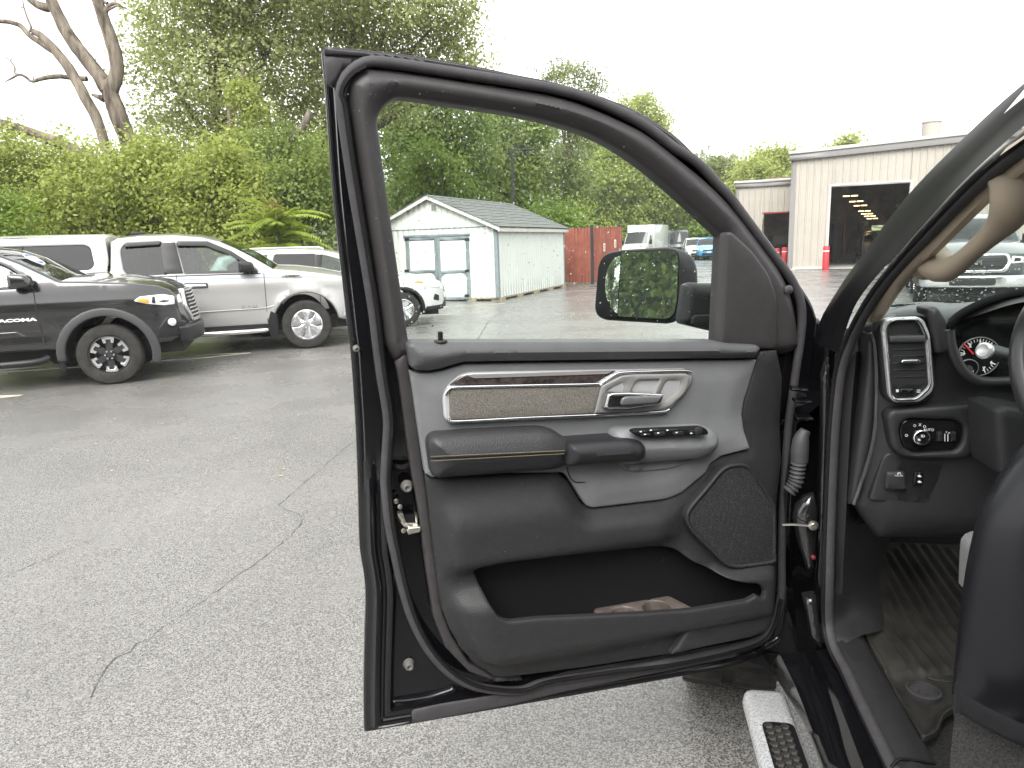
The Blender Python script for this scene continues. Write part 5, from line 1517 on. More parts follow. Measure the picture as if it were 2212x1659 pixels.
# vans and the box truck
def van(name, label, cat, loc, rot, pt, dims, box_h=None, group=None):
    L, Wd, Hh = dims
    t = thing(name, label, cat, loc, rot, group)
    prof = [(L / 2, .45), (L / 2 + .02, .9), (L / 2 - .15, 1.15), (L / 2 - .75, 1.35), (L / 2 - 1.35, min(Hh - .15, 2.25)), (L / 2 - 1.8, Hh if box_h is None else 2.4), (-L / 2 + .1, Hh if box_h is None else 2.4), (-L / 2, Hh - .2 if box_h is None else 2.2), (-L / 2, .5)]
    if box_h is not None:
        prof = prof[:6] + [(L / 2 - 2.0, 2.3), (L / 2 - 2.0, .5)]
    side = prof + [(prof[-1][0] + .1, .42), (prof[0][0] - .1, .42)]
    for sd_ in (-1, 1):
        fr = Fr((0, 0, 0), (1, 0, 0), (0, 0, 1), (0, sd_, 0))
        panel('body_side', pt, t, fr, side, w=0, edge=.06, depth=0, hf=lambda a, b, d: Wd / 2 - np.maximum(0, b - 1.3) * .08, res=.5, bres=.2, pxl=False, world=False)
        panel('side_window', VGT, t, fr, rp([(L / 2 - .95, 1.32), (L / 2 - 1.45, 2.0), (L / 2 - 1.85, 2.0), (L / 2 - 1.85, 1.32)], .04), w=.006, edge=.004, depth=.02, hf=lambda a, b, d: Wd / 2 - np.maximum(0, b - 1.3) * .08, res=.4, bres=.2, pxl=False, world=False)
    V = []
    for x, z in prof:
        for u in (-1, -.5, 0, .5, 1):
            V.append((x + (.12 * (1 - u * u) if x > L / 2 - 1.9 else 0), u * (Wd / 2 - max(0, z - 1.3) * .08 - .06), z + .04 * (1 - u * u)))
    def strip_(nm, i0, i1, m):
        obj(nm, V[i0 * 5:(i1 + 1) * 5], [(i * 5 + j, i * 5 + 5 + j, i * 5 + 6 + j, i * 5 + j + 1) for i in range(i1 - i0) for j in range(4)], m, t, True, False, 35)
    strip_('front_fascia', 0, 2, pt); strip_('hood', 2, 3, pt); strip_('windscreen', 3, 4, VGT); strip_('roof', 4, len(prof) - 1, pt)
    fF = Fr((L / 2, 0, 0), (0, 1, 0), (0, 0, 1), (1, 0, 0))
    panel('grille', VBK, t, fF, rp([(-.5, .65), (.5, .65), (.5, .95), (-.5, .95)], .05), w=.15, edge=.01, depth=.2, res=.5, pxl=False, world=False)
    for s_ in (-1, 1):
        panel('headlamp', VLM, t, fF, rp([(s_ * .6, .78), (s_ * .9, .8), (s_ * .9, 1.0), (s_ * .6, .95)], .03), w=.08, edge=.01, depth=.2, res=.5, pxl=False, world=False)
    panel('bumper', VBK, t, fF, rp([(-.95, .40), (.95, .40), (.95, .62), (-.95, .62)], .05), w=.14, edge=.03, depth=.25, res=.5, pxl=False, world=False)
    for x in (L / 2 - .95, -L / 2 + 1.1):
        for sd_ in (-1, 1):
            w_ = bpy.data.objects.new('wheel', None); COL.objects.link(w_); w_.parent = t
            V2, F2 = tyre_vf0(.37, .24, np.array([x, sd_ * (Wd / 2 - .12), .37]), np.array([0, sd_, 0.0]), .22, 20)
            obj('tyre', V2, F2, VTY, w_)
            lathe('rim', VRM, w_, [(.225, -.05), (.22, .07), (.1, .09), (.0001, .09)], (x, sd_ * (Wd / 2 - .12), .37), (0, sd_, 0), 16)
    for sd_ in (-1, 1):
        box('wing_mirror', VBK, t, (L / 2 - 1.0, sd_ * (Wd / 2 + .14), 1.5), (.1, .22, .34), bev=.03)
    if box_h is not None:
        box('cargo_box', pt, t, (-L / 2 + (L - 2.05) / 2, 0, .7 + (box_h - .7) / 2), (L - 2.05, Wd + .25, box_h - .7), bev=.04)
        box('box_rail', VCH, t, (-L / 2 + (L - 2.05) / 2, 0, .68), (L - 2.0, Wd + .27, .08))
    else:
        box('underbody', VUN, t, (0, 0, .42), (L - .6, Wd - .3, .2))
    return t
WVP = paint('white_van_paint', (.46, .47, .45), 0, .3)
p = at_y(1384, 560, 58)
van('box_truck', 'white box truck beyond the red fence, above the door mirror', 'box truck', (p[0] + .6, 59.5, 0), math.radians(-118), WVP, (6.2, 2.0, 2.6), 2.85)
GVP = paint('dark_van_paint', (.025, .03, .034), .2, .25)
for lab, px_, Yv in (('dark high roofed van next to the white box truck', 1438, 64), ('dark high roofed van nearer the far row of cars', 1476, 66)):
    p = at_y(px_, 560, Yv)
    van('van', lab, 'van', (p[0], Yv + 1.5, 0), math.radians(-110), GVP, (5.6, 1.95, 2.45), None, 'dark vans beyond the fence')
p = at_y(1556, 560, 72)
van('van', 'dark van roof just showing behind the silver far car', 'van', (p[0] + .8, 74, 0), math.radians(-105), GVP, (5.4, 1.95, 2.3), None, 'dark vans beyond the fence')

# ---------------- tan off-road pickup behind the viewer (seen only in the wide-angle strip of the mirror)
TAN = paint('tan_paint', (.34, .24, .13), 0, .35)
jp = thing('off_road_pickup', 'tan boxy off road pickup parked behind the viewer, reflected in the door mirror', 'pickup', (-5.6, -7.6, 0), math.radians(62))
for nm, c, s_, m_ in (('body', (-.2, 0, .95), (2.6, 1.5, .55), TAN), ('hood', (1.2, 0, 1.05), (1.3, 1.35, .42), TAN), ('cab', (-.35, 0, 1.5), (1.6, 1.4, .62), TAN), ('bed', (-2.0, 0, .98), (1.5, 1.5, .55), TAN), ('bumper', (1.98, 0, .68), (.2, 1.6, .2), VBK)):
    box(nm, m_, jp, c, s_, bev=.06)
box('windscreen', VGT, jp, (.47, 0, 1.52), (.05, 1.2, .45))
for y in (-.705, .705):
    box('side_window', VGT, jp, (-.3, y, 1.55), (1.2, .02, .38))
box('grille', VBK, jp, (1.86, 0, 1.05), (.03, 1.0, .32), bev=.02)
for y in (-.45, .45):
    lathe('headlamp', VLM, jp, [(.11, 0), (.11, .03), (.06, .05), (.0001, .05)], (1.87, y, 1.08), (1, 0, 0), 16)
for x in (1.25, -1.95):
    for sd_ in (-1, 1):
        box('fender', VBK, jp, (x, sd_ * .82, 1.0), (1.0, .26, .08), bev=.03)
        w_ = bpy.data.objects.new('wheel', None); COL.objects.link(w_); w_.parent = jp
        V2, F2 = tyre_vf0(.42, .28, np.array([x, sd_ * .80, .42]), np.array([0, sd_, 0.0]), .23, 24)
        obj('tyre', V2, F2, VTY, w_)
        lathe('rim', VRD, w_, [(.235, -.05), (.23, .08), (.1, .1), (.0001, .1)], (x, sd_ * .80, .42), (0, sd_, 0), 18)
# ================================================================== the black pickup we stand beside
TF = np.array([0.1666, 0.986, 0.0])            # its forward direction
TR = np.array([0.986, -0.1666, 0.0])           # its right
UP = np.array([0, 0, 1.0])
def KF(s):
    """plane square to the truck's length, s metres ahead of the viewer, facing back"""
    return Fr(TF * s, TR, UP, -TF)
def pk(x, y, s):
    return KF(s).at(x, y)
def path_s(pts):
    return [pk(*p) for p in pts]
def path_z(pts):
    return [gz(*p) for p in pts]
def TW(lat, s, z):
    return TR * lat + TF * s + UP * z

BLK = mat('black_paint', (.004, .004, .005), .08, spec=.42, rvar=(9, .04, .11))
PLA = mat('black_plastic', (.021, .0208, .0218), .5, spec=.25, bump=[('v', 330, .35, .0012)], var=(60, .12))
FRM = mat('frame_plastic', (.037, .034, .0355), .5, spec=.3, var=(35, .1), bump=[('n', 700, .08, .0005)])
LEA = mat('black_leather', (.024, .024, .026), .45, spec=.3, bump=[('v', 300, .4, .0012)])
CAP = mat('charcoal_vinyl', (.055, .056, .059), .5, spec=.4, bump=[('v', 300, .45, .0012)], var=(20, .08))
GRY = mat('grey_vinyl', (.138, .142, .146), .5, spec=.35, bump=[('v', 320, .35, .001)], var=(18, .06))
GPL = mat('grey_plastic', (.20, .197, .193), .42, spec=.4, var=(18, .05))
RUB = mat('seal_rubber', (.043, .041, .043), .65, spec=.25, var=(40, .15))
CHR = mat('satin_chrome', (.75, .75, .76), .16, 1.0)
SIL = mat('silver_plastic', (.50, .50, .51), .30, .4)
CLO = mat('speckled_cloth', (.125, .118, .105), .85, spec=.2, bump=[('v', 700, .6, .0015)], var=(420, .5, (.23, .215, .19)))
WOO = mat('dark_wood_film', (.032, .024, .022), .22, spec=.5, var=(55, .6, (.075, .060, .056)), coat=.3)
STI = mat('tan_thread', (.20, .165, .095), .8)
MET = mat('zinc_metal', (.55, .53, .47), .35, 1.0, var=(60, .3))
BEI = mat('beige_trim', (.27, .225, .170), .6, spec=.3, bump=[('n', 800, .1, .0005)])
DUL = mat('dull_black', (.008, .008, .009), .6, spec=.15)
TIR = mat('tyre_rubber', (.022, .021, .020), .75, spec=.3, bump=[('n', 120, .3, .004)], var=(12, .3, (.045, .040, .036)))
MIR = mat('mirror_silver', (.80, .84, .82), .01, 1.0)
GLS = glass_mat('door_glass', (.92, .97, .94), ior=1.22)
WGL = glass_mat('windscreen_glass', (.80, .88, .84), ior=1.4)
WHT = mat('white_print', (.75, .75, .75), .5)
REDN = mat('red_needle', (.7, .02, .03), .4)
DIRT = mat('dusty_rubber', (.014, .014, .0138), .55, spec=.35, var=(6, .4, (.050, .046, .040)), bump=[('n', 60, .25, .003)])
CARP = mat('carpet', (.035, .034, .033), .95, spec=.1, bump=[('n', 500, .8, .004)], var=(300, .5))
SPK = mat('speaker_mesh', (.012, .012, .012), .5, spec=.4)
_t = SPK.node_tree
_co = _t.nodes.new('ShaderNodeTexCoord'); _vo = _t.nodes.new('ShaderNodeTexVoronoi')
_vo.inputs['Scale'].default_value = 340; _vo.inputs['Randomness'].default_value = .8
_t.links.new(_co.outputs['Object'], _vo.inputs['Vector'])
_rp = _t.nodes.new('ShaderNodeValToRGB')
_rp.color_ramp.elements[0].position, _rp.color_ramp.elements[1].position = .35, .6
_rp.color_ramp.elements[0].color, _rp.color_ramp.elements[1].color = (.005, .005, .005, 1), (.034, .034, .036, 1)
_t.links.new(_vo.outputs['Distance'], _rp.inputs[0]); _t.links.new(_rp.outputs[0], _t.nodes['Principled BSDF'].inputs['Base Color'])

T = thing('pickup_truck', 'black pickup with its driver door swung open, seen from beside the seat', 'pickup', tuple(TW(.45, 1.6, 0)))

# ------------------------------------------------------------------ the open door
DN = np.array([.258, -.966, 0.0])
DX = np.array([.966, .258, 0.0])
BELT = float(gz(1106, 739, 0)[2])
D = Fr(np.array([-.37, 1.49, 0]) + .06 * DN, DX, UP, DN, k=.13, z0=1.16)
door = bpy.data.objects.new('door', None)
COL.objects.link(door)
door.parent = T
def dp(name, m, pts, **k):
    return panel(name, m, door, D, pts, **k)

outer = ([(694, 110)] + TA((600, 396)) + [(853, 114), (1003, 137), (1106, 158.5), (1206, 179), (1306, 210), (1381, 242), (1456, 290),
         (1506, 338), (1573, 413), (1630, 478), (1680, 543), (1720, 602), (1752, 652), (1766, 690), (1758, 760), (1740, 900), (1722, 1100), (1712, 1300),
         (1695, 1385), (1660, 1408), (1596, 1437), (1428, 1470), (1106, 1527), (890, 1565), (815, 1578), (787, 1583),
         (786, 1494), (788, 1382), (790, 1290), (786, 1240), (777, 1178), (773, 1037), (768, 910), (758, 762), (753, 722), (743, 635), (718, 415), (703, 212)])
opening = [(883, 738), (866, 622), (836, 415), (822, 312), (815.5, 262), (822, 238), (840, 217), (868, 207.5), (953, 219), (1106, 242),
           (1206, 265), (1281, 290), (1340, 321), (1393, 357), (1443, 398), (1490, 440), (1535, 482), (1565, 510, ), (1553, 738)]
def shift(pts, d):
    P = np.array([p[:2] for p in pts], float)
    tg = np.roll(P, -1, 0) - np.roll(P, 1, 0)
    nr = np.stack([tg[:, 1], -tg[:, 0]], 1) / np.linalg.norm(tg, axis=1)[:, None]
    s = 1 if area2(P) > 0 else -1
    return [tuple(p) for p in P + nr * d * s]

def curve_px(pts, keep, n):
    """smooth the run of points between sharp corners"""
    out = []
    idx = sorted(set(keep))
    m = len(pts)
    for i, a in enumerate(idx):
        b = idx[(i + 1) % len(idx)]
        if b <= a: b += m
        seg = [pts[k % m][:2] for k in range(a, b + 1)]
        k = max(2, int(n * sum(math.dist(seg[j], seg[j + 1]) for j in range(len(seg) - 1)) / 4000))
        out += [tuple(p) for p in cat_line(seg, k)[:-1]]
    return out
def nearest(pts, q):
    return min(range(len(pts)), key=lambda i: math.dist(pts[i][:2], q))
outer = curve_px(outer, [nearest(outer, q) for q in ((694, 110), (703, 99), (1766, 690), (1695, 1385), (787, 1583))], 400)
opening = curve_px(opening, [nearest(opening, q) for q in ((883, 738), (1565, 510), (1553, 738))], 400)
dp('outer_skin', BLK, outer, w=-.062, edge=.004, depth=.03, holes=[shift(opening, 10)], res=.06)
def inner_prof(a, b, d):
    lo = 1 - sstep(1.08, 1.2, b)
    p = .020 * sstep(.010, .020, d) - .006 * sstep(.030, .034, d) + .010 * sstep(.040, .046, d) - .046 * sstep(.056, .074, d)
    q = .018 * sstep(.008, .014, d)
    return p * lo + q * (1 - lo)
dp('inner_frame', BLK, shift(outer, -3), w=-.058, edge=.003, depth=.002, holes=[shift(opening, 10)], hf=inner_prof, res=.02, bres=.008, rings=(.008, .014, .020, .026, .031, .035, .040, .044, .048, .056, .062, .068, .075))

seal_px = ([(1672, 553), (1620, 484)] + TB((1880, 1700), (1790, 1605), (1600, 1405), (1400, 1275), (1200, 1120), (1000, 1000), (700, 865), (400, 775), (0, 705)) +
           TA((1700, 625), (1300, 562), (1050, 532), (950, 538), (850, 590), (770, 680), (735, 790), (735, 900), (770, 1150), (830, 1560)) +
           TC((1000, 120), (1045, 480), (1085, 780), (1125, 1020), (1140, 1180), (1130, 1350), (1115, 1640)) +
           Z5((405, 120), (425, 320), (465, 520), (505, 700), (560, 880), (640, 1040), (740, 1165), (860, 1255), (1000, 1300), (1200, 1310)) +
           Z6((250, 1468), (700, 1400), (1100, 1325), (1450, 1250), (1650, 1185), (1740, 1080), (1785, 900), (1790, 600), (1800, 300)) +
           Z7((170, 1000), (195, 800), (225, 580), (252, 400), (262, 250), (248, 130)) + [(1714, 612), (1696, 584)])
def on_door(pts, w):
    return [D.at(x, y, w) for x, y in pts]
sp = on_door(seal_px, -.024)
tube('door_seal', RUB, door, sp, .0105, 10, n=300, closed=True)
tube('seal_lip', DUL, door, on_door([(x + 9, y) if x < 1400 and y > 200 else (x, y + 9) for x, y in seal_px[14:45]], -.014), .0055, 6, n=200)
dp('top_channel', RUB, [(700, 103), (853, 116), (1003, 139), (1106, 160), (1206, 181), (1306, 212), (1381, 244), (1456, 293), (1506, 342), (1573, 417), (1566, 424),
   (1500, 352), (1450, 304), (1376, 256), (1300, 224), (1200, 194), (1106, 173), (1000, 152), (850, 127), (702, 116)], w=-.032, edge=.006, depth=.02, res=.03)
dp('corner_gusset', RUB, [(699, 118), (780, 126), (740, 150), (722, 186), (718, 187), (706, 178)], w=-.036, edge=.006, depth=.02, res=.03)

trim_out = (TC((1350, 1632), (1300, 1300), (1262, 1000), (1235, 800), (1205, 640), (1130, 520), (1100, 420), (1045, 0)) +
            TA((915, 1640), (880, 1440), (830, 1120), (795, 860), (788, 750)) + TA((800, 690), (870, 620), (930, 590), (1010, 584), (1600, 663), (2212, 764)) +
            TB((400, 835), (700, 930), (1000, 1060), (1200, 1170), (1500, 1408), (1790, 1655)) +
            [(1605, 472), (1648, 528), (1688, 585), (1712, 640), (1724, 700), (1728, 752), (1640, 752), (1553, 740), (884, 740), (880, 752), (890, 800), (918, 1015), (919, 1028)])
open_in = opening
band = [p for p in trim_out if True]
# window surround: ring with the glass opening cut out (the belt side stays closed below the glass)
def surr(a, b, d):
    return .016 * sstep(0.0, .03, d) * sstep(1.0, 1.2, b)
win_out0 = (TC((1205, 640), (1130, 520), (1100, 420), (1045, 0)) + TA((915, 1640), (880, 1440), (830, 1120), (795, 860), (788, 750), (800, 690), (870, 620), (930, 590), (1010, 584), (1600, 663), (2212, 764)) +
           TB((400, 835), (700, 930), (1000, 1060), (1200, 1170), (1500, 1408), (1790, 1655)) +
           [(1605, 472), (1648, 528), (1688, 585), (1712, 640), (1724, 700), (1729, 752), (1640, 770), (1106, 770), (884, 770)])
win_out = curve_px(win_out0, [0, len(win_out0) - 1, len(win_out0) - 2, len(win_out0) - 4, nearest(win_out0, (854, 782))], 400)
dp('window_surround', FRM, win_out, w=-.022, edge=.012, depth=.035, holes=[open_in], hf=surr, res=.016, bres=.010, rings=(.016, .022, .030))
dp('sail_panel', FRM, rp([(1571, 503, 10), (1582, 500, 6), (1626, 540, 14), (1664, 592, 18), (1680, 640, 14), (1683, 756, 3), (1557, 752, 2)], 4), w=.006, edge=.008, depth=.03, res=.03)
lathe('screw_cap', FRM, door, [(.011, 0), (.011, .004), (.007, .007), (0.0001, .008)], D.at(1702, 626, -.008), DN, 14, True)
dp('edge_trim', FRM, TC((1205, 640), (1300, 560), (1330, 700), (1360, 900), (1400, 1180), (1450, 1600), (1455, 1640)) + Z5((640, 60), (690, 450), (745, 850), (800, 990), (900, 1150), (1060, 1235)) + [(1130, 1472)] +
   Z5((1060, 1265), (900, 1205), (760, 1060), (690, 880), (650, 620), (618, 380), (600, 240)) + TC((1350, 1632), (1300, 1300), (1262, 1000), (1235, 800)), w=-.016, edge=.006, depth=.03, res=.02)

pane = dp('window_glass', GLS, shift(open_in, 7), w=-.045, edge=0, depth=.004, res=.08)
# belt seal under the glass
tube('belt_seal', DUL, door, on_door([(884, 741), (1106, 741), (1330, 740), (1553, 739)], -.032), .005, 6)

# upper pad
cap_px = [(880, 747, 6), (890, 739.5, 6), (1106, 739.5), (1553, 738.5), (1566, 741), (1581, 743), (1638, 745.5, 6), (1647, 752, 5), (1636, 774, 3), (1481, 776), (1106, 781), (1003, 783), (978, 790, 10),
          (953, 798, 10), (928, 802), (898, 801), (888, 794, 4)]
def capf(a, b, d):
    return .012 * sstep(0, .03, d)
dp('upper_pad', CAP, rp(cap_px, 2), w=.024, edge=.011, depth=.05, hf=capf, res=.012, bres=.010, rings=(.015, .020, .026))
# grey middle panel
grey_px = ([(885, 802), (898, 806), (928, 806), (953, 802), (978, 794), (1003, 787), (1106, 785), (1481, 780), (1636, 777, 3), (1621, 827), (1608, 867), (1603.5, 897), (1606, 930), (1617, 968, 4),
            (1556, 983), (1531, 999)] + Z4((1690, 770), (1560, 882), (1480, 917, 12), (1070, 965, 10), (1036, 945, 12), (960, 820), (925, 770, 10)) + [(1100, 1020), (933, 1030), (918, 1022), (903, 922), (890.5, 834.6)])
ins_px = rp(Z4((268, 360, 20), (300, 302, 14), (372, 244, 20), (425, 233, 16), (1230, 219, 6), (1600, 213, 12), (1630, 236, 10), (1628, 275, 14), (1590, 350, 20), (1500, 437, 14), (1440, 458, 10), (1100, 477), (305, 512, 14), (276, 480, 14)), 4)
def greyf(a, b, d):
    return .008 * sstep(0, .05, d) + .010 * np.sin(np.clip((b - .95) / .25, 0, 1) * math.pi)
dp('grey_panel', GRY, rp(grey_px, 2), w=.006, edge=.005, depth=.03, hf=greyf, res=.016)
dp('insert_bezel', SIL, ins_px, w=.024, edge=.005, depth=.02, res=.02)
dp('cloth_insert', CLO, rp(Z4((302, 335, 8), (322, 319, 8), (700, 312), (1130, 303, 3), (1092, 456, 3), (700, 475), (322, 491, 8), (304, 474, 8)), 3), w=.0265, edge=.003, depth=.006, res=.02)
dp('wood_strip', WOO, rp(Z4((302, 301, 4), (372, 250, 18), (425, 241, 12), (1215, 222, 3), (1108, 287, 8), (420, 300)), 3), w=.0265, edge=.003, depth=.006, res=.02)
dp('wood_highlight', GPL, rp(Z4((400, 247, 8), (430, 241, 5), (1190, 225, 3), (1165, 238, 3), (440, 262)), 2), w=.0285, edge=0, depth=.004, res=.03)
chrome_line = Z4((282, 350), (305, 318), (345, 310), (700, 302), (1090, 294), (1135, 285), (1190, 250), (1240, 232), (1400, 225), (1590, 222), (1622, 232))
tube('chrome_line', CHR, door, on_door(chrome_line, .027), .0035, 8, n=80)
tube('chrome_line', CHR, door, on_door(Z4((300, 480), (330, 496), (700, 478), (1100, 462), (1450, 445), (1500, 432)), .027), .003, 8, n=60)
hb = rp(Z4((1133, 304, 3), (1250, 246, 6), (1300, 240), (1598, 236, 10), (1620, 255, 8), (1590, 345, 16), (1500, 424, 10), (1440, 438), (1096, 455, 3)), 4)
hole_h = rp(Z4((1290, 342, 3), (1315, 288, 10), (1335, 272, 8), (1452, 270, 4), (1418, 345, 4)), 4)
def hbf(a, b, d):
    return -.012 * sstep(.006, .03, d)
dp('handle_bezel', GPL, hb, w=.030, edge=.004, depth=.02, holes=[hole_h], hf=hbf, res=.012)
dp('handle_recess', GPL, hole_h, w=.004, edge=.0, depth=.002, res=.03)
lever = dp('door_handle', CHR, rp(Z4((1150, 420, 4), (1168, 352, 6), (1195, 342, 6), (1290, 340, 4), (1478, 349, 3), (1455, 405, 5), (1280, 430), (1160, 430, 4)), 3), w=.052, edge=.006, depth=.022, res=.014)
dp('handle_grip', mat('handle_grey', (.10, .102, .105), .4), rp(Z4((1236, 400, 6), (1246, 372, 8), (1270, 362), (1466, 358, 3), (1440, 398, 5), (1245, 412, 5)), 3), w=.0555, edge=.004, depth=.006, res=.014)

# armrest, pull, switch pod
def armf(a, b, d):
    return .022 * sstep(0, .055, d)
arm = rp(Z4((188, 640), (192, 598, 14), (225, 572, 14), (400, 558), (650, 545), (815, 538, 16), (880, 552, 20), (962, 605, 16), (975, 640, 14), (950, 738, 10), (870, 766, 12), (600, 785), (235, 812, 12), (205, 788, 10)), 4)
dp('armrest', LEA, arm, w=.060, edge=.022, depth=.08, hf=armf, res=.012, wo=.05, bres=.008, rings=(.026, .032, .040, .048, .056))
def line_on(pts, w, n):
    return cat_line(on_door(pts, w), n)
V, Fc = [], []
for la in (((203, 688), (560, 672), (940, 655)), ((203, 712), (560, 692), (938, 672))):
    L = line_on(Z4(*la), .0832, 150)
    for i in range(0, 148, 2):
        d_ = L[i + 1] - L[i]
        v, f = box_vf(L[i] + d_ * .55, (np.linalg.norm(d_) * 1.1, .002, .0011), np.stack([d_ / np.linalg.norm(d_), DN, np.cross(d_ / np.linalg.norm(d_), DN)], 1))
        o_ = len(V) * 8; V.append(v); Fc += [tuple(k + o_ for k in q) for q in f]
obj('stitching', np.vstack(V), Fc, STI, door, False, True)
tube('seam', DUL, door, line_on(Z4((203, 700), (560, 682), (940, 663)), .0812, 40), .0016, 6)
pull = rp(Z4((942, 650, 10), (958, 614, 8), (1120, 602), (1290, 591, 8), (1345, 604, 14), (1372, 630, 10), (1372, 690, 10), (1345, 716, 10), (960, 742, 8), (940, 735, 8)), 4)
dp('pull_handle', mat('pull_leather', (.016, .016, .018), .38, spec=.3, bump=[('v', 420, .15, .001)]), pull, w=.088, edge=.018, depth=.055, hf=armf, res=.010, wo=.075, bres=.007, rings=(.022, .028, .034))
pod = rp(Z4((1190, 600, 10), (1203, 556, 14), (1245, 538, 12), (1690, 528, 10), (1735, 540, 12), (1775, 580, 14), (1768, 640, 14), (1725, 682, 14), (1640, 706), (1420, 720), (1280, 735, 16), (1215, 725, 16)), 5)
def podf(a, b, d):
    return .018 * sstep(0, .05, d)
dp('switch_pod', GRY, pod, w=.062, edge=.020, depth=.07, hf=podf, res=.012, wo=.05, bres=.008, rings=(.025, .032, .040, .050))
dp('pod_foot', GRY, rp(Z4((1215, 700), (1225, 738, 10), (1262, 772, 14), (1310, 790, 14), (1500, 772), (1640, 728, 14), (1700, 690, 10)), 6), w=.032, edge=.02, depth=.04, hf=armf, res=.016)
tube('panel_line', DUL, door, on_door(Z4((943, 745), (955, 790), (985, 825), (1040, 828), (1160, 815), (1190, 790), (1200, 745)), .0195), .0013, 6)
sw = rp(Z4((1297, 556, 8), (1320, 545, 6), (1500, 538), (1690, 529, 8), (1714, 545, 8), (1718, 571, 6), (1380, 586), (1330, 582, 8)), 4)
swp = dp('switch_plate', DUL, sw, w=.086, edge=.004, depth=.02, res=.02)
for bx, by, bw, bh in ((1332, 550, 44, 10), (1345, 566, 52, 12), (1395, 543, 50, 10), (1418, 556, 60, 22), (1500, 542, 50, 9), (1520, 553, 58, 22), (1608, 548, 40, 9), (1615, 562, 40, 9)):
    dp('switch_button', PLA, rp(Z4((bx, by), (bx + bw, by - 3), (bx + bw + 6, by + bh - 3), (bx + 8, by + bh)), 1.5), w=.0895, edge=.002, depth=.006, res=.02)
lathe('mirror_knob', PLA, door, [(.010, 0), (.010, .006), (.006, .008), (.0001, .008)], D.at(*Z4((1655, 547))[0], .086), DN, 14, True)
for bx, by in ((1440, 560), (1540, 558), (1345, 553), (1368, 568), (1490, 545), (1400, 545), (1648, 545), (1620, 562)):
    dp('switch_mark', WHT, Z4((bx - 5, by - 3), (bx + 6, by - 4), (bx + 7, by + 2), (bx - 4, by + 3)), w=.0902, edge=0, depth=.0006, res=.05)

# lower black panel with the map pocket
low_px = ([(918.5, 1026), (934, 1036, 6), (1100, 1030), (1205, 1022, 14), (1222, 1036, 10)] + Z4((955, 826), (1030, 950, 12), (1066, 972, 10), (1480, 924, 14), (1566, 888), (1700, 775)) +
          [(1536, 1003, 8), (1560, 988, 8), (1619, 972, 3), (1609, 930), (1607, 897), (1612, 867), (1625, 827), (1640, 777, 3), (1650, 760), (1684, 757, 3), (1696, 818), (1694, 1000), (1683, 1087), (1684, 1252), (1679, 1335, 10), (1656, 1368, 14), (1626, 1381)] +
          [(1527, 1401), (1454, 1417), (1262, 1447), (1097, 1468.6), (1071, 1466), (1028, 1440), (998, 1407), (973, 1364), (957, 1324), (947.6, 1269), (936.7, 1178), (926, 1087)])
pocket = rp([(1026, 1238, 8), (1034, 1229, 8), (1100, 1214), (1250, 1200), (1425, 1186, 14), (1466, 1192, 16), (1500, 1216, 14), (1560, 1243, 12), (1602, 1251), (1628, 1252, 10), (1641, 1268, 12), (1636, 1286, 12), (1613, 1298), (1494, 1318), (1395, 1325), (1296, 1330),
             (1163, 1336), (1100, 1343, 12), (1078, 1336, 12), (1058, 1306), (1038, 1268)], 4)
PB = [D.px(1100, y)[1] for y in (1214, 1343, 1190, 1440)]
PB[1] = D.px(1100, 1343, .05)[1]
LOW_L = dens(D.P(rp(low_px, 3), .012), .01)
def lowf(a, b, d):
    d = bdist(np.stack([a, b], 1), [LOW_L])
    up_ = .030 * sstep(PB[0] - .02, PB[0] + .03, b) * (1 - sstep(PB[0] + .10, PB[0] + .20, b)) * sstep(.10, .25, a) * (1 - sstep(.70, .80, a))
    lip = .045 * sstep(PB[3], PB[3] + .05, b) * (1 - sstep(PB[1] + .03 - .03 * sstep(.78, .86, a), PB[1] + .09 - .05 * sstep(.78, .86, a), b)) * sstep(.1, .3, a)
    return np.maximum(up_, lip) * sstep(0, .05, d) + .006 * sstep(0, .03, d)
lower = dp('lower_panel', PLA, rp(low_px, 3), w=.004, edge=.006, depth=.010, holes=[pocket], hf=lowf, res=.014, wo=.012, hwo=lambda x, y: .052 if y > 1285 else .028)
dp('pocket_back', DUL, shift(pocket, 30), w=-.045, edge=0, depth=.004, res=.08)
dp('lower_trim_step', PLA, rp(Z6((1070, 1300, 4), (1110, 1245), (1180, 1130, 12), (1240, 1100, 14), (1640, 1030, 10), (1735, 985, 8), (1748, 1040), (1700, 1140, 10), (1610, 1180), (1300, 1245)), 4), w=.034, edge=.010, depth=.03, res=.02)
# cup tray on the pocket floor
fz = D.px(1462, 1284, -.044)[1] + .004
TRY = Fr(D.O, DX, -DN, UP)
TRY.O = D.O + UP * (fz - .004)
def tpx(x, y):
    p = gz(x, y, fz - .004)
    q = p - TRY.O
    return (q @ DX, q @ (-DN))
tray = [tpx(*p) for p in Z6((580, 1000), (600, 962), (860, 925), (1105, 897), (1195, 1005))]
a0_, a1_ = tpx(*Z6((560, 1010))[0])[0], tpx(*Z6((1215, 1010))[0])[0]
yb = .044; yf_ = -.040
tray = rp([(a0_ + .02, yf_, .01), (a1_ + .01, yf_, .01), (a1_ - .02, yb, .01), (a0_, yb, .015)], .01)
h1 = [((a0_ * .70 + a1_ * .30) + .032 * math.cos(t), -.002 + .032 * math.sin(t)) for t in np.linspace(0, 2 * math.pi, 24, endpoint=False)]
h2 = [((a0_ * .33 + a1_ * .67) + .035 * math.cos(t), -.002 + .035 * math.sin(t)) for t in np.linspace(0, 2 * math.pi, 24, endpoint=False)]
panel('cup_tray', mat('brown_grey_rubber', (.085, .070, .062), .45, var=(25, .3), spec=.4), door, TRY, tray, w=.002, edge=.004, depth=.03, holes=[h1, h2], res=.02, pxl=False)
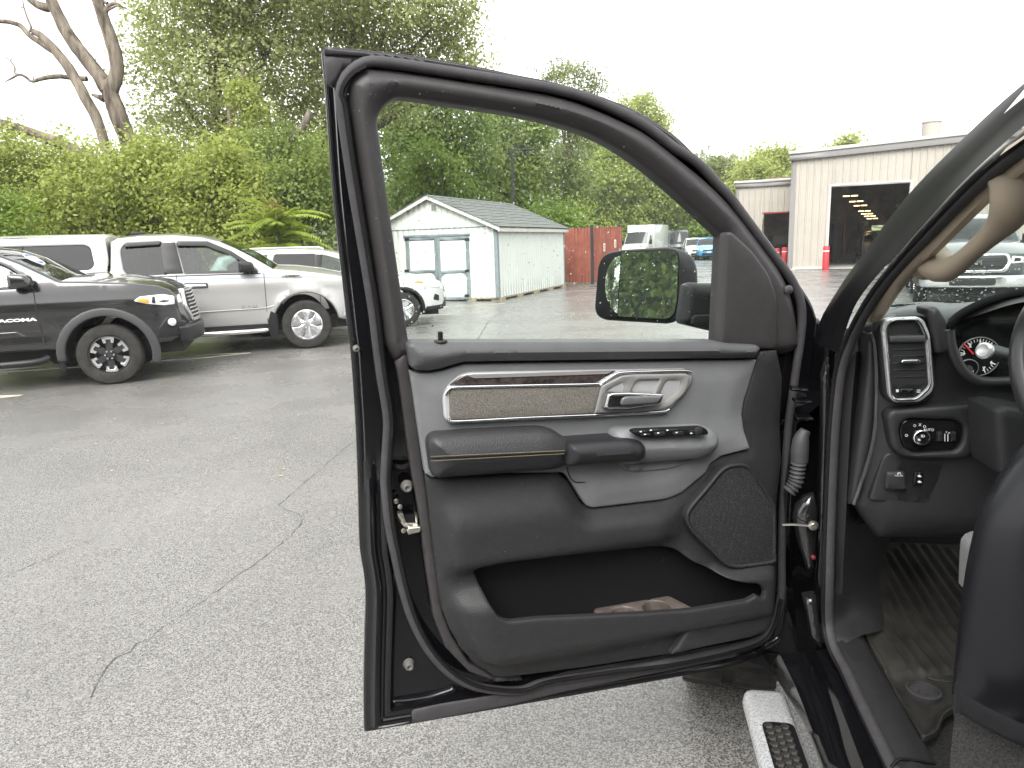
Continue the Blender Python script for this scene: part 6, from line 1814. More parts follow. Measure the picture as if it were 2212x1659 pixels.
panel('cup_floor', DUL, door, TRY, tray, w=-.028, edge=0, depth=.003, res=.05, pxl=False)
# speaker
spk_o = rp(Z6((1160, 400, 40), (1185, 335, 30), (1300, 200), (1395, 82, 24), (1450, 50, 18), (1540, 40, 16), (1595, 66, 20), (1680, 190), (1762, 320, 14), (1762, 690, 12), (1735, 705, 10), (1500, 735, 16), (1430, 718, 30), (1190, 480, 34)), 4)
dp('speaker_ring', PLA, spk_o, w=.036, edge=.007, depth=.03, holes=[shift(spk_o, -8)], res=.03)
def spf(a, b, d):
    return .006 * sstep(0, .12, d)
dp('speaker_grille', SPK, shift(spk_o, -7), w=.030, edge=.0, depth=.03, hf=spf, res=.025)
lathe('trim_clip', DUL, door, [(.012, 0), (.012, .004), (.006, .004), (.0001, .001)], D.at(*Z6((1000, 668))[0], -.045), DN, 16, True)
# lock knob
kp = on_door([(952, 738), (951, 731)], .012)
lathe('lock_collar', PLA, door, [(.014, 0), (.013, .003), (.008, .004)], kp[0], UP, 16, True)
lathe('lock_knob', DUL, door, [(.0045, -.004), (.0045, .004), (.0055, .005), (.0055, .008), (.0045, .009), (.0055, .010), (.0055, .013), (.0045, .014), (.0055, .015), (.0055, .019), (.003, .021), (.0001, .0212)], kp[0], UP, 14, True)
# latch and bumpers on the shut face
for q, w_ in ((Z5((530, 95))[0], -.03), (TG((1320, 755))[0], -.055), (TC((868, 522))[0], -.04)):
    sc = 1.0 if w_ != -.04 else .55
    lathe('rubber_bumper', mat('bumper_rubber', (.10, .095, .09), .7), door, [(.014 * sc, 0), (.013 * sc, .006), (.009 * sc, .018), (.006 * sc, .019), (.003 * sc, .014), (.0001, .014)], D.at(*q, w_ - .005), DN, 16, True)
dp('latch_plate', MET, Z5((478, 262), (505, 258), (520, 290), (530, 318), (585, 318), (582, 268), (596, 270), (598, 340), (520, 350), (485, 305)), w=-.018, edge=.002, depth=.02, res=.03)
dp('latch_mouth', DUL, Z5((520, 272), (584, 268), (584, 318), (530, 320)), w=-.024, edge=0, depth=.01, res=.05)
dp('latch_foot', MET, rp(Z5((530, 365), (540, 345), (612, 338), (620, 352), (610, 372), (540, 388)), 2), w=-.012, edge=.003, depth=.02, res=.03)
for q in ((466, 185), (489, 217), (510, 360)):
    lathe('bolt', MET, door, [(.0055, 0), (.0055, .003), (.003, .004), (.0001, .004)], D.at(*Z5(q)[0], -.028), DN, 10, True)
lathe('bolt', MET, door, [(.006, 0), (.006, .004), (.003, .006), (.0001, .006)], D.at(*TG((1258, 822))[0], -.072), DN, 10, True)
tube('pressed_rib', BLK, door, on_door(TG((1240, 715), (1270, 672), (1330, 645), (1430, 612)), -.074), .007, 8)
tube('pressed_rib', BLK, door, on_door(TG((1120, 1010), (1150, 1060), (1190, 1090), (1450, 1060), (1680, 990), (1720, 960)), -.062), .012, 8)
# rubber flap under the door
dp('sill_flap', RUB, TG((1345, 1165), (1600, 1110), (2212, 1010)) + Z6((400, 1430), (1000, 1330), (1500, 1240)) + Z6((1515, 1305), (1000, 1410), (400, 1530)) + TG((2212, 1115), (1355, 1285)), w=-.030, edge=.005, depth=.02, res=.03)
dp('drain_clip', CHR, TG((1055, 1272), (1325, 1222), (1325, 1272), (1060, 1325)), w=-.040, edge=.004, depth=.01, res=.03)

# mirror
mo = CAM + ray(1375, 615) * 1.93
dv = (mo - CAM) / np.linalg.norm(mo - CAM)
rv = np.array([-.30, -.95, .12]); rv /= np.linalg.norm(rv)
mn = rv - dv; mn /= np.linalg.norm(mn)
mx_ = np.cross(UP, mn); mx_ /= np.linalg.norm(mx_)
my_ = np.cross(mn, mx_)
MF = Fr(mo, mx_, my_, mn)
house = rp(Z2((1338, 1300, 14), (1352, 1110), (1372, 1005, 14), (1410, 956, 16), (1500, 937), (1800, 918, 10), (1880, 928, 16), (1945, 970, 20), (1972, 1040, 14), (1978, 1150, 20), (1935, 1230, 20), (1880, 1340), (1840, 1385, 14), (1780, 1395), (1400, 1372, 14), (1352, 1345, 14)), 5)
def housef(a, b, d):
    return -.05 * sstep(.075, .13, a)
panel('mirror_housing', PLA, door, MF, house, w=0, edge=.022, depth=.12, hf=housef, res=.016)
mg = rp(Z2((1352, 1295, 10), (1372, 1050), (1392, 992, 14), (1440, 966, 12), (1510, 956), (1790, 942, 8), (1848, 950, 14), (1857, 1010, 10), (1848, 1250), (1832, 1335, 16), (1790, 1368, 12), (1400, 1346, 14), (1362, 1328, 12)), 5)
panel('mirror_bezel', DUL, door, MF, shift(mg, 3), w=.004, edge=.003, depth=.02, res=.03)
spl = 1508
panel('mirror_glass', MIR, door, MF, rp(Z2((spl, 958, 3), (1790, 944, 8), (1846, 952, 14), (1855, 1010, 10), (1846, 1250), (1830, 1333, 16), (1788, 1365, 12), (1484, 1350, 3)), 5), w=.0065, edge=0, depth=.003, res=.08)
sp_pts = rp(Z2((1354, 1295, 10), (1374, 1050), (1394, 994, 14), (1442, 968, 12), (spl - 4, 960, 3), (1479, 1349, 3), (1400, 1343, 14), (1364, 1325, 12)), 5)
_spa = [MF.px(*p)[0] for p in sp_pts]
_sp0, _sp1 = min(_spa), max(_spa)
def convex(a, b, d):
    return -1.4 * (a - _sp1) ** 2 - .4 * b ** 2
panel('wide_angle_glass', MIR, door, MF, sp_pts, w=.0065, edge=0, depth=.003, hf=convex, res=.008)
ARM = Fr(D.O - DN * .16, DX, UP, DN)
panel('mirror_arm', PLA, door, ARM, rp(Z2((1915, 1160), (1960, 1140, 10), (2020, 1148), (2180, 1150), (2180, 1465), (2060, 1440), (1895, 1400), (1885, 1375)), 4), w=0, edge=.025, depth=.04, res=.02)
panel('arm_cover', PLA, door, ARM, rp(Z2((1945, 1360), (1965, 1340), (2180, 1335), (2180, 1450), (2050, 1425), (1945, 1395)), 3), w=.008, edge=.004, depth=.02, res=.03)

# raindrops on the pane and its etched maker's mark
V, Fc = [], []
gb = np.array(D.P(open_in, -.040))
lo_, hi_ = gb.min(0), gb.max(0)
r2 = np.random.default_rng(3)
cnt = 0
while cnt < 620:
    p = lo_ + r2.random(2) * (hi_ - lo_)
    if not inside(p[None], gb)[0]:
        continue
    u = (p[1] - lo_[1]) / (hi_[1] - lo_[1])
    if r2.random() > .35 + .65 * (p[0] < .55 * (lo_[0] + hi_[0])):
        continue
    ra = .0009 + .0014 * r2.random() ** 3
    if u < .06 and r2.random() < .5:
        ra = .003
    o_ = len(V)
    for zz, rr in ((0, 1), (.35, .85), (.6, .45)):
        for j in range(6):
            an = j * math.pi / 3
            V.append(D.w3(np.array(p[0] + ra * rr * math.cos(an)), np.array(p[1] + ra * rr * 1.15 * math.sin(an)), np.array(-.0405 + ra * zz)))
    for k in range(2):
        for j in range(6):
            Fc.append((o_ + k * 6 + j, o_ + k * 6 + (j + 1) % 6, o_ + k * 6 + 6 + (j + 1) % 6, o_ + k * 6 + 6 + j))
    Fc.append(tuple(o_ + 12 + j for j in range(6)))
    cnt += 1
WAT = mat('water_drop', (.9, .95, .95), .02, spec=.6)
WAT.node_tree.nodes['Principled BSDF'].inputs['Transmission Weight'].default_value = 1.0
WAT.node_tree.nodes['Principled BSDF'].inputs['IOR'].default_value = 1.33
dr = obj('raindrops', V, Fc, WAT, door, True, True)
dr['kind'] = 'stuff'
INK = mat('glass_print', (.012, .012, .012), .6)
for txt, (x, y), h_ in (('SecureShield', (1448, 262), 5.2), ('LAMINATED GLASS', (1445, 280), 3.6), ('MOPAR', (1440, 297), 4.6), ('DOT 287 AS2 M2A', (1452, 313), 2.6), ('43R-000257', (1425, 342), 3.4),
                        ('TRANSP. 70% MIN', (1428, 357), 2.4), ('ACOUSTIC', (1440, 371), 2.4), ('E 000249', (1432, 386), 3.4)):
    q = TC((x, y))[0]
    a, b = D.px(*q, -.0405)
    text_obj('glass_mark', INK, door, txt, D, a, b, -.0402, h_ / 1533 * 1.6, .0002, mirror=True)
for (x, y), ra in (((1494, 342), 4.2), ((1494, 385), 3.4)):
    q = D.at(*TC((x, y))[0], -.0402)
    t_ = np.linspace(0, 2 * math.pi, 14, endpoint=False)
    tube('glass_mark', INK, door, [q + ra / 1533 * 1.6 * (math.cos(u) * DX + math.sin(u) * UP) for u in t_], .0003, 4, closed=True, smooth_path=False)
q = TC((1527, 327))[0]
sa, sb = D.px(*q, -.0402)
star = [(sa + (.0030 if i % 2 == 0 else .0013) * math.sin(i * math.pi / 5), sb + (.0030 if i % 2 == 0 else .0013) * math.cos(i * math.pi / 5)) for i in range(10)]
panel('glass_mark', INK, door, D, star, w=-.0400, edge=0, depth=.0002, res=.05, pxl=False)

# fine rain and dust flecks on the frame and trim
V, Fc = [], []
fl = np.random.default_rng(17)
low_p, win_p, opn_p = np.array([p[:2] for p in low_px]), np.array(win_out), np.array(open_in)
n_ = 0
while n_ < 330:
    x, y = fl.uniform(740, 1730), fl.uniform(140, 1460)
    q_ = np.array([[x, y]])
    if inside(q_, win_p)[0] and not inside(q_, opn_p)[0]:
        w_ = .001
    elif y > 1040 and inside(q_, low_p)[0] and not inside(q_, np.array(pocket))[0] and fl.random() < .6:
        w_ = .011 + .045 * (1340 < y < 1420) + .03 * (1130 < y < 1200) * (x < 1400)
    else:
        continue
    a, b = D.px(x, y, w_)
    ra = .0004 + .0005 * fl.random() ** 2; st_ = fl.choice([1.0, 1.0, 2.6]); an = fl.uniform(.2, .7)
    o_ = len(V)
    for k in range(5):
        t_ = k * 1.2566
        u, v = ra * st_ * math.cos(t_), ra * math.sin(t_)
        V.append(D.w3(np.array(a + u * math.cos(an) - v * math.sin(an)), np.array(b + u * math.sin(an) + v * math.cos(an)), np.array(w_)))
    V.append(D.w3(np.array(a), np.array(b), np.array(w_ + ra * .6)))
    Fc += [(o_ + k, o_ + (k + 1) % 5, o_ + 5) for k in range(5)]
    n_ += 1
fk = obj('rain_flecks', V, Fc, mat('fleck', (.12, .12, .12), .3), door, True, True)
fk['kind'] = 'stuff'
# ------------------------------------------------------------------ body opening: pillar, seals, sill
def kp_(name, m, s, pts, par=T, **k):
    return panel(name, m, par, KF(s), pts, **k)
pil_o = path_s([(2420, 20, .88), (2212, 180, 1.07), (2090, 290, 1.22), (1957, 427, 1.42), (1842, 579, 1.64), (1795, 650, 1.74), (1772, 692, 1.80), (1762, 740, 1.82)])
pil_i = path_s([(2420, 122, .86), (2212, 272, 1.03), (2076, 398, 1.18), (1977, 507, 1.34), (1895, 595, 1.50), (1850, 655, 1.60), (1828, 710, 1.66), (1812, 765, 1.68)])
pil_m1 = [a * .72 + b * .28 - TF * .010 - TR * .004 for a, b in zip(pil_o, pil_i)]
pil_m2 = [a * .45 + b * .55 - TF * .002 for a, b in zip(pil_o, pil_i)]
pil_m3 = [a * .30 + b * .70 - TF * .012 for a, b in zip(pil_o, pil_i)]
pil_b = [a * .6 + b * .4 + TF * .10 + TR * .02 for a, b in zip(pil_o, pil_i)]
ribbon('windscreen_pillar', mat('pillar_black', (.006, .006, .007), .4, spec=.2), T, [pil_o, pil_m1, pil_m2, pil_m3, pil_i, pil_b], 40, closed=True, sharp=40)
body_seal = path_s([(2420, 170, .84), (2212, 312, 1.01), (2096, 408, 1.15), (1977, 533, 1.32), (1905, 617, 1.48), (1866, 676, 1.56), (1836, 736, 1.62), (1815, 800, 1.65), (1803, 900, 1.66), (1797, 1000, 1.665),
                    (1791, 1150, 1.665), (1788, 1262, 1.66)]) + path_z([(1788, 1345, .70), (1800, 1400, .66), (1828, 1452, .645), (1872, 1545, .64), (1928, 1659, .64), (2010, 1830, .64)])
tube('opening_seal', RUB, T, body_seal, .0135, 10, n=160)
tube('seal_lip', DUL, T, [p - TR * .010 - TF * .006 for p in body_seal], .006, 6, n=160)
# hinge pillar face with its rolled edges
def jambf(a, b, d):
    u = (a - .40) / .13
    return .018 * np.cos(u * 5.2) + .006 * np.cos(u * 9 + b * 2)
kp_('hinge_pillar', BLK, 1.88, [(1700, 720), (1772, 690), (1812, 735), (1803, 830), (1797, 1000), (1790, 1260), (1790, 1350), (1800, 1405), (1760, 1440), (1690, 1425), (1670, 1380)], w=0, edge=.004, depth=.05, hf=jambf, res=.010)
kp_('pillar_face', mat('grey_gloss', (.012, .012, .013), .14, coat=.6), 1.72, Z7((398, 640), (440, 470), (445, 700), (440, 1100), (408, 1659), (380, 1659), (385, 1300), (398, 900)), w=0, edge=.006, depth=.03, res=.03)
kp_('pillar_face', mat('grey_gloss', (.012, .012, .013), .14, coat=.6), 1.715, Z8((500, 20), (560, 5), (585, 100), (575, 330), (560, 470), (520, 480), (470, 330), (430, 150), (450, 70)), w=0, edge=.02, depth=.03, res=.02)
kp_('pillar_foot', mat('grey_gloss', (.012, .012, .013), .14, coat=.6), 1.70, Z8((495, 640), (570, 630), (590, 850), (598, 900), (570, 905), (530, 850)), w=0, edge=.012, depth=.03, res=.02, hf=lambda a, b, d: .05 * np.clip((b - .72) / -.2, 0, 1))
# door wiring boot
boot = path_s(Z7((255, 1010)) and [(*p, 1.70) for p in Z7((285, 985), (258, 1040), (248, 1110), (245, 1190))])
tube('wiring_boot', mat('boot_rubber', (.035, .035, .038), .6), T, boot, [.012, .019, .021, .02], 12, n=20)
bp = cat_line(path_s([(*p, 1.69) for p in Z7((240, 1200), (232, 1260), (225, 1310), (205, 1350), (175, 1385))]), 46)
tube('boot_bellows', mat('boot_rubber', (.035, .035, .038), .6), T, bp, [.0155 + .0028 * math.sin(i * 1.05) for i in range(46)], 12, smooth_path=False)
cs = path_s([(*p, 1.70) for p in Z8((355, 178), (430, 178), (500, 184), (545, 182))])
tube('check_strap', mat('strap_steel', (.20, .195, .18), .4, .8), T, cs, .0055, 8, flat=.5)
lathe('strap_bolt', MET, T, [(.012, 0), (.012, .005), (.007, .006), (.007, .010), (.0001, .010)], pk(*Z8((543, 182))[0], 1.70), -TF, 12, True)
for q in ((290, 800), (300, 910), (265, 720)):
    kp_('hinge_leaf', BLK, 1.71, rp(Z7((q[0] - 70, q[1] - 6), (q[0] + 40, q[1] - 2), (q[0] + 45, q[1] + 18), (q[0] - 70, q[1] + 12)), 2), w=0, edge=.004, depth=.04, res=.03)
kp_('red_reflection', mat('reflection_red', (.12, .012, .012), .5), 1.705, rp(Z8((530, 378), (545, 370), (562, 376), (562, 392), (540, 396)), 3), w=0, edge=.003, depth=.01, res=.03)  # a red reflection on the glossy jamb, painted as a small red piece
# lower sill in its painted ridges
r0_ = path_z([(1640, 1400, .50), (1680, 1470, .47), (1735, 1560, .46), (1775, 1659, .46), (1850, 1850, .46)])
r1_ = path_z([(1682, 1408, .58), (1720, 1487, .56), (1752, 1570, .555), (1785, 1659, .555), (1860, 1850, .555)])
r2_ = path_z([(1712, 1412, .585), (1738, 1460, .585), (1776, 1560, .58), (1808, 1659, .58), (1890, 1850, .58)])
r3_ = path_z([(1738, 1410, .60), (1764, 1462, .59), (1800, 1560, .585), (1832, 1659, .585), (1910, 1850, .585)])
r4_ = path_z([(1762, 1405, .645), (1790, 1465, .63), (1828, 1560, .625), (1866, 1659, .625), (1945, 1850, .625)])
r5_ = path_z([(1786, 1400, .64), (1815, 1450, .63), (1862, 1555, .628), (1912, 1659, .628), (2000, 1850, .628)])
ribbon('rocker_panel', BLK, T, [[p + TR * .12 - UP * .18 for p in r0_], r0_, r1_, r2_, r3_, r4_, r5_, [p - UP * .1 for p in r5_]], 30, sharp=50)
s0 = path_z([(1796, 1395, .655), (1832, 1455, .648), (1880, 1552, .645), (1940, 1659, .645), (2040, 1850, .645)])
s1 = path_z([(1812, 1385, .675), (1850, 1440, .665), (1910, 1545, .66), (1972, 1655, .66), (2070, 1850, .66)])
s2 = path_z([(1850, 1370, .668), (1880, 1425, .655), (1940, 1530, .65), (2010, 1655, .65), (2100, 1850, .65)])
s3 = path_z([(1862, 1362, .62), (1890, 1418, .60), (1955, 1530, .60), (2022, 1655, .60), (2110, 1850, .60)])
ribbon('scuff_plate', PLA, T, [s0, s1, s2, s3], 30, sharp=60)
tube('scuff_joint', DUL, T, path_z([(1925, 1657, .652), (1945, 1640, .662), (1995, 1645, .656), (2020, 1650, .65)]), .003, 6)
# kick panel beside the dash
k0 = path_s([(1806, 790, 1.68), (1800, 900, 1.68), (1793, 1100, 1.68), (1790, 1260, 1.68)]) + path_z([(1795, 1360, .69), (1806, 1398, .655)])
k1 = path_s([(1850, 760, 1.66), (1838, 900, 1.66), (1828, 1100, 1.66), (1820, 1260, 1.66)]) + path_z([(1822, 1340, .70), (1830, 1388, .672)])
k2 = path_s([(1885, 760, 1.80), (1875, 900, 1.80), (1865, 1100, 1.82), (1856, 1250, 1.84)]) + path_z([(1852, 1330, .70), (1862, 1372, .668)])
k3 = path_s([(1960, 760, 2.2), (1960, 900, 2.2), (1960, 1100, 2.25), (1930, 1200, 2.3)]) + path_z([(1910, 1270, .62), (1915, 1360, .60)])
ribbon('kick_panel', mat('kick_black', (.009, .009, .010), .5, spec=.35), T, [k0, k1, k2, k3], 30, sharp=70)
# step bar with its hexagon pad
BZ = .46
bar_c = path_z([(1640, 1460, BZ - .03), (1652, 1490, BZ - .03), (1702, 1659, BZ - .03), (1790, 2000, BZ - .03)])
bl = path_z([(1606, 1492, BZ), (1618, 1530, BZ), (1651, 1659, BZ), (1735, 2000, BZ)])
br = path_z([(1697, 1492, BZ), (1710, 1530, BZ), (1758, 1659, BZ), (1880, 2000, BZ)])
STN = mat('wet_steel', (.66, .67, .68), .35, .55, rvar=(180, .18, .55), bump=[('v', 190, .35, .002)], var=(140, .25))
step_bar = bpy.data.objects.new('step_bar', None); COL.objects.link(step_bar); step_bar.parent = T
bd = bl[2] - bl[0]; bd /= np.linalg.norm(bd)
bs = np.cross(UP, bd); bs /= np.linalg.norm(bs)
if bs @ TR < 0: bs = -bs
wid = abs((br[2] - bl[2]) @ bs)
V, Fc = [], []
sec = [(-.5, -.045), (-.52, -.03), (-.49, -.012), (-.42, -.002), (-.3, .001), (.3, .001), (.42, -.002), (.49, -.012), (.52, -.03), (.5, -.045)]
c0 = (bl[0] + br[0]) / 2
for i, (t_, sc) in enumerate(((-.012, .80), (-.004, .93), (.010, 1.0), (.12, 1.0), (.3, 1.0), (1.6, 1.0))):
    for (u, z) in sec:
        V.append(c0 + bd * t_ + bs * u * wid * sc + UP * (z - (1 - sc) * .05))
for i in range(5):
    for j in range(9):
        Fc.append((i * 10 + j, i * 10 + j + 1, i * 10 + 11 + j, i * 10 + 10 + j))
Fc.append(tuple(range(10)))
obj('chrome_tube', V, Fc, STN, step_bar, True, True, 50)
SF = Fr(c0 + UP * .002, bs, bd, UP)
pad0 = (gz(*Z8((230, 1380))[0], BZ) - c0) @ bd
panel('step_pad', DUL, step_bar, SF, rp([(-.30 * wid, pad0, .02), (.40 * wid, pad0, .02), (.40 * wid, pad0 + 1.0, .01), (-.30 * wid, pad0 + 1.0, .01)], .02), w=.0015, edge=.001, depth=.003, res=.05, pxl=False)
hexm = None
HP = .0215
for i in range(7):
    for j in range(14):
        u = -.27 * wid + .012 + HP * i * .866
        v = pad0 + .016 + HP * (j + .5 * (i % 2))
        if u > .37 * wid - .006 or v > pad0 + .28:
            continue
        if hexm is None:
            pts = [(.0112 * math.cos(k * math.pi / 3), .0112 * math.sin(k * math.pi / 3)) for k in range(6)]
            pz = [np.array([0, 0, 0])] * 0
            Vh = [p[0] * bs + p[1] * bd for p in pts] + [p[0] * .82 * bs + p[1] * .82 * bd + UP * .0035 for p in pts]
            Fh = [(k, (k + 1) % 6, 6 + (k + 1) % 6, 6 + k) for k in range(6)] + [(6, 7, 8, 9, 10, 11)]
            ho = obj('hexagon_tread', Vh, Fh, mat('pad_rubber', (.020, .020, .020), .5, var=(80, .4, (.055, .052, .047)), rvar=(60, .2, .7)), step_bar, False)
            hexm = ho
        else:
            ho = hexm.copy(); COL.objects.link(ho); ho.parent = step_bar
        pos = c0 + bs * u + bd * v + UP * .0035 - np.array(T.location)
        ho.location = tuple(pos)
# front wheel, inner arch and fender ahead of the door
fw = TW(.37, 2.58, .41)
def tyre_vf(R_, wd, O, ax, sides=48, rin=.27):
    pr = [(rin, -wd * .40), (rin + .03, -wd * .47), (R_ * .82, -wd * .5), (R_ * .95, -wd * .46), (R_ * .985, -wd * .40), (R_, -wd * .30), (R_, -wd * .06), (R_ * .985, -wd * .05), (R_ * .985, wd * .05), (R_, wd * .06), (R_, wd * .30), (R_ * .985, wd * .40),
          (R_ * .95, wd * .46), (R_ * .82, wd * .5), (rin + .03, wd * .47), (rin, wd * .40)]
    return lathe_vf(pr, sides, O, ax)
front_wheel = bpy.data.objects.new('front_wheel', None); COL.objects.link(front_wheel); front_wheel.parent = T
wax = -TR * math.cos(.12) + TF * math.sin(.12)
V, Fc = tyre_vf(.415, .28, fw, wax)
obj('tyre', V, Fc, TIR, front_wheel, True, True, 30)
lug = []
u_ = np.cross(wax, UP); u_ /= np.linalg.norm(u_)
for i in range(36):
    a = i * 2 * math.pi / 36
    rd = math.cos(a) * UP + math.sin(a) * u_
    tg = -math.sin(a) * UP + math.cos(a) * u_
    for sd, off in ((-1, 0), (1, .5)):
        a2 = (i + off) * 2 * math.pi / 36
        rd = math.cos(a2) * UP + math.sin(a2) * u_; tg = -math.sin(a2) * UP + math.cos(a2) * u_
        lug.append((fw + rd * .418 + wax * sd * .075, (.10, .042, .016), np.stack([wax, tg, rd], 1)))
        lug.append((fw + rd * .398 + wax * sd * .138, (.03, .036, .05), np.stack([wax, tg, rd], 1)))
boxes('tread_blocks', TIR, front_wheel, lug, True)
lathe('rim', SIL, front_wheel, [(.27, -.10), (.26, .0), (.12, .03), (.0001, .03)], fw, wax, 32, True)
kp_('mud_flap', DUL, 1.86, Z8((265, 985), (300, 975), (440, 1150), (445, 1180), (330, 1120), (285, 1085)), w=0, edge=.006, depth=.012, res=.03)
fend = []
for s_, zt, lt in ((1.80, 1.22, .40), (2.1, 1.235, .36), (2.6, 1.23, .34), (3.1, 1.20, .37), (3.35, 1.12, .45)):
    fend.append([TW(lt + .04, s_, .98 if 1.9 < s_ < 2.9 else .55), TW(lt - .01, s_, zt - .25), TW(lt + .01, s_, zt - .06), TW(lt + .07, s_, zt), TW(lt + .30, s_, zt + .015), TW(lt + .55, s_, zt + .04), TW(1.30, s_, zt + .06)])
fend.append([TW(.60, 3.42, .5), TW(.60, 3.44, .8), TW(.62, 3.44, 1.0), TW(.7, 3.42, 1.06), TW(.9, 3.42, 1.1), TW(1.0, 3.42, 1.12), TW(1.30, 3.44, 1.12)])
ribbon('front_fender', BLK, T, fend, 7, sharp=60, smooth_path=False)
kp_('wheel_arch_liner', DUL, 1.84, [(1560, 1330), (1700, 1330), (1730, 1420), (1700, 1480), (1640, 1440), (1560, 1420)], w=-.02, edge=.01, depth=.02, res=.05)

# ------------------------------------------------------------------ cab behind and above (closes the room)
roof = [[TW(l, s_, z) for s_ in (-2.0, -.6, .3, .85, 1.02)] for l, z in ((.46, 1.82), (.52, 1.90), (.9, 1.945), (1.6, 1.945), (2.0, 1.9), (2.08, 1.82), (2.12, 1.75))]
for r_ in roof:
    r_[-1] -= UP * .06
ribbon('roof', BLK, T, roof, 12)
ribbon('roof_lining', BEI, T, [[p - UP * .05 + TR * .0 for p in r_] for r_ in roof], 12)
side_r = [[TW(2.20, s_, z) for s_ in (-2.0, 1.9)] for z in (.5, 1.25)]
ribbon('far_doors', PLA, T, side_r, 2)
ribbon('cab_back', PLA, T, [[TW(.42, -2.0, z) for z in (.5, 1.85)], [TW(2.15, -2.0, z) for z in (.5, 1.85)]], 2)
ribbon('cab_floor', CARP, T, [[TW(.50, s_, .575) for s_ in (-2.0, 2.2)], [TW(2.15, s_, .575) for s_ in (-2.0, 2.2)]], 2)
ribbon('firewall', DUL, T, [[TW(.50, 2.28, .57), TW(.50, 2.30, 1.3)], [TW(2.15, 2.28, .57), TW(2.15, 2.30, 1.3)]], 2, smooth_path=False)
ribbon('rear_door', BLK, T, [[TW(.40, s_, z) for s_ in (-1.2, .38)] for z in (.5, .9, 1.25)], 4)
ribbon('centre_pillar', PLA, T, [[TW(.44, .30, .6), TW(.44, .30, 1.25), TW(.50, .26, 1.86)], [TW(.42, .42, .6), TW(.42, .42, 1.25), TW(.49, .38, 1.86)], [TW(.54, .44, .6), TW(.54, .44, 1.25), TW(.58, .40, 1.86)]], 10)
# windscreen
w0 = path_s([(2420, 150, .95), (2212, 372, 1.13), (2033, 538, 1.40), (1937, 634, 1.62), (1905, 690, 1.75)])
ws = [p + TR * .015 - TF * .03 for p in pil_b[:7]] + [TW(.50, 2.0, 1.20)]
rows = []
for p in ws:
    la, fs_, zz = p @ TR, p @ TF, p[2]
    rows.append(np.array([TW(la + (2.6 - 2 * la) * u, fs_ + .14 * (1 - (2 * u - 1) ** 2), zz) for u in np.linspace(0, 1, 14)]))
screen = ribbon('windscreen', WGL, T, rows, 14, smooth_path=False)
rows = [rows[2], rows[4], rows[6]]
V, Fc = [], []
r3_n = np.random.default_rng(11)
for _ in range(1500):
    u, v = r3_n.random(), r3_n.random() ** .45
    i = u * 12.99; i0 = int(i)
    def wp(uu, vv):
        a = rows[0][i0] + (rows[0][i0 + 1] - rows[0][i0]) * (uu - i0)
        b = rows[1][i0] + (rows[1][i0 + 1] - rows[1][i0]) * (uu - i0)
        c = rows[2][i0] + (rows[2][i0 + 1] - rows[2][i0]) * (uu - i0)
        return a + (b - a) * vv * 2 if vv < .5 else b + (c - b) * (vv * 2 - 1)
    if u > .45:
        continue
    p = wp(i, v)
    e1 = wp(i + .01, v) - p; e1 /= np.linalg.norm(e1)
    e2 = wp(i, min(v + .01, .999)) - wp(i, min(v + .01, .999) - .01); e2 /= np.linalg.norm(e2)
    ra = .0012 + .0022 * r3_n.random() ** 2
    nn = np.cross(e1, e2); nn *= np.sign(nn @ -TF)
    o_ = len(V)
    for zz, rr in ((0, 1), (.5, .8)):
        for j in range(6):
            an = j * math.pi / 3
            V.append(p - nn * (.002 + ra * zz) + ra * rr * (math.cos(an) * e1 + math.sin(an) * e2))
    for j in range(6):
        Fc.append((o_ + j, o_ + (j + 1) % 6, o_ + 6 + (j + 1) % 6, o_ + 6 + j))
    Fc.append(tuple(o_ + 6 + j for j in range(6)))
sd_ = obj('screen_raindrops', V, Fc, WAT, T, True, True); sd_['kind'] = 'stuff'
# beige pillar trim and grab handle
b0 = path_s([(2420, 175, .85), (2212, 328, 1.02), (2110, 412, 1.15), (1977, 556, 1.33), (1911, 640, 1.49), (1880, 697, 1.58)])
b2 = path_s([(2420, 232, .86), (2212, 372, 1.04), (2120, 455, 1.17), (2033, 540, 1.30), (1955, 618, 1.46), (1906, 690, 1.60)])
b1 = [p * .5 + q * .5 - TF * .018 - TR * .003 for p, q in zip(b0, b2)]
b3 = [p + TF * .06 for p in b2]
b4 = [p + TF * .06 for p in b0]
ribbon('pillar_trim', BEI, T, [b0, b1, b2, b3, b4], 36, closed=True, sharp=60)
hp = path_s([(*p, s_) for p, s_ in zip(Z3((2110, 600), (2155, 700), (2140, 830), (2085, 940), (1990, 1040), (1890, 1130), (1790, 1215), (1715, 1255), (1650, 1240), (1600, 1195), (1560, 1240)),
                                        (1.10, 1.09, 1.10, 1.13, 1.17, 1.21, 1.26, 1.30, 1.34, 1.37, 1.40))])
tube('grab_handle', BEI, T, hp, [.030, .030, .024, .018, .015, .0145, .016, .020, .026, .030, .028], 12, n=60)

# ------------------------------------------------------------------ dashboard
dash = bpy.data.objects.new('dashboard', None); COL.objects.link(dash); dash.parent = T
def da(name, m, s, pts, **k):
    return panel(name, m, dash, KF(s), pts, **k)
DSH = mat('dash_black', (.022, .022, .023), .5, spec=.4, bump=[('v', 420, .15, .0008)])
DTP = mat('dash_top_grey', (.060, .063, .064), .55, spec=.4, bump=[('v', 420, .2, .0008)])
GBK = mat('gloss_black', (.008, .008, .009), .12, spec=.5)
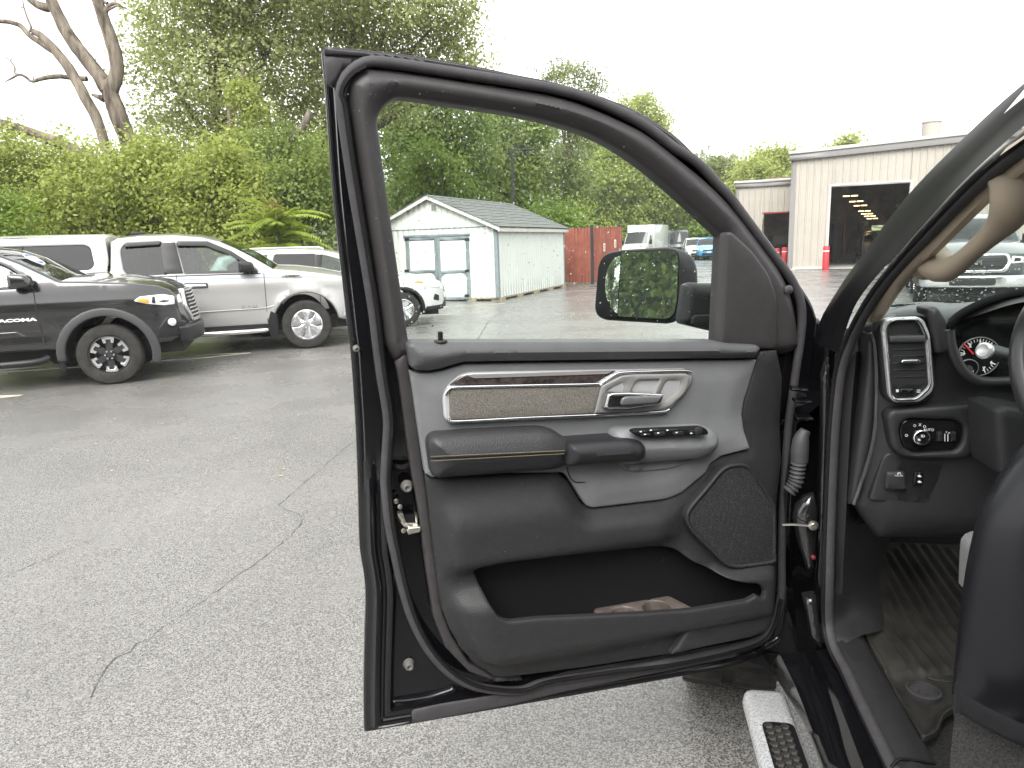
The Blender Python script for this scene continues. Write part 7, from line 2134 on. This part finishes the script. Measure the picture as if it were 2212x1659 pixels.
# top pad: rises from the screen to the brow
tp = [[pk(x, y, s_) for x, y, s_ in row] for row in (
    [(1906, 672, 1.95), (1960, 655, 1.95), (2010, 652, 1.95), (2060, 655, 1.95), (2140, 648, 1.95), (2212, 636, 1.95), (2400, 620, 1.95)],
    [(1896, 684, 1.70), (1950, 668, 1.70), (2000, 664, 1.70), (2050, 664, 1.70), (2130, 648, 1.68), (2212, 626, 1.66), (2400, 600, 1.66)],
    [(1888, 700, 1.60), (1925, 686, 1.60), (1990, 682, 1.60), (2045, 684, 1.60), (2120, 662, 1.56), (2212, 636, 1.54), (2400, 612, 1.54)],
    [(1884, 720, 1.62), (1920, 700, 1.62), (1985, 690, 1.62), (2045, 700, 1.60), (2115, 680, 1.55), (2212, 652, 1.53), (2400, 632, 1.53)])]
ribbon('dash_top', DTP, dash, tp, 40)
da('speaker_slot', DUL, 1.9, rp(Z7((840, 172), (900, 162), (1012, 160), (1000, 170), (850, 182)), 2), w=.06, edge=.002, depth=.01, res=.03)
def dashf(a, b, d):
    return .03 * sstep(0, .06, d)
da('dash_face', DSH, 1.66, rp(Z7((690, 320, 10), (760, 262, 12), (1070, 240), (1230, 290), (1900, 290), (1900, 1700), (760, 1700), (600, 1480, 10), (640, 1000), (690, 600)), 4), w=0, edge=.02, depth=.05, hf=dashf, res=.03)
da('dash_end_cap', DSH, 1.64, rp(Z7((700, 340, 10), (735, 400), (752, 650), (745, 900), (720, 1100, 20), (640, 1420), (575, 1490, 6), (600, 1300), (655, 900), (690, 600)), 6), w=0, edge=.012, depth=.05, res=.02)
tube('end_cap_edge', CAP, dash, path_s([(*p, 1.625) for p in Z7((712, 350), (735, 420), (748, 600), (748, 800), (735, 1000), (690, 1200), (600, 1470))]), .004, 6)
da('vent_surround', DSH, 1.60, rp(Z7((770, 300, 12), (800, 262, 14), (860, 246), (1025, 236, 10), (1075, 262, 14), (1112, 350), (1150, 700), (1130, 760, 14), (1045, 822, 14), (880, 828, 14), (820, 790, 14), (790, 500)), 5), w=0, edge=.012, depth=.05, res=.02)
v_out = rp(Z7((786, 310, 8), (806, 266, 12), (862, 250, 10), (1022, 243, 8), (1062, 268, 12), (1102, 360, 10), (1127, 700, 8), (1110, 742, 10), (1034, 803, 10), (868, 806, 10), (834, 768, 10), (805, 480)), 5)
v_in = rp(Z7((822, 322, 6), (840, 288, 8), (880, 272, 6), (1010, 270, 6), (1036, 298, 8), (1072, 380, 8), (1096, 690, 6), (1082, 715, 8), (1012, 778, 8), (880, 784, 8), (856, 756, 8), (832, 480)), 5)
da('vent_bezel', SIL, 1.592, v_out, w=0, edge=.004, depth=.02, holes=[v_in], res=.015)
tube('bezel_ring', CHR, dash, [KF(1.592).at(x, y, .001) for x, y in shift(v_in, 3)], .0016, 6, closed=True, smooth_path=False)
da('vent_frame', CAP, 1.60, shift(v_in, 1), w=0, edge=.002, depth=.02, res=.03,
   holes=[rp(Z7((850, 352, 3), (843, 318, 6), (870, 298, 6), (985, 290, 6), (1008, 320, 6), (1016, 352, 3)), 3), rp(Z7((850, 415, 4), (1052, 412, 4), (1072, 675, 4), (868, 680, 4)), 3)])
da('vent_back', DUL, 1.63, shift(v_in, -2), w=0, edge=0, depth=.01, res=.05)
da('vent_bar', CAP, 1.590, rp(Z7((832, 372, 3), (1075, 366, 3), (1070, 410, 3), (838, 414, 3)), 2), w=0, edge=.004, depth=.02, res=.03)
for yy in (458, 502, 546, 592, 636):
    da('vent_louvre', PLA, 1.598, Z7((852 + (yy - 415) * .07, yy - 4), (1055 + (yy - 415) * .07, yy - 6), (1056 + (yy - 415) * .07, yy + 5), (853 + (yy - 415) * .07, yy + 7)), w=0, edge=.001, depth=.02, res=.05)
for xx in (890, 935, 980):
    da('vent_louvre', PLA, 1.604, Z7((xx - 18, 300), (xx - 12, 300), (xx + 20, 352), (xx + 14, 352)), w=0, edge=0, depth=.01, res=.05)
da('vent_tab', CHR, 1.585, rp(Z7((910, 538, 3), (922, 526, 3), (1025, 524, 3), (1040, 535, 3), (1028, 549, 3), (920, 550, 3)), 2), w=0, edge=.002, depth=.01, res=.03)
da('vent_tab_face', CAP, 1.5835, rp(Z7((928, 534), (1020, 532), (1020, 543), (928, 545)), 1), w=0, edge=.001, depth=.003, res=.03)
da('vent_wheel', GBK, 1.588, rp(Z7((902, 722, 3), (915, 715, 3), (990, 714, 3), (1000, 724), (998, 738, 3), (915, 742, 3)), 2), w=0, edge=.003, depth=.01, res=.03)
da('vent_mark', WHT, 1.5985, Z7((876, 720), (893, 719), (894, 736), (877, 737)), w=.002, edge=0, depth=.001, res=.05)
for yy in (722, 730, 738):
    da('vent_mark', WHT, 1.5985, Z7((1012, yy), (1036, yy - 1), (1036, yy + 2), (1012, yy + 3)), w=.002, edge=0, depth=.001, res=.05)
# pad left of the cluster and instrument binnacle
da('binnacle_side', DSH, 1.585, rp(Z7((1078, 190, 8), (1160, 176, 10), (1205, 240, 12), (1225, 300), (1232, 470, 14), (1195, 500, 12), (1145, 490, 10), (1112, 330)), 5), w=0, edge=.016, depth=.06, res=.02)
brow_o = [(*p, 1.50) for p in Z7((1165, 205), (1300, 150), (1480, 92), (1712, 58), (2100, 40))]
da('binnacle_face', GBK, 1.60, rp(Z7((1215, 310), (1300, 250), (1480, 175), (1712, 118), (2100, 80), (2100, 700), (1600, 668), (1420, 650), (1330, 600, 20), (1270, 520), (1230, 400)), 6), w=0, edge=.006, depth=.02, res=.05)
lip0 = [pk(*p, 1.53) for p in Z7((1212, 300), (1300, 232), (1480, 150), (1712, 96), (2100, 60))]
lip1 = [pk(*p, 1.60) for p in Z7((1228, 325), (1310, 262), (1490, 190), (1712, 135), (2100, 98))]
ribbon('binnacle_brow', DSH, dash, [[p - TF * .0 + UP * .012 for p in lip0], lip0, lip1], 20)
rim0 = [pk(*p, 1.555) for p in Z7((1225, 330), (1238, 430), (1275, 530), (1330, 610), (1420, 662), (1560, 668), (1700, 660))]
tube('binnacle_rim', DSH, dash, rim0, .010, 8)
DF = KF(1.59)
gc = DF.px(*Z7((1412, 503))[0])
grad = abs(DF.px(*Z7((1555, 503))[0])[0] - gc[0])
lathe('gauge_ring', GPL, dash, [(grad, 0), (grad, .004), (grad * .965, .005), (grad * .96, 0)], DF.w3(np.array(gc[0]), np.array(gc[1]), np.array(0.0)), -TF, 48, True)
lathe('gauge_face', GBK, dash, [(grad * .965, 0), (grad * .965, .0015), (.0001, .0015)], DF.w3(np.array(gc[0]), np.array(gc[1]), np.array(0.0)), -TF, 48, True)
ticks = []
for i in range(29):
    an = math.radians(205 - i * 270 / 28 * 1.0)
    c_, s_ = math.cos(an), math.sin(an)
    L = .011 if i % 4 == 0 else .006
    rr = grad * .90
    ctr = DF.w3(np.array(gc[0] + (rr - L / 2) * c_), np.array(gc[1] + (rr - L / 2) * s_), np.array(.0022))
    ticks.append((ctr, (L, .0018 if i % 4 == 0 else .001, .0008), np.stack([c_ * TR + s_ * UP, -s_ * TR + c_ * UP, -TF], 1)))
boxes('gauge_ticks', WHT, dash, ticks, True)
for i, ch in enumerate('01234567'):
    an = math.radians(205 - i * 270 / 7)
    text_obj('gauge_numeral', WHT, dash, ch, DF, gc[0] + grad * .70 * math.cos(an), gc[1] + grad * .70 * math.sin(an), .0022, .0085, .0003, bold=.0002)
text_obj('gauge_text', WHT, dash, 'RPM', DF, *DF.px(*Z7((1300, 492))[0]), .0022, .0042, .0003)
na, nb_ = np.array(DF.at(*Z7((1313, 415))[0], .006)), np.array(DF.at(*Z7((1380, 488))[0], .006))
tube('gauge_needle', REDN, dash, [na, nb_], [.0012, .0022], 6)
g2 = DF.px(*Z7((1345, 578))[0]); gr2 = grad * .46
lathe('small_gauge', GPL, dash, [(gr2, .001), (gr2, .005), (gr2 * .94, .006), (gr2 * .93, .003), (.0001, .003)], DF.w3(np.array(g2[0]), np.array(g2[1]), np.array(0.0)), -TF, 36, True)
lathe('small_gauge_face', GBK, dash, [(gr2 * .93, .003), (gr2 * .93, .004), (.0001, .004)], DF.w3(np.array(g2[0]), np.array(g2[1]), np.array(0.0)), -TF, 36, True)
lathe('small_gauge_hub', CAP, dash, [(.006, .004), (.006, .009), (.0001, .009)], DF.w3(np.array(g2[0]), np.array(g2[1]), np.array(0.0)), -TF, 16, True)
tube('small_needle', REDN, dash, [DF.at(*Z7((1312, 546))[0], .008), DF.at(*Z7((1335, 572))[0], .008)], .0012, 6)
text_obj('gauge_text', WHT, dash, 'H', DF, *DF.px(*Z7((1370, 598))[0]), .0045, .0045, .0003)
# turn stalk
st = path_s([(*Z7((1700, 530))[0], 1.42), (*Z7((1560, 490))[0], 1.40), (*Z7((1500, 478))[0], 1.385), (*Z7((1462, 468))[0], 1.375)])
tube('turn_stalk', GPL if False else CAP, dash, st, [.014, .014, .0145, .0145], 14)
lathe('stalk_cap', SIL, dash, [(.0150, 0), (.0150, .006), (.011, .010), (.009, .008), (.0001, .007)], st[-1], st[-1] - st[-2], 20, True)
# lower dash: light switch plate and knee panel
da('switch_bezel', DSH, 1.60, rp(Z7((820, 900, 12), (850, 855, 12), (1490, 805, 10), (1530, 850, 10), (1530, 1110, 10), (1400, 1135), (1330, 1180, 18), (930, 1170, 14), (850, 1110, 18)), 5), w=0, edge=.010, depth=.05, res=.014, bres=.008,
   holes=[rp(Z7((900, 1000, 18), (915, 940, 14), (960, 914, 12), (1270, 922, 14), (1325, 960, 14), (1318, 1060, 12), (1275, 1125, 14), (1000, 1140), (930, 1108, 18)), 5)])
da('switch_plate', GBK, 1.61, rp(Z7((895, 1000, 18), (912, 936, 14), (958, 910, 12), (1275, 918, 14), (1330, 958, 14), (1322, 1062, 12), (1278, 1130, 14), (1000, 1145), (926, 1112, 18)), 5), w=0, edge=.004, depth=.02, res=.04)
SWF = KF(1.605)
kc = SWF.px(*Z7((1030, 1024))[0]); kr = abs(SWF.px(*Z7((1084, 1024))[0])[0] - kc[0])
KC = SWF.w3(np.array(kc[0]), np.array(kc[1]), np.array(0.0))
lathe('light_knob', GBK, dash, [(kr, 0), (kr, .012), (kr * .93, .014), (kr * .85, .014), (kr * .83, .012), (.0001, .012)], KC, -TF, 32, True)
lathe('knob_ring', CHR, dash, [(kr * 1.02, .010), (kr * 1.02, .0135), (kr * .93, .0145), (kr * .90, .0143)], KC, -TF, 32, True)
for q, h_, tx in (((1085, 980), .0055, 'AUTO'), ((1058, 960), .006, 'D'), ((1028, 948), .006, 'X'), ((994, 953), .0055, 'O'), ((940, 1017), .006, 'O'), ((1034, 1013), .0055, 'ID')):
    text_obj('switch_mark', WHT, dash, tx, SWF, *SWF.px(*Z7(q)[0]), .015 if tx == 'ID' else .004, h_, .0003)
da('switch_mark', WHT, 1.590, rp(Z7((1018, 1048), (1028, 1040), (1040, 1052), (1022, 1054)), 1), w=0, edge=0, depth=.001, res=.05)
for xx in (1148, 1238):
    da('thumb_wheel', PLA, 1.602, rp(Z7((xx, 1000, 3), (xx + 36, 997, 3), (xx + 36, 1062, 3), (xx, 1062, 3)), 2), w=0, edge=.004, depth=.01, res=.03)
    da('wheel_edge', CHR, 1.6015, Z7((xx + (30 if xx < 1200 else 2), 1002), (xx + (33 if xx < 1200 else 5), 1002), (xx + (33 if xx < 1200 else 5), 1058), (xx + (30 if xx < 1200 else 2), 1058)), w=.001, edge=0, depth=.002, res=.05)
for xx in (1195, 1215):
    da('switch_mark', WHT, 1.603, Z7((xx - 2, 1010), (xx + 3, 1010), (xx + 3, 1058), (xx - 2, 1058)), w=0, edge=0, depth=.001, res=.05)
for xx in (1200, 1218):
    text_obj('switch_mark', WHT, dash, '*' if xx == 1200 else 'o', SWF, *SWF.px(*Z7((xx, 998))[0]), .004, .005, .0003)
da('knee_panel', DSH, 1.63, rp(Z7((790, 1160, 10), (842, 1122, 10), (930, 1175), (1200, 1195, 8), (1180, 1290), (1090, 1480), (700, 1450, 10), (740, 1320)), 5), w=0, edge=.006, depth=.03, res=.03)
da('knee_panel', DSH, 1.635, rp(Z7((1205, 1195, 8), (1400, 1150), (1520, 1120), (1900, 1120), (1900, 1560), (1100, 1520), (1190, 1290)), 5), w=0, edge=.006, depth=.03, res=.03)
da('brake_release', DSH, 1.618, rp(Z7((815, 1260, 8), (940, 1255, 8), (950, 1370, 10), (935, 1386, 6), (820, 1380, 6), (806, 1370, 6)), 4), w=0, edge=.008, depth=.02, res=.02)
text_obj('switch_mark', WHT, dash, '(P)', KF(1.617), *KF(1.617).px(*Z7((895, 1267))[0]), .0015, .0055, .0003)
text_obj('switch_mark', WHT, dash, 'PULL ON', KF(1.617), *KF(1.617).px(*Z7((892, 1282))[0]), .0015, .0030, .0003)
da('pedal_switch', GBK, 1.622, rp(Z7((1000, 1262), (1058, 1258), (1055, 1345), (990, 1345)), 2), w=0, edge=.003, depth=.01, res=.03)
for yy in (1285, 1322):
    da('switch_mark', WHT, 1.6205, rp(Z7((1016, yy), (1030, yy - 8), (1046, yy + 4), (1026, yy + 8)), 1), w=0, edge=0, depth=.001, res=.05)
# steering wheel (only its left rim is in the picture)
wheel = bpy.data.objects.new('steering_wheel', None); COL.objects.link(wheel); wheel.parent = T
wc = pk(2496, 804, 1.24)
wx = TR; wn = -TF * math.cos(.42) + UP * math.sin(.42); wy = np.cross(wn, wx); wy = wy if wy[2] > 0 else -wy
ring = [wc + .190 * (math.cos(t) * wx + math.sin(t) * wy) for t in np.linspace(0, 2 * math.pi, 64, endpoint=False)]
tube('wheel_rim', mat('wheel_leather', (.018, .018, .019), .32, spec=.5), wheel, ring, .0165, 14, closed=True, smooth_path=False, flat=1.1)
lathe('wheel_hub', DSH, wheel, [(.075, -.02), (.075, .01), (.06, .03), (.0001, .035)], wc, wn, 28, True)
for an in (0, math.pi, -math.pi / 2):
    tube('wheel_spoke', SIL, wheel, [wc + .06 * (math.cos(an) * wx + math.sin(an) * wy), wc + .18 * (math.cos(an) * wx + math.sin(an) * wy)], .014, 10)
tube('steering_column', DSH, wheel, [wc - wn * .02, pk(2330, 850, 1.45), pk(2300, 880, 1.64)], .055, 16)
da('column_shroud', DSH, 1.46, rp(Z7((1530, 860, 8), (1600, 830, 10), (1760, 860), (1900, 900), (1900, 1250), (1640, 1290), (1560, 1290, 14), (1540, 1100)), 5), w=0, edge=.02, depth=.12, res=.03)
# footwell: toe board
kf2 = KF(2.05)
ribbon('toe_board', DUL, T, [path_z([(1850, 1262, .60), (2200, 1262, .60)]), path_s([(1850, 1180, 2.2), (2300, 1180, 2.2)]), path_s([(1850, 1000, 2.25), (2400, 1000, 2.25)])], 4, smooth_path=False)
# seat
seat = bpy.data.objects.new('driver_seat', None); COL.objects.link(seat); seat.parent = T
SEA = mat('seat_black', (.008, .008, .010), .3, spec=.3, rvar=(6, .22, .38))
sl = path_s([(2330, 900, 1.02), (2212, 1002, 1.02), (2150, 1088, 1.02), (2122, 1150, 1.02), (2098, 1250, 1.02), (2082, 1360, 1.02), (2070, 1470, 1.02), (2062, 1560, 1.02)])
sm_ = [p + TR * .045 - TF * .035 for p in sl]
sm2 = [p + TR * .11 - TF * .05 for p in sl]
sr_ = [p + TR * .40 - TF * .06 for p in sl]
ribbon('cushion_bolster', SEA, seat, [[p + TF * .06 + TR * .02 for p in sl], sl, sm_, sm2, sr_], 30, sharp=None)
sh0 = path_s([(2066, 1530, .99), (2130, 1568, .96), (2212, 1606, .93), (2400, 1690, .9)])
ribbon('seat_skirt', SEA, seat, [[p + UP * .03 - TF * .006 for p in sh0], [p - TF * .012 for p in sh0], [p - UP * .012 + TF * .02 for p in sh0]], 12)
ribbon('seat_base', CARP, seat, [path_s([(2064, 1540, 1.01), (2056, 1600, 1.0), (2048, 1700, .98), (2040, 1800, .96)]), path_s([(2230, 1600, .95), (2230, 1660, .94), (2230, 1740, .93), (2230, 1850, .92)])], 10)
GSE = mat('grey_seat_cloth', (.12, .12, .118), .8, bump=[('n', 300, .4, .002)])
gs = path_s([(2165, 1172, 1.22), (2138, 1172, 1.2), (2112, 1182, 1.19), (2104, 1204, 1.19), (2100, 1290, 1.19)])
ribbon('cushion_edge', GSE, seat, [[p + TF * .05 for p in gs], gs, [p + TR * .05 - TF * .02 for p in gs]], 14)
RT = np.stack([TR, TF, UP], 1)
box('seat_cushion', SEA, seat, TW(.92, .80, .88), (.52, .50, .24), True, .06, RT)
box('seat_backrest', SEA, seat, TW(.92, .42, 1.25), (.52, .20, .70), True, .07, RT)
box('head_rest', SEA, seat, TW(.92, .38, 1.72), (.28, .12, .18), True, .05, RT)
box('passenger_dash', DSH, dash, TW(1.58, 1.80, 1.24), (1.10, .40, .30), True, .06, RT)
kp_('kneebar', DUL, 1.75, [(1850, 1105), (2300, 1120), (2300, 1160), (1850, 1130)], w=0, edge=0, depth=.1, res=.1)

# ------------------------------------------------------------------ loose floor mat
MZ = .598
fm = thing('floor_mat', 'dusty black ribbed rubber floor mat in the driver footwell', 'floor mat', tuple(TW(.75, 1.6, MZ)))
mat_px = Z8((845, 470), (880, 560), (870, 640), (885, 800), (840, 860), (860, 920), (1205, 1535), (1300, 1470), (1330, 1380), (1420, 1330), (1500, 1310), (1600, 1200), (1600, 500), (1300, 420), (1000, 400))
FZ = Fr(TW(0, 0, MZ), TR, TF, UP)
def fpx(x, y, z=MZ):
    p = gz(x, y, z) - FZ.O
    return (p @ TR, p @ TF)
mo_ = rp([(*fpx(*p),) for p in mat_px], .02)
rib_dir = np.array([1.0, 0.0])
gl = [fpx(*Z8(a)[0]) for a in ((1000, 480), (1300, 900))]
def matf(a, b, d):
    toe = .22 * np.clip(b - 1.86, 0, 1) 
    rim = .016 * (1 - sstep(.0, .022, d))
    deep = sstep(1.63, 1.66, b - .25 * (a - .75)) 
    g = .004 * deep * sstep(.05, .06, d) * np.clip(np.sin((a + .05 * b) * 2 * math.pi / .030) * 2.5, -1, 1)
    shallow = .0022 * (1 - deep) * np.sin((a * .9 - .25 * b) * 2 * math.pi / .055)
    return rim + g + shallow + toe + .008 * deep
panel('mat_body', DIRT, fm, FZ, mo_, w=.004, edge=.003, depth=.012, hf=matf, res=.0065, pxl=False)
rc = fpx(*Z8((1212, 1222))[0])
RC = FZ.w3(np.array(rc[0]), np.array(rc[1]), np.array(.004))
lathe('retainer', RUB, fm, [(.036, -.004), (.036, .012), (.031, .014), (.029, .006), (.010, .005), (.009, .009), (.0001, .009)], RC, UP, 28, True)
ll = fpx(*Z8((1345, 1100))[0])
for sgn in (-1, 1):
    tube('embossed_mark', DIRT, fm, [FZ.w3(np.array(ll[0] + .045 * math.cos(t)), np.array(ll[1] + sgn * .016 + .014 * math.sin(t)), np.array(.0045)) for t in np.linspace(0, 2 * math.pi, 20, endpoint=False)], .0022, 5, closed=True, smooth_path=False)
# ================================================================== damp air over the lot
hm = bpy.data.materials.new('damp_air')
hm.use_nodes = True
hm.node_tree.nodes.clear()
pv = hm.node_tree.nodes.new('ShaderNodeVolumePrincipled')
pv.inputs['Color'].default_value = (.94, .97, .97, 1)
pv.inputs['Density'].default_value = .0006
ho_ = hm.node_tree.nodes.new('ShaderNodeOutputMaterial')
hm.node_tree.links.new(pv.outputs[0], ho_.inputs['Volume'])
V, Fc = box_vf((15, 50, 22), (660, 730, 46))
tag(obj('haze', V, Fc, hm, None, False), kind='stuff')
